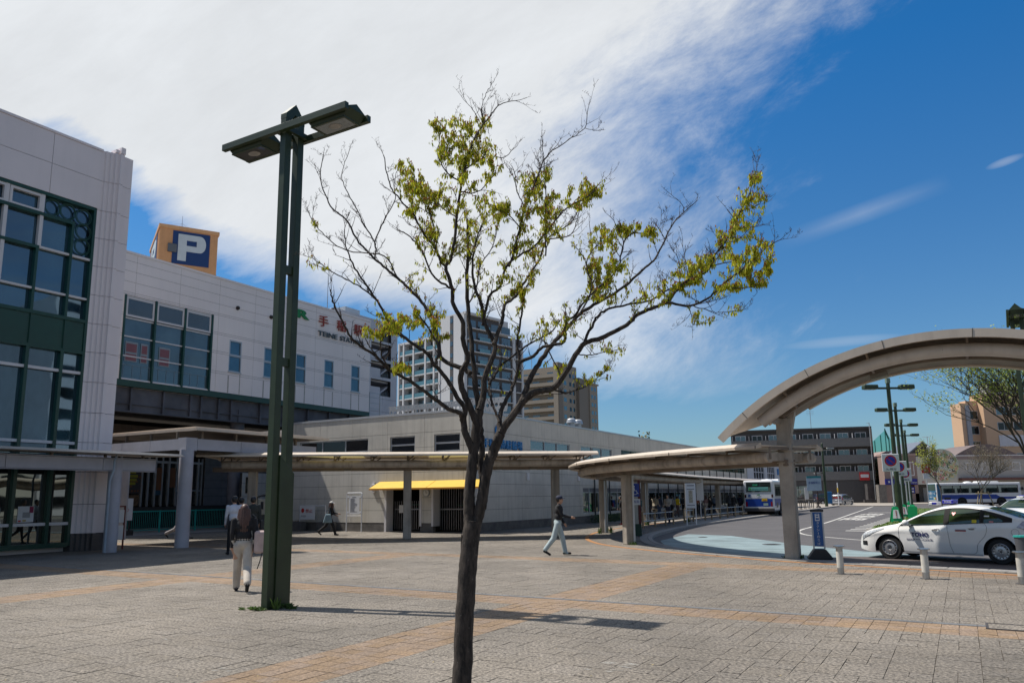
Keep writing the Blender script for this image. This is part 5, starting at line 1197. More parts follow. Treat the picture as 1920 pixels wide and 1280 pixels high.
for u, v, r, n, h in ((-.08, -.05, .08, 46, .045), (.05, -.08, .09, 46, .05), (.24, .1, .05, 26, .22), (.24, .3, .07, 46, .09), (-.08, .3, .08, 24, .05), (.38, .3, .10, 34, .04), (-.25, -.08, .1, 18, .03)): tuft(mb, Uv*u+Vv*v, r, n, h, rw)
obj('leaves', mb, weed, wd, recalc=False)
mb = MB()
for p in (G(1478, 1046), G(1500, 1047), G(1188, 1021), G(1146, 999), G(1125, 1000), G(1213, 984), G(1292, 978), G(1286, 979)): tuft(mb, p, .12, 34, .14 if p.y < 30 else .35, rw)
o = obj('kerbside_weeds', mb, weed, recalc=False); tag(o, 'scattered small weeds at the feet of canopy posts and by the service cover', 'weeds', kind='stuff')
# single green poles with cross arms on the island
lens2 = mat('lamp_under', (.35, .36, .34), .4)
def pole_lamp():
    r = thing('pole_lamp', '', 'street lamp', (0, 0, 0), 0, 'green cross-arm lamps along the island')
    obj('pole', MB().cyl((0, 0, 0), (0, 0, 2.2), .18, n=10).cyl((0, 0, 2.2), (0, 0, 8.45), .135, .11, n=10), lgreen, r, smooth=True)
    obj('finial', MB().box(-.11, .11, -.11, .11, 8.3, 8.6), mat('lamp_cap', (.14, .19, .14), .35), r)
    obj('arm', MB().box(-1.2, 1.2, -.06, .06, 7.93, 8.05), lgreen, r)
    for s in (-1, 1):
        h = obj('lamp_head', MB().box(s*.70, s*1.56, -.2, .2, 7.93, 8.15), lgreen, r, bevel=.01); obj('lens', MB().box(s*.8, s*1.47, -.13, .13, 7.9, 7.95), lens2, h); obj('head_cover', MB().box(s*.72, s*1.54, -.18, .18, 8.151, 8.20), mat('lamp_cap', (0, 0, 0)), h)
    return r
pl0 = pole_lamp()
for i, (px, py, Y) in enumerate([(1664, 713, 46), (1678, 760, 59), (1689, 790, 72.6), (1696, 811, 85.6)]):
    o = pl0 if i == 0 else copy_tree(pl0); p = AT(px, py, Y); o.location = (p.x, p.y, 0); o.rotation_euler = (0, 0, math.radians(2)); o['label'] = ['nearest and tallest-looking green cross-arm lamp on the island', 'second green cross-arm lamp behind the nearest one', 'third green cross-arm lamp in the island row', 'farthest green cross-arm lamp of the island row'][i]
p = AT(1541, 833, 100); fl = thing('kerb_lamp', 'green lamp post with one high and one low arm beside the silver minivan', 'street lamp', (p.x, p.y, 0))
obj('pole', MB().cyl((0, 0, 0), (0, 0, 8.0), .2, .12, n=10).sph((0, 0, 8.05), .15, 8, 6), lgreen, fl, smooth=True)
obj('arm', MB().box(0, 1.3, -.05, .05, 7.35, 7.45), lgreen, fl); obj('lamp_head', MB().box(.6, 1.5, -.14, .14, 7.4, 7.6), lens2, fl); obj('arm', MB().box(-1.1, 0, -.04, .04, 4.25, 4.33), lgreen, fl); obj('lamp_head', MB().box(-1.3, -.5, -.12, .12, 4.2, 4.32), lens2, fl)
# lamp beyond the arch at the right edge, seen end-on
p = AT(1906, 600, 27.5); o = copy_tree(LP); o.location = (p.x+.18, p.y-.12, 0); o.rotation_euler = (0, 0, math.radians(57)); o['label'] = 'green twin-legged lamp seen end-on above the arch at the right edge'

# ------------------------------------------------------------------ bollards, signs
stl = mat('brushed_steel', (.42, .42, .42), .28, metal=.9, var=.08)
stc = mat('sticker_wrap', (.55, .52, .46), .6, var=.12, sc=8, fine=.1, dirt=.3)
def bollard():
    r = thing('bollard', '', 'bollard', (0, 0, 0), 0, 'steel bollards at the taxi rank')
    obj('tube', MB().cyl((0, 0, 0), (0, 0, .56), .068, n=24), stl, r, smooth=True); obj('wrap', MB().cyl((0, 0, .13), (0, 0, .47), .0695, n=24, caps=False), stc, r, smooth=True)
    obj('cap', MB().cyl((0, 0, .56), (0, 0, .572), .10, .115, n=26).cyl((0, 0, .572), (0, 0, .592), .115, .112, n=26), stl, r, smooth=True); obj('foot_ring', MB().cyl((0, 0, 0), (0, 0, .006), .12, n=24), mat('cast_iron', (0, 0, 0)), r)
    return r
bo0 = bollard(); bms = {}
for i, (x, y) in enumerate(((1577, 1075.5), (1737, 1084.5), (1918, 1094))):
    o = bo0 if i == 0 else copy_tree(bo0); o.location = G(x, y); o.rotation_euler = (0, 0, i*1.3)
    o['label'] = ['steel bollard nearest the blue taxi sign', 'steel bollard in front of the taxi front door', 'steel bollard at the right edge by the taxi rear wheel'][i]
bn = thing('plant_tub', 'dark pot with a turquoise rim at the right edge behind the last bollard', 'pot', G(1926, 1081))
obj('pot', MB().cyl((0, 0, 0), (0, 0, .78), .10, .15, n=16), mat('pot_dark', (.07, .075, .085), .5), bn, smooth=True); obj('rim', MB().cyl((0, 0, .78), (0, 0, .81), .165, n=16), tqm, bn)
ts = thing('taxi_stand_sign', 'slim blue taxi stand sign on a black weighted foot', 'sign', G(1538, 1048), math.radians(-14))
mb = MB(); mb.extr([(-.29, 0), (.29, 0), (.30, .05), (.24, .13), (.15, .25), (.12, .27), (-.12, .27), (-.15, .25), (-.24, .13), (-.30, .05)], (0, -.17, 0), (1, 0, 0), (0, 0, 1), (0, .34, 0)); obj('weighted_foot', mb, black, ts, bevel=.02, seg=2)
obj('frame', MB().box(-.15, -.115, -.02, .02, .02, 1.23).box(.115, .15, -.02, .02, .27, 1.23), alu, ts); obj('top_cap', MB().box(-.165, .165, -.035, .035, 1.22, 1.28), black, ts, bevel=.012)
tpn = obj('panel', MB().box(-.114, .114, -.012, .012, .33, 1.21), mat('taxi_blue', (.004, .075, .26), .35), ts)
for k, ch in enumerate('タクシーのりば'):
    z = .93-k*.088; text('sign_lettering', ch if ch != 'ー' else '|', .09, paper, tpn, (0, -.0145, z), height=.066 if ch != 'ー' else .05, width=None if ch != 'ー' else .012, ext=.001)
obj('taxi_pictogram', MB().box(-.055, .055, -.016, -.0125, .985, 1.17, 0).box(-.035, .035, -.018, -.0162, 1.14, 1.16, 1).box(-.03, .03, -.018, -.0162, 1.09, 1.12, 1).box(-.04, .04, -.018, -.0162, 1.01, 1.06, 1), [paper, mat('taxi_blue', (0, 0, 0))], tpn)
# no-parking signs on weighted green stands
gsm = mat('stand_green', (.003, .30, .10), .45, var=.08); gsd = mat('stand_green', (0, 0, 0))
def stand(parent, text_on=True):
    mb = MB(); f = [(-.30, 0), (-.21, 0), (-.19, .10), (.19, .10), (.21, 0), (.30, 0), (.15, .84), (.09, .90), (-.09, .90), (-.15, .84)]
    mb.extr(f, (0, -.30, 0), (1, 0, 0), (0, .22, 1), (0, .05, 0)); mb.extr(f, (0, .30, 0), (1, 0, 0), (0, -.22, 1), (0, -.05, 0)); mb.box(-.13, .13, -.1, .1, .80, .88)
    b = obj('stand', mb, gsm, parent)
    p = obj('face_card', MB().extr([(-.19, .24), (.19, .24), (.12, .72), (-.12, .72)], (0, -.325, 0), (1, 0, 0), (0, .22, 1), (0, .015, 0)), paper, b)
    for k, ch in enumerate('駐車禁止'): text('card_lettering', ch, .12, red, p, (0, -.335+.22*(.66-.108*k), .66-.108*k), rot=(PI/2-.216, 0, 0), height=.085)
    return b
def no_park(px, py, Y, lab, w=.92, h=1.0):
    p = AT(px, py, Y); r = thing('no_parking_sign', lab, 'sign', (p.x, p.y, 0), math.radians(-16), 'no-parking signs on green stands'); z = p.z
    obj('pole', MB().tube([(.0, .06, 0), (0, .06, 2), (.0, .04, z+.45)], .045, 8), alu, r, smooth=True)
    b = obj('panel', MB().box(-w/2, w/2, -.02, .02, z-h/2, z+h/2), paper, r, bevel=.02)
    obj('red_disc', MB().cyl((0, -.021, z+.11), (0, -.028, z+.11), .345*w, n=36), red, b); obj('blue_disc', MB().cyl((0, -.029, z+.11), (0, -.033, z+.11), .26*w, n=32), mat('np_blue', (.01, .03, .33), .4), b)
    obj('red_bar', MB().beam((-.19*w, -.036, z+.11+.19*w), (.19*w, -.036, z+.11-.19*w), .006, .055*w, up=(0, 1, 0)) if False else MB().extr([(-.21*w, .17*w), (-.17*w, .21*w), (.21*w, -.17*w), (.17*w, -.21*w)], (0, -.034, z+.11), (1, 0, 0), (0, 0, 1), (0, -.004, 0)), red, b)
    text('sign_lettering', '札幌市', .16, ink, b, (0, -.0225, z-.37), width=.55, height=.13); stand(r); return r
no_park(1670, 867, 44, 'nearest round-symbol no-parking sign on the island, largest of the three')
no_park(1686.5, 878, 52, 'middle no-parking sign partly behind the nearest one')
no_park(1697, 890, 60, 'farthest no-parking sign of the three on the island')
p = AT(1702, 887, 68); r = thing('bus_lane_sign', 'small blue and white bus sign on a grey pole behind the no-parking signs', 'sign', (p.x, p.y, 0))
obj('pole', MB().cyl((0, 0, 0), (0, 0, p.z), .05, n=8), alu, r); b = obj('panel', MB().box(-.25, .25, -.08, -.05, p.z-.45, p.z+.4), paper, r); obj('bus_symbol', MB().box(-.17, .17, -.09, -.081, p.z-.12, p.z+.05).box(-.15, .15, -.09, -.081, p.z+.15, p.z+.22), blue, b)
for i, (px, py, lab) in enumerate(((1713, 972, 'plain green weighted stand right of the no-parking signs'), (1703, 957, 'green weighted stand with red lettered card behind the others'))):
    q = G(px, py); r = thing('weighted_stand', lab, 'stand', (q.x, q.y, 0), math.radians(-30)); b = stand(r)
    if i == 0:
        for ch in list(b.children): 
            for c2_ in list(ch.children): bpy.data.objects.remove(c2_)
            bpy.data.objects.remove(ch)
        obj('side_box', MB().box(-.27, .27, -.34, -.2, .05, .78), gsm, b)
p = AT(1736, 885, 96); r = thing('red_white_sign', 'red and white sign on a grey pole in front of the flower picture', 'sign', (p.x, p.y, 0)); obj('pole', MB().cyl((0, 0, 0), (0, 0, p.z+.6), .06, n=8), alu, r)
b = obj('panel', MB().box(-.55, .55, -.1, -.07, p.z-.1, p.z+1.0, 0).box(-.42, .42, -.1, -.07, p.z-.8, p.z-.15, 1), [red, paper], r); text('sign_lettering', '駐車', .3, paper, b, (0, -.11, p.z+.68), height=.33); text('sign_lettering', '禁止', .3, paper, b, (0, -.11, p.z+.22), height=.33)
# wheelchair sign pillar on the platform
q = G(1193, 1004); r = thing('accessible_parking_sign', 'grey pillar with a blue wheelchair sign beside the second ring canopy post', 'sign', (q.x, q.y, 0), math.radians(-10))
obj('pillar', MB().box(-.14, .12, -.08, .08, .05, 2.25), mat('pillar_grey', (.33, .32, .29), .6), r); obj('dark_edge', MB().box(.13, .24, -.08, .08, 0, 2.35), mat('maroon', (.08, .01, .01)), r); obj('foot', MB().box(-.2, .24, -.2, .2, 0, .5), mat('foot_green', (.01, .04, .025)), r)
b = obj('sign_face', MB().box(-.14, .20, -.11, -.085, 1.65, 2.2), blue, r)
mb = MB(); mb.cyl((-.02, -.113, 2.08), (-.02, -.116, 2.08), .035, n=10).beam((-.02, -.115, 2.03), (.0, -.115, 1.90), .004, .03, up=(1, 0, 0)).tube([(0.02+.09*math.cos(t), -.115, 1.83+.09*math.sin(t)) for t in [2.2+4.2*k/14 for k in range(15)]], .012, 4).tube([(0, -.115, 1.9), (.08, -.115, 1.9), (.12, -.115, 1.78), (.16, -.115, 1.78)], .014, 4); obj('wheelchair_symbol', mb, paper, b)
b = obj('small_sign', MB().box(-.12, .22, -.11, -.085, 1.3, 1.55), paper, r); text('sign_lettering', '専用', .2, blue, b, (.05, -.115, 1.43), width=.26, height=.15)
q = G(1298, 984); r = thing('bus_stop_sign', 'white bus stop timetable board on two legs by the kerb railing', 'sign', (q.x, q.y, 0), math.radians(-8))
obj('legs', MB().box(-.30, -.25, -.02, .02, 0, 2.3).box(.22, .27, -.02, .02, 0, 2.3), wt, r); b = obj('board', MB().box(-.31, .28, -.04, .04, .95, 2.35), paper, r); obj('timetable', MB().box(-.12, .10, -.047, -.041, 1.25, 1.95, 0).box(-.22, .2, -.047, -.041, 2.0, 2.03, 1).box(-.22, .2, -.047, -.041, 1.1, 1.13, 1).box(-.2, .2, -.047, -.041, 2.2, 2.24, 1), [mat('table_beige', (.35, .32, .25), var=.5, sc=20), ink], b)
q = G(1315, 972); r = thing('bus_stop_sign', 'second slimmer white bus stop board behind the queue', 'sign', (q.x, q.y, 0), math.radians(-8)); obj('legs', MB().box(-.03, .03, -.02, .02, 0, 2.8), wt, r); obj('board', MB().box(-.25, .25, -.04, .04, 1.3, 2.85), paper, r); obj('number_plate', MB().box(-.12, .12, -.05, -.041, 2.55, 2.72), ink, r)
p = AT(1523, 905, 92); r = thing('map_sign', 'pale blue information board on a dark pole beyond the parked bus', 'sign', (p.x, p.y, 0), math.radians(-12)); obj('pole', MB().cyl((.5, 0, 0), (.5, 0, 4.4), .08, n=8).cyl((.5, 0, 0), (.5, 0, .2), .35, .2, n=10), mat('dark_pole', (.03, .02, .02)), r)
b = obj('board', MB().box(-.65, 1.0, -.12, -.06, 2.0, 3.75), mat('board_pale_blue', (.33, .42, .50), .5), r); obj('board_header', MB().box(-.65, 1.0, -.14, -.121, 3.5, 3.75), mat('header_teal', (.02, .2, .22)), b); text('sign_lettering', '手稲駅南口', .3, blue, b, (.2, -.14, 2.95), width=1.3, height=.28)
p = AT(1571, 920, 106); r = thing('stop_pole', 'thin white and yellow banded pole behind the silver minivan', 'pole', (p.x, p.y, 0)); obj('pole', MB().cyl((0, 0, 0), (0, 0, 3.1), .06, n=6), wt, r); obj('yellow_band', MB().cyl((0, 0, 1.8), (0, 0, 2.4), .09, n=6), aw, r)
r = thing('bus_stop_sign', 'slim pale sign post among the hoops beyond the parked bus', 'sign', G(1514, 951), 0); obj('board', MB().box(-.2, .25, -.03, .03, .9, 2.4), paper, r); obj('legs', MB().box(-.2, -.15, -.02, .02, 0, .9).box(.2, .25, -.02, .02, 0, .9), wt, r)
r = thing('post_box', 'blue cabinet behind the kerb lamp post', 'cabinet', G(1552, 947), 0); r.location = AT(1552, 947, 103)*1; r.location.z = 0; obj('box', MB().box(-.1, .7, 0, .5, .3, 1.9), mat('cabinet_blue', (.01, .12, .30)), r, bevel=.04)
# kerb railings
wood = mat('wood_post', (.26, .20, .125), .65, var=.15, streak=.2)
def railing(pts, lab, h=.86):
    r = thing('kerb_railing', lab, 'railing', uv(*pts[0]), 0, 'wooden-post railings along the bus kerb'); o_ = uv(*pts[0])
    P = [uv(*p)-o_ for p in pts]
    for p in P: obj('post', MB().cyl(p, p+Vector((0, 0, h)), .055, n=10), wood, r, smooth=True)
    mb = MB()
    for a, b in zip(P[:-1], P[1:]):
        for z in (h-.12, h-.5): mb.cyl(a+Vector((0, 0, z)), b+Vector((0, 0, z)), .028, n=6)
    obj('rails', mb, alu, r); return r
railing([(-14.55, 38.2), (-14.5, 39.9), (-14.6, 41.9), (-14.75, 43.7)], 'nearest three-bay railing in front of the queue')
railing([(-14.9, 46.2), (-14.95, 48.2)], 'short single-bay railing beside the timetable board')
railing([(-15.0, 51.0), (-15.0, 52.5), (-15.05, 54.8), (-15.1, 57.0), (-15.1, 59.2), (-15.1, 61.5)], 'long railing reaching the back of the parked bus')
for i, v in enumerate((86, 88.5, 91, 93.5, 96)):
    q = uv(-15.2, v); r = thing('hoop_barrier', ['nearest dark hoop barrier beyond the parked bus', 'second dark hoop barrier beyond the parked bus', 'middle one of five dark hoop barriers beyond the bus', 'fourth dark hoop barrier beyond the parked bus', 'farthest dark hoop barrier beyond the parked bus'][i], 'barrier', q, ANG_U, 'hoop barriers beyond the bus'); obj('hoop', MB().tube([(-.3, 0, 0), (-.3, 0, .85), (-.2, 0, 1.0), (.2, 0, 1.0), (.3, 0, .85), (.3, 0, 0)], .05, 6), mat('hoop_dark', (.05, .045, .04), .4), r)

# ------------------------------------------------------------------ vehicles
rub = mat('tyre_rubber', (.012, .012, .012), .75, var=.2); rimm = mat('steel_rim', (.45, .45, .46), .3, metal=.7, var=.06); rimd = mat('rim_shadow', (.03, .03, .03), .6)
carw = mat('car_white', (.80, .79, .76), .22, var=.02, spec=.5, coat=.8); carsil = mat('car_silver', (.30, .31, .33), .25, metal=.5, var=.03, coat=.6); carblk = mat('car_navy', (.012, .014, .028), .2, var=.03, coat=.8)
cgl = glassy('car_glass', (.016, .030, .010), refl=.06, tint=(.7, .8, .8), var=.8, sc=1.6); trim = mat('black_trim', (.012, .012, .013), .35); chrome = mat('chrome', (.7, .7, .7), .12, metal=1)
lampc = mat('headlamp', (.5, .53, .56), .08, metal=.4, var=.4, sc=12); tail = mat('tail_lamp', (.28, .01, .01), .15, coat=1); amber = mat('amber_lamp', (.5, .18, .02), .2)
under = mat('car_underside', (.006, .006, .006), .9)
def wheel(parent, c, r, side, w=.19, holes=12, rim_m=None):
    x, y, z = c; o = 1 if side > 0 else -1; mb = MB(); prof = [(r*.62, 0), (r*.64, .02), (r*.93, .02), (r, .05), (r, w-.05), (r*.93, w-.02), (r*.62, w)]
    n = 32; v = []
    for R, q in prof:
        for i in range(n): t = 2*PI*i/n; v.append((x+R*math.cos(t), y-o*q, z+R*math.sin(t)))
    mb.add(v, [(j*n+i, j*n+(i+1) % n, (j+1)*n+(i+1) % n, (j+1)*n+i) for j in range(len(prof)-1) for i in range(n)])
    wh = obj('wheel', mb, rub, parent, smooth=True); mb = MB(); prof = [(r*.645, .008), (r*.60, .0), (r*.57, .03), (r*.45, .035), (r*.42, .02), (r*.22, .012), (r*.18, .03), (.0001, .03)]; v = []
    for R, q in prof:
        for i in range(n): t = 2*PI*i/n; v.append((x+R*math.cos(t), y-o*q, z+R*math.sin(t)))
    mb.add(v, [(j*n+i, j*n+(i+1) % n, (j+1)*n+(i+1) % n, (j+1)*n+i) for j in range(len(prof)-1) for i in range(n)])
    rm = obj('rim', mb, rim_m or rimm, wh, smooth=True); mb = MB()
    for k in range(holes): t = 2*PI*k/holes; cx, cz = x+r*.505*math.cos(t), z+r*.505*math.sin(t); mb.cyl((cx, y-o*.034, cz), (cx, y-o*.028, cz), r*.052, n=8)
    for k in range(5): t = 2*PI*k/5; cx, cz = x+r*.115*math.cos(t), z+r*.115*math.sin(t); mb.cyl((cx, y-o*.03, cz), (cx, y-o*.02, cz), r*.03, n=6)
    mb.cyl((x, y-o*.03, z), (x, y-o*.022, z), r*.075, n=12)
    if holes: obj('rim_holes', mb, rimd, rm)
    return wh
class Car:
    def __init__(s, name, label, cat, loc, rz, L, Wd, top, belt, wheels, wr, paint, group=None, crown=.05, tumble=(.10, .20), front=.55, rear=.45, zb=.19, roof_h=.45):
        s.L, s.w0, s.top, s.belt, s.wheels, s.wr, s.zb0, s.crown, s.tumble, s.fr, s.re, s.rh = L, Wd/2, top, belt, wheels, wr, zb, crown, tumble, front, rear, roof_h
        s.root = thing(name, label, cat, loc, rz, group); s.paint = paint
        sp = smooth_path([(x, 0, z) for x, z in top], 6); s.sx = [p.x for p in sp]; s.sz = [p.z for p in sp]
    def zt(s, x): return float(np.interp(x, s.sx, s.sz))
    def bl(s, x): return float(np.interp(x, [p[0] for p in s.belt], [p[1] for p in s.belt]))
    def w(s, x):
        f = max(0, 1-x/s.fr); r = max(0, 1-(s.L-x)/s.re); return s.w0*(1-.34*f**2.2-.20*r**2.2)
    def zts(s, x): return s.zt(x)-s.crown*(1.0 if s.zt(x) > s.bl(x)+.15 else .6)
    def sy(s, x, z):
        y = s.w(x); b = s.bl(x)
        if z < .5: y -= (.5-z)**2*.35
        y += .012*math.exp(-((z-b+.10)/.05)**2) 
        y -= .30*max(0, min(z, b)-(b-.13))
        if z > b: t = (z-b)/s.rh; y -= s.tumble[0]*t+s.tumble[1]*t*t
        e = (z-(s.zts(x)-.09))/.09
        if e > 0: y -= .055*e*e
        return y
    def zb(s, x):
        z = s.zb0 + (.06*max(0, 1-x/.4) if x < .4 else 0)+(.10*max(0, 1-(s.L-x)/.5) if s.L-x < .5 else 0)
        for wx in s.wheels:
            d = x-wx; R = s.wr+.065
            if abs(d) < R: z = max(z, s.wr-.01+math.sqrt(R*R-d*d))
        return z
    def body(s):
        xs = sorted(set([round(s.L*k/120, 4) for k in range(121)] + [wx+(s.wr+.065)*q for wx in s.wheels for q in (-1, -.995, -.97, -.9, .9, .97, .995, 1)])); nz, ny = 16, 8; mb = MB(); rows = []
        for x in xs:
            z0 = min(s.zb(x), s.zts(x)-.02); z1 = s.zts(x); row = []
            zs_ = [z0+(z1-z0)*(1-(1-k/nz)**1.25) for k in range(nz+1)]
            for z in zs_: row.append((x, s.sy(x, z), z))
            ye = s.sy(x, z1)
            for k in range(1, ny): q = 1-k/ny*2; row.append((x, ye*q, z1+(s.zt(x)-z1)*(1-q*q)))
            for z in zs_[::-1]: row.append((x, -s.sy(x, z), z))
            rows.append(row)
        n = len(rows[0]); v = [p for r in rows for p in r]; f = [(i*n+j, i*n+j+1, (i+1)*n+j+1, (i+1)*n+j) for i in range(len(rows)-1) for j in range(n-1)]
        f += [tuple(range(n)), tuple(range((len(rows)-1)*n, len(rows)*n))[::-1]]
        mb.add(v, f); s.b = obj('body', mb, s.paint, s.root, smooth=True)
        obj('underbody', MB().box(.25, s.L-.25, -s.w0+.12, s.w0-.12, s.zb0+.02, s.bl(s.L/2)-.25), under, s.root)
        mb = MB()
        for wx in s.wheels:
            for o in (1, -1): 
                R = s.wr+.06; pts = [(wx+R*math.cos(PI*k/14), s.wr-.01+R*math.sin(PI*k/14)) for k in range(15)]
                mb.add([(x, o*(s.w0-.02), z) for x, z in pts]+[(x, o*(s.w0-.35), z) for x, z in pts], [(k, k+1, 16+k, 15+k) for k in range(14)])
                mb.add([(wx-R, o*(s.w0-.33), s.zb0), (wx+R, o*(s.w0-.33), s.zb0)]+[(x, o*(s.w0-.33), z) for x, z in pts], [tuple(range(17))])
        obj('wheel_wells', mb, under, s.root)
    def patch(s, name, xa, xb, lo, hi, m, side=1, off=.006, n=22, nz=5, parent=None, thick=0):
        mb = MB(); v = []
        for i in range(n+1):
            x = xa+(xb-xa)*i/n; a, b = lo(x), hi(x); b = max(a, b)
            for k in range(nz+1): z = a+(b-a)*k/nz; v.append((x, side*(s.sy(x, z)+off), z))
        mb.add(v, [(i*(nz+1)+k, (i+1)*(nz+1)+k, (i+1)*(nz+1)+k+1, i*(nz+1)+k+1) for i in range(n) for k in range(nz)]); return obj(name, mb, m, parent or s.root, smooth=True)
    def toppatch(s, name, xa, xb, q0, q1, m, off=.006, n=16, parent=None, ny=12):
        mb = MB(); v = []
        for i in range(n+1):
            x = xa+(xb-xa)*i/n; z1 = s.zts(x); ye = s.sy(x, z1)
            for k in range(ny+1): q = q0+(q1-q0)*k/ny; v.append((x, ye*q, z1+(s.zt(x)-z1)*(1-q*q)+off))
        mb.add(v, [(i*(ny+1)+k, (i+1)*(ny+1)+k, (i+1)*(ny+1)+k+1, i*(ny+1)+k+1) for i in range(n) for k in range(ny)]); return obj(name, mb, m, parent or s.root, smooth=True)
    def seam(s, pts, side=1, parent=None, r=.0045):
        P = smooth_path([(x, 0, z) for x, z in pts], 5); return MB().tube([(p.x, side*(s.sy(p.x, p.z)+.0015), p.z) for p in P], r, 4)
def prius(name, label, loc, rz, group=None, text_on=True):
    c = Car(name, label, 'taxi', loc, rz, 4.46, 1.745, [(0, .50), (.03, .60), (.12, .69), (.35, .80), (.75, .91), (1.15, .995), (1.5, 1.17), (1.9, 1.36), (2.25, 1.455), (2.6, 1.49), (3.0, 1.475), (3.5, 1.38), (3.95, 1.235), (4.22, 1.13), (4.32, 1.06), (4.40, .90), (4.46, .55)], [(0, .70), (.5, .80), (1.2, .90), (2.5, .955), (3.6, 1.02), (4.46, 1.05)], (.91, 3.61), .318, carw)
    c.body(); L = lambda x: c.bl(x)+.025
    U_ = lambda d: (lambda x: c.zts(x)-d)
    for side in (1, -1):
        c.patch('window_surround', 1.22, 3.93, lambda x: L(x)-.012, lambda x: min(c.zts(x)-.045, L(x)+max(0, (x-1.22))*1.2), darkin, side, .008, 60)
        fw = c.patch('side_window', 1.40, 2.36, L, lambda x: min(c.zts(x)-.075, L(x)+max(0, (x-1.34))*.60+.0), cgl, side, .014)
        c.patch('side_window', 2.45, 3.22, L, U_(.078), cgl, side, .014)
        c.patch('pillar', 2.34, 2.47, L, U_(.05), darkin, side, .022, 4, 8); c.patch('pillar', 3.20, 3.29, L, U_(.05), darkin, side, .022, 4, 8)
        c.patch('quarter_window', 3.27, 3.72, L, lambda x: min(c.zts(x)-.085, L(x)+max(0, (3.80-x))*.58), cgl, side, .014)
        mb = c.seam([(1.22, .92), (1.19, .80), (1.20, .55), (1.26, .30), (1.32, .24)], side); m2 = c.seam([(2.42, .96), (2.44, .75), (2.47, .45), (2.53, .24)], side); m3 = c.seam([(3.30, 1.02), (3.36, .90), (3.30, .70), (3.13, .50), (3.08, .30), (3.02, .24)], side); m4 = c.seam([(1.32, .24), (2.2, .235), (3.02, .24)], side)
        for q in (m2, m3, m4): mb.add(q.v, q.f)
        obj('door_seams', mb, mat('seam_grey', (.10, .10, .10), .6), c.root)
        for hx in (2.14, 3.02):
            z = c.bl(hx)-.10; y = c.sy(hx, z); hl = obj('door_handle', MB().tube([(hx-.10, side*(y+.005), z-.005), (hx-.07, side*(y+.032), z), (hx+.05, side*(y+.034), z+.012), (hx+.09, side*(y+.006), z+.012)], .013, 8), carw, c.root, smooth=True)
            obj('handle_cup', MB().sph((hx-.01, side*(y+.001), z-.022), (.07, .008, .028), 12, 6), mat('cup_shadow', (.3, .29, .28), .4), hl, smooth=True)
        mir = obj('wing_mirror', MB().sph((1.44, side*(c.w0+.12), 1.0), (.085, .095, .082), 14, 10).box(1.48, 1.56, side*(c.w0-.12), side*(c.w0+.08), .93, .955), carw, c.root, smooth=True); obj('mirror_foot', MB().box(1.45, 1.56, side*(c.w0-.10), side*(c.w0+.06), .925, .95), trim, mir)
        c.patch('headlight', .16, .78, lambda x: c.zts(x)-.17+.10*(x-.16)/.62, lambda x: c.zts(x)-.035-.02*(x-.16), lampc, side, .008, 14); c.patch('headlight_trim', .14, .80, lambda x: c.zts(x)-.18+.10*(x-.14)/.62, lambda x: c.zts(x)-.027-.02*(x-.14), trim, side, .004, 14)
        c.patch('tail_light', 4.02, 4.44, lambda x: .93-.18*(x-4.02)/.42, lambda x: min(c.zts(x)-.03, .93+.22*(x-4.02)/.2), mat('tail_clear', (.42, .40, .42), .1, metal=.2, var=.5, sc=15), side, .01, 10); c.patch('tail_light', 4.24, 4.43, lambda x: .86, lambda x: min(c.zts(x)-.05, 1.05), tail, side, .014, 8)
        c.patch('sill', 1.3, 3.2, lambda x: .19, lambda x: .235, mat('sill_grey', (.5, .5, .49), .3), side, .004, 4, 2)
        for wx in (.91, 3.61): wheel(c.root, (wx, side*(c.w0-.015), .318), .318, side, holes=14)
    c.toppatch('windshield', 1.10, 2.02, -.93, .93, cgl); c.toppatch('rear_window', 3.35, 4.2, -.86, .86, cgl); 
    c.patch('fog_lamp_recess', .12, .30, lambda x: .36, lambda x: .48, trim, 1, .006, 5, 3); c.patch('fog_lamp_recess', .12, .30, lambda x: .36, lambda x: .48, trim, -1, .006, 5, 3)
    obj('front_grille', MB().box(-.012, .05, -.42, .42, .26, .40), trim, c.root); obj('rear_plate', MB().box(4.45, 4.47, -.17, .17, .62, .78), paper, c.root)
    obj('number_plate', MB().box(-.03, -.015, -.17, .17, .40, .54), paper, c.root)
    n = 20; fy = -c.sy(3.98, .82)-.008; obj('fuel_flap', MB().tube([(3.98+.085*math.cos(2*PI*k/n), fy+.004, .80+.085*math.sin(2*PI*k/n)) for k in range(n+1)], .0035, 4), mat('seam_grey', (0, 0, 0)), c.root)
    rs_ = obj('roof_sign', MB().box(2.16, 2.44, -.25, .12, 1.50, 1.60), mat('roof_sign_blue', (.02, .02, .30), .3), c.root, bevel=.015); obj('roof_sign', MB().box(1.80, 2.02, -.2, .1, 1.455, 1.555), paper, c.root, bevel=.02); obj('sign_stripe', MB().box(1.88, 2.0, -.203, .103, 1.48, 1.54), mat('roof_sign_blue', (0, 0, 0)), rs_)
    obj('aerial', MB().cyl((3.45, 0, 1.40), (3.62, 0, 1.52), .006, n=5).box(3.40, 3.50, -.02, .02, 1.385, 1.41), trim, c.root)
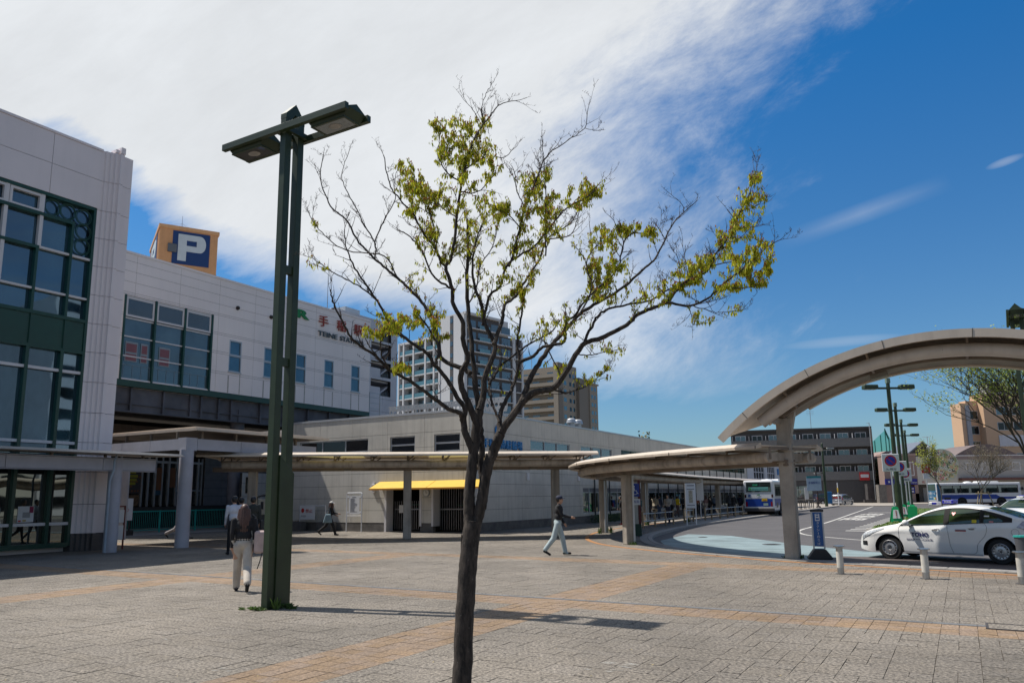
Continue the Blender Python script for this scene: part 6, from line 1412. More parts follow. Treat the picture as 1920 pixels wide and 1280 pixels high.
    if text_on:
        nv = mat('taxi_navy', (.004, .006, .10), .4)
        def st(t, x, z, w, h, m_=nv, nm='door_lettering', bold=.0): 
            o = text(nm, t, 1, m_, c.root, (x, -(c.sy(x, z)+.010), z), rot=(PI/2, 0, 0), width=w, height=h, ext=.002, bold=bold); return o
        st('TOHO', 1.74, .69, .44, .11, bold=.035); st('無料配車 0120 TAXI(札幌)', 1.72, .565, .66, .036, bold=.01); st('グループ', 1.72, .635, .14, .02, mat('taxi_grey', (.1, .1, .12)))
        text('roof_lettering', 'TOHO', 1, paper, rs_, (2.30, -.253, 1.55), rot=(PI/2, 0, 0), width=.18, height=.05)
        mb = MB().tube([(1.61, -c.sy(1.6, .78)-.01, .765), (1.63, -c.sy(1.6, .78)-.01, .785), (1.72, -c.sy(1.7, .78)-.01, .785)], .006, 4).sph((1.80, -c.sy(1.8, .78)-.01, .785), .009, 6, 4); obj('door_emblem', mb, nv, c.root)
        c.patch('red_sticker', 2.62, 2.88, lambda x: .80, lambda x: .825, red, -1, .008, 3, 1); c.patch('grey_sticker', 2.62, 2.88, lambda x: .828, lambda x: .85, mat('sticker_grey', (.25, .22, .25)), -1, .008, 3, 1)
        hx = 2.57; hz = 1.24; yy = lambda x, z: -c.sy(x, z)-.020
        hp = [(-.05, .02), (-.045, .04), (-.025, .045), (0, .03), (.025, .045), (.045, .04), (.05, .02), (0, -.045)]
        mb = MB(); mb.add([(hx+a, yy(hx+a, hz+b), hz+b) for a, b in hp], [tuple(range(8))]); obj('heart_sticker', mb, mat('heart_red', (.62, .03, .04), .4), c.root)
        c.patch('yellow_sticker', 3.02, 3.13, lambda x: 1.02, lambda x: 1.10, mat('sticker_yellow', (.6, .5, .02)), -1, .020, 3, 1); c.patch('white_sticker', 3.30, 3.42, lambda x: 1.175, lambda x: 1.21, paper, -1, .020, 3, 1); c.patch('pink_sticker', 3.42, 3.52, lambda x: 1.035, lambda x: 1.075, mat('sticker_pink', (.5, .2, .2)), -1, .020, 3, 1)
    return c
wf, wr_ = G(1671, 1048, R0), G(1877, 1058.5, R0); mid = (wf+wr_)/2; hd_ = (wf-wr_).normalized()
# car local +x runs front to rear, so x axis = -heading ; local +y must face the camera
xax = -hd_; an_ = math.atan2(xax.y, xax.x); yax = Vector((-xax.y, xax.x, 0))
root_ = mid - xax*2.26 + yax*.8725
taxi = prius('taxi', 'white hatchback taxi parked side-on at the rank with blue lettering on its front door', (root_.x, root_.y, R0), an_, 'white taxis')
p = AT(1893, 985, 37); o = copy_tree(taxi.root); o.location = (p.x+.3, p.y+.6, R0); o.rotation_euler = (0, 0, math.radians(38)); o['label'] = 'second white taxi farther back facing the camera at the right edge'
p = AT(1922, 985, 31); o = copy_tree(taxi.root); o.location = (p.x+.75, p.y, R0); o.rotation_euler = (0, 0, math.radians(30)); o['label'] = 'third white car only just showing a headlight at the right edge'
# minivans
def van(name, label, loc, rz, paint, boxy=0.0, sc_=1.0):
    top = [(0, .55), (.03, .68), (.15, .80), (.5, .93), (.95, 1.04), (1.3, 1.22), (1.75, 1.50), (2.1, 1.64), (2.8, 1.69), (3.8, 1.66), (4.35, 1.60), (4.6, 1.45), (4.74, 1.05), (4.78, .55)] if not boxy else [(0, .6), (.03, .78), (.12, .95), (.4, 1.06), (.7, 1.15), (1.0, 1.45), (1.25, 1.68), (1.6, 1.76), (2.8, 1.80), (3.9, 1.78), (4.25, 1.73), (4.36, 1.5), (4.4, 1.1), (4.42, .55)]
    Ln = top[-1][0]
    c = Car(name, label, 'minivan', loc, rz, Ln, 1.78, top, [(0, .8), (1.0, .98), (Ln, 1.08)], (.95, Ln-.95), .325, paint, tumble=(.05, .12), front=.4, rear=.3, roof_h=.65); c.body(); L_ = lambda x: c.bl(x)+.03; U_ = lambda x: c.zts(x)-.10
    for side in (1, -1):
        for a, b in ((1.35, 2.15), (2.22, 3.15), (3.22, Ln-.35)): c.patch('side_window', a, b, L_, (lambda x: min(U_(x), L_(x)+max(0, x-1.2)*.75)), cgl, side, .008)
        mb = MB()
        for x in (1.25, 2.18, 3.2): q = c.seam([(x, 1.0), (x+.02, .6), (x+.04, .26)], side); mb.add(q.v, q.f)
        obj('door_seams', mb, trim, c.root)
        obj('wing_mirror', MB().sph((1.35, side*(c.w0+.09), 1.05), (.07, .09, .08), 10, 8), paint, c.root, smooth=True)
        c.patch('tail_light', Ln-.28, Ln-.02, lambda x: .85, lambda x: 1.25, tail, side, .012, 5); c.patch('headlight', .1, .6, lambda x: c.zts(x)-.18, lambda x: c.zts(x)-.05, lampc, side, .01, 8)
        for wx in c.wheels: wheel(c.root, (wx, side*(c.w0-.02), .325), .325, side, holes=0)
    rz0, rz1 = c.zts(Ln-.05), 0
    obj('rear_window', MB().extr([(-.62, 1.08), (.62, 1.08), (.54, 1.48), (-.54, 1.48)], (Ln-.135, 0, 0), (0, 1, 0), (.0, 0, 1), (.05, 0, 0)) if boxy else MB().add([(Ln-.02, -.66, 1.07), (Ln-.02, .66, 1.07), (Ln-.16, .58, 1.46), (Ln-.16, -.58, 1.46)], [(0, 1, 2, 3)]), cgl, c.root)
    c.toppatch('windshield', 1.0 if not boxy else .8, 1.85 if not boxy else 1.2, -.9, .9, cgl)
    obj('rear_bumper', MB().box(Ln-.12, Ln+.05, -.78, .78, .36, .52), paint, c.root, bevel=.03); obj('rear_plate', MB().box(Ln+.0, Ln+.02, -.17, .17, .75, .9), paper, c.root)
    return c
p = G(1556, 946.5, R0); h = math.radians(48); van('silver_minivan', 'silver minivan driving away on the far side of the square', (46.0+4.6*math.cos(h)*1.0, 109.5+4.6*math.sin(h), R0), h+PI, carsil)
van('navy_van', 'dark navy boxy van behind the silver minivan near the grey block', (53.5, 125.5, R0), math.radians(-178), carblk, boxy=1)

# buses : local x toward the front, rear at x=0, ground at z=0
busw = mat('bus_white', (.66, .66, .66), .3, var=.04, coat=.4); busb = mat('bus_blue', (.002, .042, .27), .35, var=.05); bgl = glassy('bus_glass', (.012, .02, .02), refl=.14, tint=(.6, .75, .75), var=.9, sc=1.0); bteal = mat('bus_teal', (.01, .10, .20), .35, var=.1)
def bus(label, loc, rz, rear_teal=False):
    r = thing('city_bus', label, 'bus', loc, rz, 'city buses'); Lb = 10.6
    obj('body', MB().box(0, Lb, -1.23, 1.23, .38, 2.93), busw, r, bevel=.13, seg=3)
    obj('roof_unit', MB().extr([(0, 0), (2.6, 0), (2.45, .2), (.2, .2)], (5.6, -.75, 2.92), (1, 0, 0), (0, 0, 1), (0, 1.5, 0)), busw, r, bevel=.03); obj('roof_unit', MB().sph((4.6, 0, 2.93), (.55, .5, .2), 14, 8), busw, r, smooth=True)
    obj('blue_band', MB().box(.12, 7.4, -1.238, -1.231, .85, 1.42).box(.12, 7.4, 1.231, 1.238, .85, 1.42).box(7.9, Lb-.13, -1.238, -1.231, .85, 1.12).box(7.9, Lb-.13, 1.231, 1.238, .85, 1.12).extr([(7.4, .85), (7.9, .85), (7.9, 1.12), (7.4, 1.42)], (0, -1.238, 0), (1, 0, 0), (0, 0, 1), (0, .007, 0)).extr([(7.4, .85), (7.9, .85), (7.9, 1.12), (7.4, 1.42)], (0, 1.231, 0), (1, 0, 0), (0, 0, 1), (0, .007, 0)), busb, r)
    for s in (-1, 1):
        y0, y1 = (s*1.232, s*1.24)
        obj('window_band', MB().box(.55, Lb-.4, y0, y1, 1.62, 2.62), trim, r); k = 0
        for a, b in ((.65, 2.0), (2.1, 2.95), (3.1, 5.4), (5.5, 7.6), (7.7, Lb-.5)):
            w = obj('side_window', MB().box(a, b, s*1.2405, s*1.246, 1.68, 2.56), bgl, r); obj('window_bar', MB().box(a+.05, b-.05, s*1.246, s*1.25, 2.28, 2.30), trim, w)
        for wx in (3.1, 8.0):
            obj('wheel_arch', MB().extr([(.62*math.cos(PI*k/14), .50+.60*math.sin(PI*k/14)) for k in range(15)]+[(-.62, .36), (.62, .36)], (wx, s*1.2385 if s < 0 else 1.2315, 0), (1, 0, 0), (0, 0, 1), (0, .007, 0)), under, r); wheel(r, (wx, s*1.245, .48), .48, s, w=.26, holes=8, rim_m=mat('bus_rim', (.12, .12, .12), .5))
        obj('side_grille', MB().box(.9, 1.7, s*1.239, s*1.243, .7, 1.1), trim, r)
        obj('wing_mirror', MB().box(Lb-.1, Lb+.2, s*1.3, s*1.42, 1.9, 2.3), trim, r)
    rb = obj('rear_panel', MB().box(-.012, .0, -1.09, 1.09, .78, 1.42), busb, r)
    if rear_teal: obj('advert_panel', MB().box(-.013, -.001, -1.1, 1.1, .5, 2.85), bteal, r); obj('advert_side', MB().box(.12, .5, -1.239, -1.2315, .5, 2.8), bteal, r)
    rw = obj('rear_window', MB().extr([(-1.02, 1.98), (1.02, 1.98), (.98, 2.78), (-.98, 2.78)], (-.02, 0, 0), (0, 1, 0), (0, 0, 1), (.012, 0, 0)), bgl, r)
    rot = (PI/2, 0, -PI/2)
    if not rear_teal:
        ad = obj('advert_strip', MB().box(-.03, -.022, -.78, .80, 2.10, 2.38), mat('advert_mint', (.16, .42, .36), .5), rw); text('advert_lettering', 'エナレディースクリニック', 1, mat('advert_green', (.01, .10, .05)), ad, (-.033, .0-.1, 2.22), rot=rot, width=1.25, height=.17)
        obj('advert_dot', MB().cyl((-.033, .68, 2.24), (-.036, .68, 2.24), .1, n=14), mat('advert_leaf', (.05, .25, .03)), ad)
        text('destination_lettering', '回送', 1, mat('led_green', (.01, .35, .16), emit=.3), rw, (-.024, .25, 2.56), rot=rot, width=.4, height=.12)
        text('rear_logo', 'JR', 1, jr, r, (-.016, .05, 1.72), rot=rot, width=.30, height=.15, bold=.03, shear=.4)
        wc = obj('wheelchair_sticker', MB().box(-.018, -.002, .66, .86, 1.55, 1.80), mat('sticker_blue', (.01, .09, .30)), r); obj('wheelchair_symbol', MB().tube([(-.021, .74+.05*math.cos(t), 1.63+.05*math.sin(t)) for t in [2.2+4*k/10 for k in range(11)]], .009, 4).sph((-.021, .78, 1.76), .018, 6, 4).beam((-.021, .78, 1.74), (-.021, .77, 1.66), .018, .01), paper, wc)
        yp = obj('yellow_plate', MB().box(-.028, -.013, -.66, -.22, 1.22, 1.44), mat('plate_yellow', (.62, .42, .01)), r); text('plate_lettering', '後方注意', 1, red, yp, (-.031, -.44, 1.31), rot=rot, width=.3, height=.07)
    else:
        text('advert_lettering', '札幌ビール', 1, paper, r, (-.018, 0, 1.62), rot=rot, width=1.7, height=.4); text('advert_lettering', '手稲 1 2 3', 1, paper, r, (-.018, .1, 1.15), rot=rot, width=1.2, height=.22); obj('yellow_plate', MB().box(-.028, -.013, -.86, -.42, .85, 1.1), mat('plate_yellow', (0, 0, 0)), r)
    obj('number_plate', MB().box(-.03, -.014, -.72, -.34, .86, 1.06), mat('plate_green', (.28, .38, .34)), r); 
    for s in (-1, 1):
        obj('reflector', MB().box(-.02, 0, s*1.08-.07, s*1.08+.07, 1.52, 1.78), mat('lamp_maroon', (.06, .008, .01), .2), r)
        obj('tail_light', MB().box(-.03, 0, s*1.0-.07, s*1.0+.07, .80, 1.18), tail, r); obj('tail_light', MB().box(-.03, 0, s*1.0-.05, s*1.0+.05, .52, .62), tail, r)
    obj('engine_lid', MB().box(-.014, -.002, -.75, .75, 1.46, 1.475).box(-.014, -.002, -.95, .95, 1.9, 1.91), mat('seam_grey', (0, 0, 0)), r)
    obj('bumper', MB().box(-.08, .3, -1.2, 1.2, .38, .66), mat('bumper_dark', (.05, .045, .045), .5), r, bevel=.04); obj('chrome_strip', MB().box(-.035, -.0, -1.1, 1.1, .70, .76), busw, r)
    obj('chassis', MB().box(.4, Lb-.4, -1.1, 1.1, .2, .5), under, r)
    return r
q = (G(1393, 968.5, R0)+G(1456, 966, R0))/2; bus('white and blue city bus seen from behind, partly hidden by the arch post', (q.x, q.y, R0), math.radians(62))
p = AT(1759, 945, 99); bus('long white and blue city bus with a teal rear near the flower picture', (p.x, p.y+1.2, R0), math.radians(-3), rear_teal=True)

# ------------------------------------------------------------------ people
skin = mat('skin', (.42, .24, .16), .55, var=.05); pm_ = {}
def cloth(n, c, r=.85): return mat(n, c, r, var=.15, sc=6, fine=.1, fsc=120)
def person(label, loc, heading, h=1.70, stride=.35, arms=(.3, -.3), elbow=(.4, .2), top=None, pants=None, shoe=None, hair=None, hairlen=0, vox=.028, cap=None, wide=0.0, lean=.03, phone=False, skirt=None, knee=None, bulk=1.0, sleeves=True, long_coat=0.0, head_turn=0.0):
    s = h/1.72; r = thing('person', label, 'person', (loc.x, loc.y, loc.z), heading)
    P = []   # primitives with tags : 0 skin 1 top 2 pants 3 shoe
    mb = MB(); tags = []
    def cap_(a, b, ra, rb, t, n=14, flat=None):
        k = len(mb.v); a, b = Vector(a), Vector(b); mb.cyl(a, b, ra, rb, n=n); mb.sph(a, ra, n, 8); mb.sph(b, rb, n, 8); tags.extend([t]*(len(mb.v)-k))
    def ell(c, rr, t): k = len(mb.v); mb.sph(c, rr, 18, 12); tags.extend([t]*(len(mb.v)-k))
    hip = Vector((0, 0, .92)); ch = Vector((lean, 0, 1.33)); nk = Vector((lean+.01, 0, 1.47)); hdc = Vector((lean+.03, 0, 1.60))
    ell((hip.x, 0, .94), (.115*bulk, .155*bulk, .12), 2); ell((hip.x*.5+ch.x*.5, 0, 1.10), (.115*bulk, .150*bulk, .16), 1); ell((ch.x, 0, 1.30), (.125*bulk, .175*bulk, .17), 1); ell((ch.x, 0, 1.40), (.09*bulk, .175*bulk, .07), 1)
    if long_coat: 
        k = len(mb.v); mb.cyl((0, 0, 1.05), (-.01, 0, .92-long_coat), .15*bulk, .19*bulk, n=18); tags.extend([1]*(len(mb.v)-k))
    cap_(nk-Vector((0, 0, .06)), nk+Vector((.005, 0, .05)), .055, .05, 0)
    ell(hdc, (.092, .075, .115), 0); ell(hdc+Vector((.03, 0, -.06)), (.062, .055, .06), 0); ell(hdc+Vector((.095, 0, -.01)), (.018, .014, .028), 0)
    for sd in (1, -1): ell(hdc+Vector((.0, sd*.076, -.005)), (.018, .012, .03), 0)
    low = 9
    kn = knee or (.10, .55)
    for i, (sd, a) in enumerate(((1, stride), (-1, -stride))):
        kf = kn[0] if a > 0 else kn[1]; hj = Vector((0, sd*.088, .90)); k = hj+Vector((math.sin(a), 0, -math.cos(a)))*.43; an = k+Vector((math.sin(a-kf), 0, -math.cos(a-kf)))*.41
        w = wide; cap_(hj, k, .088+w*.3, .062+w*.9, 2); cap_(k, an+Vector((0, 0, .02)), .060+w*.9, .042+w*1.1, 2)
        toe = a-kf; dr = Vector((math.cos(min(0, toe)*.9), 0, math.sin(min(0, toe)*.9) if a < 0 else .06))
        cap_(an+Vector((-.035, 0, -.03)), an+dr*.15+Vector((0, 0, -.045)), .040, .034, 3); cap_(an, an+Vector((0, 0, -.03)), .040, .04, 3)
        low = min(low, an.z-.075, (an+dr*.15).z-.079)
    hands = []
    for i, (sd, a, e) in enumerate(((1, arms[0], elbow[0]), (-1, arms[1], elbow[1]))):
        sh = Vector((ch.x, sd*.185*bulk, 1.405)); el = sh+Vector((math.sin(a), sd*.10, -math.cos(a))).normalized()*.27; f = a+e; ha = el+Vector((math.sin(f), -sd*.04, -math.cos(f))).normalized()*.24
        cap_(sh, el, .060*bulk, .046*bulk, 1); cap_(el, ha, .045*bulk, .034*bulk, 1 if sleeves else 0); d = (ha-el).normalized()
        cap_(ha, ha+d*.06, .027, .033, 0)
        for q in range(4): b0 = ha+d*.085+Vector((0, 0, 0))+Vector((d.z, 0, -d.x))*(-.026+.017*q); cap_(b0, b0+d*(.055+.012*(q in (1, 2)))+Vector((0, -sd*.012, 0)), .0085, .007, 0, n=8)
        cap_(ha+d*.03, ha+d*.08+Vector((-d.z, 0, d.x))*.04, .010, .008, 0, n=8); hands.append(ha+d*.1)
    sc = Matrix.Scale(s, 4); dz = -low
    mb.v = [tuple((Vector(v)+Vector((0, 0, dz)))*s) for v in mb.v]
    me = bpy.data.meshes.new('b'); me.from_pydata(mb.v, [], mb.f); o = bpy.data.objects.new('body', me); COL.objects.link(o)
    m = o.modifiers.new('r', 'REMESH'); m.mode = 'VOXEL'; m.voxel_size = vox; m.use_smooth_shade = True
    m2 = o.modifiers.new('s', 'SMOOTH'); m2.iterations = 2 if vox < .02 else 1; m2.factor = .5
    dg = bpy.context.evaluated_depsgraph_get(); nm = bpy.data.meshes.new_from_object(o.evaluated_get(dg)); bpy.data.objects.remove(o)
    nm.name = 'body'; kd = kdtree.KDTree(len(mb.v))
    for i, v in enumerate(mb.v): kd.insert(v, i)
    kd.balance()
    for q in (skin, top, pants, shoe or black): nm.materials.append(q)
    for pgn in nm.polygons: pgn.material_index = tags[kd.find(pgn.center)[1]]; pgn.use_smooth = True
    b = bpy.data.objects.new('body', nm); COL.objects.link(b); b.parent = r
    T = lambda v: (Vector(v)+Vector((0, 0, dz)))*s
    hc = T(hdc)
    if hair:
        hm = MB(); hm.sph(hc+Vector((-.022, 0, .022))*s, (.098*s, .088*s, .112*s), 16, 10)
        if hairlen:
            n = 12
            for k in range(n): t = PI*(.32+1.36*k/(n-1)); x, y = math.cos(t), math.sin(t); hm.tube([hc+Vector((x*.085, y*.08, .03))*s, hc+Vector((x*.105, y*.095, -.10))*s, hc+Vector((x*.115-.02, y*.11, -.10-hairlen*.5))*s, hc+Vector((x*.08-.05, y*.09, -.10-hairlen))*s], [.035*s, .04*s, .038*s, .016*s], 7)
        obj('hair', hm, hair, r, smooth=True)
    if cap:
        obj('cap', MB().sph(hc+Vector((-.01, 0, .055))*s, (.105*s, .092*s, .078*s), 16, 10).sph(hc+Vector((.10, 0, .045))*s, (.075*s, .075*s, .012*s), 12, 6), cap, r, smooth=True)
    for sd in (1, -1): obj('eye', MB().sph(hc+Vector((.083, sd*.03, .008))*s, .011*s, 8, 6), ink, r) if vox < .02 else None
    return r, [T(h) for h in hands], T
blk = cloth('cloth_black', (.012, .012, .014)); crm = cloth('cloth_cream', (.50, .44, .37)); wsh = cloth('cloth_white_shirt', (.50, .52, .58)); nvy = cloth('cloth_navy', (.02, .025, .05)); pblue = cloth('cloth_pale_blue', (.36, .43, .44)); hbr = mat('hair_brown', (.075, .035, .025), .5, var=.3, sc=20); hbk = mat('hair_black', (.012, .010, .010), .45, var=.2, sc=20); khk = cloth('cloth_khaki', (.26, .22, .16)); gry = cloth('cloth_grey', (.34, .32, .29)); ylw = cloth('cloth_yellow', (.75, .48, .01)); cit = cloth('cloth_dark_olive', (.03, .032, .028)); hgr = mat('hair_grey', (.35, .34, .33), .6)
AV = math.atan2(.863, .505)
r, hn, T = person('woman with long brown hair and cream trousers carrying a pale bag', G(452, 1109), math.radians(112), 1.63, .30, (-.1, -.15), (.25, .3), blk, crm, blk, hbr, .34, vox=.011, wide=.028, knee=(.08, .5), bulk=1.02)
bgm = cloth('bag_pink', (.50, .38, .35)); o = obj('backpack', MB().box(-.16, .12, -.40, -.19, .70, 1.12), bgm, r, bevel=.05, seg=3); obj('bag_pocket', MB().box(-.12, .08, -.425, -.40, .73, .92), bgm, o, bevel=.02); obj('bag_zip', MB().tube([(-.11, -.428, .90), (0, -.43, .93), (.07, -.428, .90)], .006, 5), black, o); obj('bag_strap', MB().tube([(-.02, -.26, 1.1), (.03, -.22, 1.35), (.02, -.14, 1.42)], .016, 6).tube([(-.14, -.34, .72), (-.17, -.30, .55), (-.15, -.26, .42)], .010, 6), black, o)
person('student in a white shirt and dark trousers walking away left of the woman', G(436, 1040), math.radians(125), 1.84, .28, (.15, -.2), (.3, .2), wsh, blk, blk, hbk, vox=.018)
person('student in a pale blue shirt just behind the white-shirted student', G(449, 1034), math.radians(118), 1.80, -.25, (.1, -.1), (.2, .2), cloth('cloth_sky', (.33, .38, .46)), nvy, blk, hbk, vox=.022)
r, hn, T = person('student in a dark shirt walking away beside the green lamp post', G(471, 1036), math.radians(115), 1.83, .3, (.1, -.2), (.2, .2), cit, blk, blk, hbk, vox=.022); obj('shoulder_bag', MB().box(-.14, .1, -.34, -.22, .75, 1.05), black, r, bevel=.03)
r, hn, T = person('man in black jacket, dark cap and pale trousers walking right', G(1047, 1040.5), math.radians(-4), 1.72, .30, (.05, .35), (.5, 1.0), blk, pblue, blk, hbk, vox=.011, wide=.022, cap=nvy, knee=(.12, .34), bulk=1.02, lean=.04)
r, hn, T = person('walker in a white cap with a pale blue tote bag near the wall', G(617, 1003.5), math.radians(3), 1.62, .42, (.35, .25), (1.0, .9), blk, blk, blk, hbr, .22, vox=.018, wide=.02, cap=cloth('cap_white', (.6, .6, .58)), knee=(.15, .45), lean=.06)
obj('tote_bag', MB().extr([(-.24, .60), (.20, .60), (.12, 1.0), (-.12, 1.0)], (-.02, -.32, 0), (1, 0, 0), (0, 0, 1), (0, .12, 0)), cloth('tote_blue', (.20, .29, .34)), r, bevel=.03); obj('tote_strap', MB().tube([(-.1, -.27, 1.0), (.02, -.22, 1.33), (.08, -.27, 1.0)], .012, 6), cloth('tote_blue', (0, 0, 0)), r)
person('person in patterned trousers striding behind the white corner column', G(337, 1010), math.radians(10), 1.66, .55, (.2, -.2), (.2, .3), blk, mat('cloth_check', (.25, .23, .24), .8, var=.6, sc=22), blk, hbk, vox=.024, wide=.03)
Q = [(1167, 984, 'person with a black backpack and red shoes beside the second ring post', 170, 0.1, blk, blk, hbk, 0), (1199, 985, 'grey-haired person in teal clothes just behind the wheelchair sign', 100, .12, cloth('cloth_teal', (.04, .09, .10)), blk, hgr, 0),
     (1217, 980, 'person in a long black coat at the front of the bus queue', 75, .05, blk, blk, hbk, .3), (1229, 979, 'person in a khaki coat in the bus queue', 60, .1, khk, blk, hbk, .15), (1237, 973, 'person in a navy top behind the khaki coat', 60, .05, nvy, cloth('cloth_jeans', (.06, .08, .13)), hbk, 0),
     (1254, 981, 'man in a grey-cream cardigan leaning by the railing', -120, .1, gry, nvy, hbk, 0), (1261, 971, 'person in a pale top half hidden behind the man in the cardigan', 40, .1, cloth('cloth_stone', (.3, .28, .26)), blk, hbk, 0), (1271, 969, 'person in a bright yellow jacket in the queue', 30, .25, ylw, cloth('cloth_brown', (.12, .07, .06)), hbk, 0),
     (1283, 968, 'person in pale pink carrying a black bag', 60, .18, cloth('cloth_blush', (.6, .45, .38)), blk, hbk, 0), (1307, 967, 'person in a rust brown top behind the timetable board', 50, .1, cloth('cloth_rust', (.3, .11, .06)), blk, hbk, 0), (1314, 966, 'person in a white top right of the timetable board', 70, .2, cloth('cloth_offwhite', (.55, .52, .50)), nvy, hbk, 0),
     (1324, 966, 'person in a dusky pink top and pale trousers in the queue', 45, .15, cloth('cloth_dusty', (.3, .17, .16)), cloth('cloth_sand', (.5, .4, .35)), hbr, 0), (1332, 966, 'person all in black before the fifth canopy post', 30, .1, blk, blk, hbk, .2), (1341, 965, 'person in a slate blue coat by the canopy post', 80, .1, cloth('cloth_slate', (.12, .16, .22)), blk, hbk, .3),
     (1369, 965, 'person with dark long hair and grey coat near the bus', 70, .2, cloth('cloth_charcoal', (.05, .06, .07)), blk, hbk, .2), (1377, 966, 'grey-haired person in a black coat near the bus', 50, .1, blk, blk, hgr, .25), (1389, 964, 'person in dark clothes next to the rear of the bus', 60, .1, nvy, blk, hbk, .1)]
rq = random.Random(12)
for i, (x, y, lab, hd, stv, tp, pn_, hr_, lc) in enumerate(Q):
    r, hn, T = person(lab, G(x, y), math.radians(hd), rq.uniform(1.60, 1.74), stv, (rq.uniform(0, .4), rq.uniform(-.2, .3)), (rq.uniform(.2, 1.3), rq.uniform(.2, 1.2)), tp, pn_, mat('shoe_red', (.25, .02, .02)) if i == 0 else black, hr_, .2 if i in (11, 14) else 0, vox=.034, long_coat=lc); r['group'] = 'people waiting along the bus platform'
    if i in (0, 8): obj('backpack', MB().box(-.30, -.12, -.16, .16, 1.0, 1.42), black, r, bevel=.04)
# ------------------------------------------------------------------ trees
bark = None
def bark_mat(name, c1, c2, sc=9):
    m, nt, p, out = _nodes(name); N = nt.nodes.new; L = nt.links.new; geo = N('ShaderNodeNewGeometry'); mp = N('ShaderNodeMapping'); mp.inputs['Scale'].default_value = (1, 1, .28); L(geo.outputs['Position'], mp.inputs[0])
    n = N('ShaderNodeTexNoise'); n.inputs['Scale'].default_value = sc*3; n.inputs['Detail'].default_value = 8; n.inputs['Roughness'].default_value = .7; L(mp.outputs[0], n.inputs[0])
    n2 = N('ShaderNodeTexNoise'); n2.inputs['Scale'].default_value = sc*5; n2.inputs['Detail'].default_value = 5; L(geo.outputs['Position'], n2.inputs[0])
    cr = N('ShaderNodeValToRGB'); cr.color_ramp.elements[0].position = .38; cr.color_ramp.elements[0].color = (*c1, 1); cr.color_ramp.elements[1].position = .66; cr.color_ramp.elements[1].color = (*c2, 1); L(n.outputs[0], cr.inputs[0])
    sp = N('ShaderNodeMapRange'); sp.inputs[1].default_value = .68; sp.inputs[2].default_value = .74; L(n2.outputs[0], sp.inputs[0]); mx = N('ShaderNodeMix'); mx.data_type = 'RGBA'; L(sp.outputs[0], mx.inputs[0]); L(cr.outputs[0], mx.inputs[6]); mx.inputs[7].default_value = (.17, .155, .13, 1); L(mx.outputs[2], p.inputs['Base Color'])
    p.inputs['Roughness'].default_value = .9; b = N('ShaderNodeBump'); b.inputs['Strength'].default_value = .9; b.inputs['Distance'].default_value = .012; L(n.outputs[0], b.inputs['Height']); L(b.outputs[0], p.inputs['Normal']); MATS[name] = m; return m
bark = bark_mat('maple_bark', (.014, .011, .009), (.075, .058, .046)); twigm = mat('twig_bark', (.042, .026, .022), .8, var=.25, sc=12)
leafm = mat('maple_leaf', (.34, .44, .02), .5, var=.2, sc=3, island=.35, col2=(.56, .50, .04), trans=.5, spec=.3); leafr = mat('maple_red_bud', (.38, .10, .06), .6, var=.3, sc=6, island=.4, col2=(.42, .22, .06), trans=.3)
rt = random.Random(21)
TY = 7.03
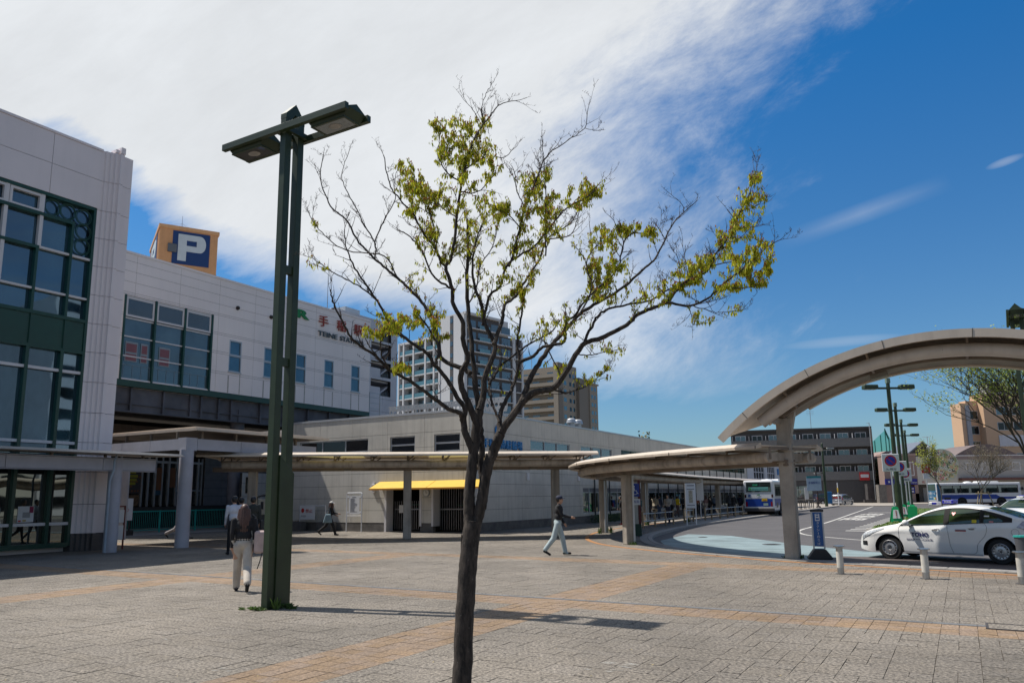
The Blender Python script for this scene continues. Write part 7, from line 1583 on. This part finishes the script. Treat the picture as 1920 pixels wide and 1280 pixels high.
# limbs traced as pixel polylines with a depth offset at their end: (points, start depth, end depth, start radius, end radius)
LIMBS = {
 'trunk': ([(866, 1312), (865, 1292), (868, 1240), (871, 1160), (876, 1080), (882, 1010), (887, 975)], 0, 0, .092, .079),
 'stemL': ([(884, 995), (880, 960), (880, 925), (885, 871), (890, 834), (894, 796), (899, 768)], 0, .02, .058, .041),
 'stemR': ([(890, 995), (897, 965), (904, 937), (909, 899), (917, 867), (928, 839), (939, 812)], .01, -.08, .054, .045),
 'mid': ([(906, 905), (902, 871), (903, 834), (900, 800), (896, 764)], .06, .16, .030, .030),
 'L0': ([(889, 850), (879, 828), (871, 806), (867, 777)], 0, -.05, .036, .029),
 'L1': ([(868, 790), (862, 774), (842, 766), (817, 749), (804, 740), (772, 716), (733, 695), (706, 668), (680, 652), (658, 631), (640, 597), (626, 570), (619, 543)], -.05, -.9, .024, .0055),
 'L1b': ([(706, 668), (694, 650), (685, 634)], -.6, -.7, .008, .004), 'L1c': ([(730, 692), (716, 665), (714, 640), (727, 624)], -.5, -.7, .009, .004),
 'L2': ([(868, 785), (871, 767), (855, 740), (839, 713), (815, 684), (799, 660), (780, 650), (746, 623), (730, 605), (709, 565), (685, 533), (666, 504), (655, 480), (648, 456), (646, 430)], -.05, -.5, .026, .004),
 'L2b': ([(815, 684), (823, 660), (818, 640), (800, 610), (785, 590)], -.3, -.2, .014, .006),
 'L3': ([(882, 700), (868, 690), (847, 684), (826, 668), (820, 630), (812, 599), (791, 567), (762, 536), (730, 509), (703, 485), (674, 456), (648, 411), (624, 392), (608, 360), (600, 326), (606, 291)], .12, .75, .026, .004),
 'L3b': ([(703, 485), (703, 455), (680, 416), (666, 387), (645, 347), (642, 321), (657, 275)], .5, .9, .009, .003), 'L3c': ([(703, 453), (719, 414), (741, 374), (738, 350), (745, 320)], .5, .6, .008, .003),
 'L3d': ([(745, 520), (720, 480), (650, 470), (615, 447), (590, 420), (576, 392)], .4, .3, .008, .003), 'L3e': ([(709, 565), (680, 540), (640, 520), (610, 500), (580, 482)], -.4, -.7, .008, .003),
 'M1': ([(896, 800), (880, 760), (864, 722), (866, 695), (877, 672), (868, 640), (868, 605), (850, 570), (848, 541), (836, 501), (847, 480), (857, 406), (863, 360), (871, 315), (889, 260), (904, 238), (920, 217), (938, 196), (973, 188)], 0, -.35, .034, .003),
 'M1a': ([(889, 262), (904, 230), (903, 205), (910, 180), (920, 160)], -.3, -.3, .006, .0025), 'M1b': ([(896, 222), (885, 205), (870, 184)], -.3, -.4, .004, .002), 'M1c': ([(870, 318), (900, 300), (920, 293), (946, 295), (968, 275)], -.2, .1, .007, .003), 'M1d': ([(863, 360), (895, 360), (925, 330), (932, 310)], -.2, -.5, .007, .003),
 'L5': ([(836, 501), (826, 488), (812, 419+40), (795, 440), (775, 400), (762, 387), (735, 355), (727, 330), (719, 291)], -.1, -.6, .014, .004), 'L5b': ([(826, 488), (815, 456), (812, 419), (800, 380), (780, 350), (760, 330)], -.1, .3, .012, .004), 'L5c': ([(848, 541), (815, 520), (790, 470), (765, 440), (745, 432)], -.1, -.5, .012, .004),
 'L5d': ([(857, 406), (835, 395), (810, 370), (790, 355), (770, 350)], -.2, .3, .008, .003), 'L5e': ([(866, 340), (840, 325), (820, 290), (825, 260), (818, 240)], -.2, -.1, .008, .003), 'L5f': ([(868, 330), (880, 290), (860, 260), (850, 235)], -.2, .2, .006, .003),
 'M2': ([(897, 764), (890, 706), (884, 640), (877, 573), (876, 500), (878, 460), (876, 411)], .16, .5, .030, .013),
 'M2b': ([(877, 573), (893, 540), (900, 500), (925, 460), (935, 420), (943, 400)], .4, .7, .010, .003), 'M2c': ([(876, 500), (890, 460), (905, 420), (895, 390)], .4, .6, .008, .003),
 'M3': ([(899, 768), (906, 745), (909, 706), (926, 664), (926, 640), (912, 613), (901, 567), (890, 538), (886, 493), (893, 450), (905, 420)], .02, .2, .036, .006),
 'M3b': ([(926, 645), (941, 605), (946, 573), (965, 557), (989, 520), (1010, 488), (1026, 448), (1066, 421), (1095, 374)], 0, .7, .022, .004),
 'M3c': ([(905, 610), (909, 586), (920, 552), (938, 536), (954, 493), (999, 464), (1020, 440), (1052, 400), (1068, 387), (1105, 366), (1121, 347)], .0, -.5, .016, .004),
 'M3d': ([(954, 500), (965, 467), (975, 427), (985, 387), (999, 352), (1010, 326), (1020, 299), (1036, 283), (1066, 262), (1096, 240), (1103, 202)], -.2, -.2, .012, .003), 'M3e': ([(1023, 480), (1023, 419), (1023, 371), (1021, 326), (1020, 300)], .2, -.1, .008, .004), 'M3f': ([(1020, 300), (1018, 280), (1016, 256)], -.1, -.2, .005, .002), 'M3g': ([(1096, 240), (1118, 245)], -.2, -.1, .003, .002),
 'M3h': ([(1023, 419), (1005, 390), (1003, 350), (1010, 326)], .1, -.1, .006, .004), 'M3i': ([(1026, 448), (1070, 440), (1085, 400), (1096, 385)], .3, .6, .007, .003), 'M3j': ([(985, 387), (970, 360), (965, 325), (962, 316)], -.2, -.5, .006, .003), 'M3k': ([(975, 427), (950, 400), (935, 395), (925, 385)], -.2, -.5, .006, .003),
 'R1': ([(938, 812), (936, 791), (943, 762), (954, 740), (965, 715), (973, 679), (970, 639), (978, 589), (984, 550), (990, 530)], -.08, .3, .026, .006), 'R1b': ([(918, 720), (935, 690), (955, 672), (985, 650), (1030, 625), (1050, 600)], .1, .6, .016, .006), 'R1c': ([(936, 791), (925, 760), (918, 730), (916, 712)], -.1, .2, .013, .010),
 'R2': ([(939, 812), (948, 797), (958, 783), (973, 762), (984, 744), (978, 757), ], -.08, -.1, .038, .033),
 'R2m': ([(980, 755), (987, 727), (1005, 690), (1031, 652), (1058, 621), (1087, 589), (1121, 567), (1159, 546), (1204, 507), (1230, 483), (1246, 449), (1265, 414), (1283, 398), (1305, 377)], -.1, .5, .030, .003),
 'R2a': ([(973, 679), (1000, 668), (1018, 650), (1058, 640), (1060, 605), (1079, 589), (1100, 560), (1130, 533), (1159, 501), (1169, 456), (1190, 436), (1225, 445)], 0, -.4, .018, .004), 'R2c': ([(1169, 456), (1160, 430), (1148, 410)], -.4, -.5, .005, .0025), 'R2d': ([(1283, 398), (1277, 380), (1255, 362)], .5, .5, .004, .002), 'R2e': ([(1246, 449), (1238, 430), (1240, 400)], .5, .6, .004, .002),
 'R2f': ([(1087, 589), (1110, 540), (1100, 500), (1110, 470), (1140, 445)], .1, .5, .010, .004), 'R2g': ([(1121, 567), (1118, 400+130), (1105, 420)], .2, .6, .007, .003),
 'R3': ([(980, 752), (1000, 737), (1020, 732), (1039, 727), (1060, 698), (1092, 647), (1121, 636), (1153, 621), (1180, 605), (1196, 589), (1228, 576), (1252, 565), (1267, 547), (1289, 526), (1326, 507), (1342, 475), (1366, 443), (1387, 398), (1406, 361), (1419, 316)], -.1, -.7, .034, .003),
 'R3b': ([(1092, 647), (1113, 605), (1124, 589), (1145, 578), (1177, 571), (1220, 563), (1252, 544), (1290, 530), (1330, 500), (1372, 490), (1400, 475)], -.3, -.2, .014, .004), 'R3c': ([(1252, 567), (1289, 573), (1326, 560), (1352, 536), (1379, 515), (1406, 494), (1437, 465), (1462, 450)], -.5, -.9, .012, .003), 'R3d': ([(1300, 573), (1330, 582), (1347, 586), (1392, 581)], -.5, -.5, .005, .002),
 'R3e': ([(1352, 536), (1385, 540), (1420, 535), (1440, 515)], -.7, -.6, .006, .003), 'R3f': ([(1289, 573), (1297, 590), (1300, 608), (1325, 605)], -.5, -.7, .004, .002), 'R3g': ([(1342, 475), (1370, 455), (1395, 440), (1420, 415)], -.6, -.3, .005, .0025), 'R3h': ([(1387, 398), (1420, 385), (1430, 375)], -.6, -.6, .004, .002), 'R3i': ([(1366, 443), (1385, 430), (1415, 425)], -.6, -.8, .004, .002), 'R3j': ([(1270, 545), (1275, 510), (1270, 480), (1262, 470)], -.4, -.5, .004, .002), 'R3k': ([(1290, 520), (1285, 490), (1280, 455)], -.4, -.2, .004, .002),
 'R4': ([(1030, 728), (1060, 735), (1092, 727), (1105, 719), (1130, 700), (1145, 690)], -.1, .3, .010, .003), 'R4b': ([(1085, 664), (1110, 665), (1135, 660), (1160, 655)], -.2, .2, .006, .003), 'R5': ([(1031, 652), (1020, 640), (1045, 690), (1050, 705)], 0, .5, .010, .004),
}
def limb_pts(name):
    pts, d0, d1, r0, r1 = LIMBS[name]; n = len(pts); out = []
    for i, (x, y) in enumerate(pts):
        t = i/(n-1); out.append(AT(x, y, TY+d0+(d1-d0)*t))
    return out, r0, r1
TB = Vector((AT(866, 1312, TY).x, TY, 0)); base_z = AT(866, 1312, TY).z
MT = thing('young_maple', 'slender many-stemmed maple with fresh yellow-green leaves in the paved square', 'tree', TB)
tr_, br_, tw_, lf_, bud_ = MB(), MB(), MB(), MB(), MB(); twigsrc = []
def knots(P, n=4, j=.012):
    Q_ = smooth_path(P, n); return [Q_[0]]+[q+Vector((rt.uniform(-j, j), rt.uniform(-j, j), rt.uniform(-j, j))) for q in Q_[1:-1]]+[Q_[-1]]
for name in LIMBS:
    P, r0, r1 = limb_pts(name)
    if name == 'trunk': P = [Vector((P[0].x-.008, TY, -.02))] + P
    Pk = knots([p-TB for p in P], 5, .004 if r0 > .03 else .006); n = len(Pk); rad = [(r0+(r1-r0)*(k/(n-1))**.8) for k in range(n)]
    if name == 'trunk':
        rad[0] = .115; rad[1] = .110; rad[2] = .104; rad[3] = .099
    (tr_ if r0 > .035 else br_).tube(Pk, rad, 16 if r0 > .04 else (9 if r0 > .012 else 6), jit=.035)
    if name not in ('trunk', 'stemR', 'stemL', 'mid', 'L0', 'R2'): twigsrc.append((name, Pk, rad))
# bark ridges and burls on the stems
for k in range(26):
    y = rt.uniform(780, 1280); nm = rt.choice(['trunk', 'trunk', 'stemL', 'stemR']); P, r0, r1 = limb_pts(nm); i = rt.randrange(len(P)-1); c = P[i].lerp(P[i+1], rt.random())-TB; a = rt.uniform(0, 2*PI); rr0 = (r0+r1)/2*.9
    tr_.sph(c+Vector((math.cos(a)*rr0, math.sin(a)*rr0, 0)), (.010, .010, rt.uniform(.03, .09)), 7, 5)
# leaf zones in pixels: x, y, rx, ry, density
ZN = [(850, 240, 60, 28, .9), (900, 228, 22, 12, .9), (800, 300, 60, 40, .9), (880, 300, 55, 60, .8), (790, 360, 48, 50, .9), (850, 390, 70, 70, .55), (920, 330, 30, 30, .7), (830, 450, 60, 45, .5), (900, 420, 50, 60, .4), (950, 390, 30, 22, .9), (990, 400, 60, 30, .8), (1060, 350, 75, 42, .95), (1010, 450, 75, 50, .6), (1060, 455, 35, 45, .5), (980, 335, 25, 22, .6), (890, 500, 70, 60, .35), (960, 520, 60, 50, .45), (1020, 545, 70, 30, .95), (1075, 540, 50, 25, .8),
      (1130, 455, 30, 40, .8), (1180, 440, 62, 24, 1.0), (1130, 510, 55, 55, .85), (1200, 560, 60, 45, .45), (780, 560, 70, 55, .35), (765, 600, 85, 22, 1.0), (720, 615, 45, 22, 1.0), (800, 620, 60, 30, .8), (730, 560, 30, 20, .6), (840, 600, 60, 50, .4), (740, 690, 32, 14, 1.0), (850, 650, 50, 30, .35), (900, 610, 50, 35, .5), (900, 670, 60, 35, .3), (1000, 600, 60, 40, .45), (1060, 610, 50, 30, .4), (1030, 700, 60, 25, .55), (1000, 735, 45, 18, .5), (1110, 700, 40, 30, .6), (1130, 655, 40, 20, .5), (960, 745, 30, 15, .5),
      (1260, 545, 35, 30, .5), (1330, 515, 75, 40, 1.0), (1400, 500, 62, 42, 1.0), (1440, 480, 28, 38, .9), (1380, 440, 42, 45, .75), (1405, 370, 30, 50, .8), (1420, 340, 18, 20, .8), (1310, 590, 26, 26, .6), (1370, 580, 28, 10, .6), (1240, 575, 40, 20, .6), (600, 415, 26, 22, .45), (590, 490, 30, 16, .5), (680, 480, 50, 40, .12), (650, 500, 90, 22, .2), (810, 500, 50, 40, .35), (740, 500, 40, 30, .25), (660, 530, 22, 12, .3)]
def dens(p):
    x, y = proj(p+TB); d = 0
    for zx, zy, rx, ry, q in ZN:
        e = ((x-zx)/rx)**2+((y-zy)/ry)**2
        if e < 1: d = max(d, q*(1-.3*e))
    return d
def leaf(p, s, d=None):
    a = rt.uniform(0, 2*PI); out = Vector((math.cos(a), math.sin(a), 0)); t = rt.uniform(.05, .5); ax = (out*t+Vector((0, 0, -1))).normalized(); sd = ax.cross(out).normalized()*s*rt.uniform(.17, .28); nr = ax.cross(sd).normalized()*s*.10
    ln = s*rt.uniform(1.1, 1.55); q0 = p; q1 = p+ax*ln*.45+sd+nr; q2 = p+ax*ln; q3 = p+ax*ln*.45-sd+nr; q4 = p+ax*ln*.5
    lf_.add([q0, q1, q2, q4], [(0, 1, 2, 3)]); lf_.add([q0, q4, q2, q3], [(0, 1, 2, 3)])
def cluster(p, k):
    for q in range(rt.randint(2, 4)): leaf(p+Vector((rt.uniform(-.02, .02), rt.uniform(-.02, .02), rt.uniform(-.012, .012))), rt.uniform(.022, .040)*k)
    if rt.random() < .45:
        for q in range(rt.randint(1, 3)): c = p+Vector((rt.uniform(-.02, .02), rt.uniform(-.02, .02), rt.uniform(-.012, .016))); s = rt.uniform(.003, .0075); bud_.add([c+Vector((-s, 0, 0)), c+Vector((s, 0, s*.4)), c+Vector((0, s*.5, -s*2.4)), c+Vector((0, -s, s))], [(0, 1, 2), (0, 2, 3), (1, 3, 2)])
cnt = 0
def grow(p, d, ln, r, lvl):
    global cnt
    n = 5; pts = [p]; q = p.copy(); dd = d.copy()
    for k in range(n): dd = (dd+Vector((rt.uniform(-.2, .2), rt.uniform(-.2, .2), rt.uniform(-.10, .20)))).normalized(); q = q+dd*ln/n; pts.append(q.copy())
    tw_.tube(pts, [r*(1-.75*k/n) for k in range(n+1)], 4 if lvl else 5, caps=False)
    for k in range(1, n+1):
        D = dens(pts[k])
        if rt.random() < D*D*(.85 if k >= n-2 else .55): cluster(pts[k], 1.0); cnt += 1
        elif D == 0 and rt.random() < .5: tw_.tube([pts[k], pts[k]+Vector((rt.uniform(-.02, .02), rt.uniform(-.02, .02), rt.uniform(0, .03)))], [.0022, .0012], 3, caps=False)
        if lvl < 2 and k < n and rt.random() < ((.75 if lvl == 0 else .5) if dens(pts[k]) > 0 else (.42 if lvl == 0 else .25)):
            nd = (dd+Vector((rt.uniform(-1, 1), rt.uniform(-1, 1), rt.uniform(-.5, .9)))*.9).normalized(); grow(pts[k], nd, ln*rt.uniform(.35, .62), r*.62, lvl+1)
for name, P, rad in twigsrc:
    L_ = 0; nxt = rt.uniform(.03, .1); tot = sum((b-a).length for a, b in zip(P[:-1], P[1:])); run = 0
    for i, (a, b) in enumerate(zip(P[:-1], P[1:])):
        l = (b-a).length; run += l; L_ += l
        if L_ > nxt and rad[i] < .019:
            d0_ = (b-a).normalized(); sdv = Vector((rt.uniform(-1, 1), rt.uniform(-1, 1)*.9, rt.uniform(-.35, .8))); nd = (d0_*.7+sdv).normalized(); D = dens(b)
            grow(b, nd, rt.uniform(.09, .27), max(.0022, min(.0045, rad[i]*.6)), 0 if D > .3 or rt.random() < .5 else 1); L_ = 0; nxt = rt.uniform(.022, .055) if D > .3 else rt.uniform(.04, .10)
    grow(P[-1], (P[-1]-P[-2]).normalized(), .12, .0028, 1)
obj('trunk', tr_, bark, MT, smooth=True); obj('branches', br_, bark, MT, smooth=True); obj('twigs', tw_, twigm, MT, recalc=False)
cr_ = obj('crown', lf_, leafm, MT, recalc=False); obj('red_buds', bud_, leafr, cr_, recalc=False)
print('maple clusters', cnt, 'twig faces', len(tw_.f))

# generic trees
def gen_tree(name, label, loc, h, spread, seed, leafmat, barkm, leaf_s=.08, lean=(0, 0), levels=5, dens_=1.0, trunk_r=.12, fork=.3, up=.5, per=5, aim=None, nb=3, group=None, width=1.0, start=3):
    R_ = random.Random(seed); r = thing(name, label, 'tree', loc, 0, group); tk, lv = MB(), MB()
    def rec(p, d, ln, rr, lvl):
        n = 4; pts = [p]; q = p.copy(); dd = d.copy()
        for k in range(n):
            dd = (dd+Vector((R_.uniform(-.2, .2), R_.uniform(-.2, .2), R_.uniform(-.08, .16)*up))+(Vector(aim)*.06 if aim else Vector())).normalized(); q = q+dd*ln/n; pts.append(q.copy())
        tk.tube(pts, [rr*(1-.35*k/n) for k in range(n+1)], 8 if lvl < 2 else (5 if lvl < 4 else 3), caps=False)
        if lvl >= start:
            for k in range(1, n+1):
                if R_.random() < dens_:
                    for _ in range(per):
                        c = pts[k]+Vector((R_.uniform(-1, 1), R_.uniform(-1, 1), R_.uniform(-1, 1)))*leaf_s*1.6; a = Vector((R_.uniform(-1, 1), R_.uniform(-1, 1), R_.uniform(-1, .4))).normalized()*leaf_s; b = a.orthogonal().normalized()*leaf_s*.45; lv.add([c, c+a*.5+b, c+a, c+a*.5-b], [(0, 1, 2, 3)])
        if lvl < levels:
            m = nb if lvl < 3 else 2
            for k in range(m+(R_.random() < .4)):
                az = R_.uniform(0, 2*PI); sp = Vector((math.cos(az), math.sin(az), R_.uniform(-.1, .5))); nd = (dd*(1.0)+sp*spread*R_.uniform(.6, 1.1)).normalized(); rec(pts[R_.choice([2, 3, 4, 4])] if lvl else pts[R_.choice([3, 4, 4])], nd, ln*R_.uniform(.62, .84), rr*.60, lvl+1)
    rec(Vector((0, 0, 0)), Vector((lean[0], lean[1], 1)).normalized(), h*fork, trunk_r, 0)
    obj('trunk', tk, barkm, r, smooth=True, recalc=False); obj('crown', lv, leafmat, r, recalc=False); return r
bk2 = bark_mat('grey_bark', (.03, .026, .021), (.12, .10, .083), 5); lg2 = mat('fresh_leaf', (.34, .44, .04), .55, var=.25, sc=1, island=.4, col2=(.20, .24, .03), trans=.4); lbr = mat('bronze_leaf', (.16, .10, .05), .6, var=.3, island=.4, col2=(.10, .09, .04), trans=.3); lev = mat('evergreen_leaf', (.035, .050, .012), .7, var=.4, sc=1, island=.5, col2=(.10, .085, .02)); lyg = mat('yellow_leaf', (.25, .27, .02), .5, var=.2, island=.3, trans=.4)
p = AT(1950, 985, 34); gen_tree('street_tree', 'large spreading tree with sparse fresh leaves at the right edge under the arch', (p.x+1.0, p.y, 0), 9.9, .80, 11, lg2, bk2, leaf_s=.10, lean=(-.25, 0), levels=6, dens_=.42, trunk_r=.09, fork=.30, per=2, aim=(-.9, 0, .35), nb=4, start=5)
p = AT(1772, 950, 84); gen_tree('sapling', 'small yellow-green sapling in front of the flower picture', (p.x-.3, p.y, 0), 5.8, .50, 5, lyg, bk2, leaf_s=.14, levels=4, dens_=.9, trunk_r=.07, fork=.42, per=4, nb=3)
p = AT(1846, 955, 76); st_ = gen_tree('staked_sapling', 'thin bronze-leaved sapling tied to wooden stakes in front of the long bus', (p.x, p.y, 0), 6.2, .75, 8, lbr, bk2, leaf_s=.07, levels=5, dens_=.5, trunk_r=.06, fork=.36, per=2, nb=4)
sk = thing('tree_stakes', 'three short wooden stakes around the thin bronze sapling', 'stakes', (p.x, p.y, 0)); obj('stakes', MB().cyl((-.9, -.3, 0), (-.45, -.1, 1.7), .05, n=6).cyl((.9, -.3, 0), (.45, -.1, 1.7), .05, n=6).cyl((0, .8, 0), (0, .2, 1.7), .05, n=6).cyl((-.8, -.15, 1.5), (.8, -.15, 1.5), .05, n=6), wood, sk)
p = AT(1657, 930, 140); gen_tree('evergreen_tree', 'dense olive evergreen tree beside the grey apartment block', (p.x, p.y, 0), 9.0, .7, 4, lev, bk2, leaf_s=.42, levels=5, dens_=1, trunk_r=.3, fork=.28, per=7, nb=4, start=2)
p = AT(1182, 860, 95); gen_tree('distant_tree', 'small green treetop showing just above the cycle park roof', (p.x, p.y, 0), 8.4, .5, 6, lev, bk2, leaf_s=.35, levels=4, dens_=1, trunk_r=.2, fork=.36, per=5)
# shrubs under the cycle park windows, low hedge by the far shops
mb = MB(); rg = random.Random(2)
for k in range(2600):
    c = uv(-20.2+rg.uniform(-.35, .35), 44.5+rg.uniform(0, 9), rg.uniform(.02, .5)); a = Vector((rg.uniform(-1, 1), rg.uniform(-1, 1), rg.uniform(-.3, 1))).normalized()*.08; b = a.orthogonal().normalized()*.035; mb.add([c, c+a*.5+b, c+a, c+a*.5-b], [(0, 1, 2, 3)])
tag(obj('shrub_bed', mb, mat('shrub_leaf', (.03, .06, .012), .7, island=.5), recalc=False), 'low dark green shrubs growing under the cycle park side windows', 'shrubs', kind='stuff')
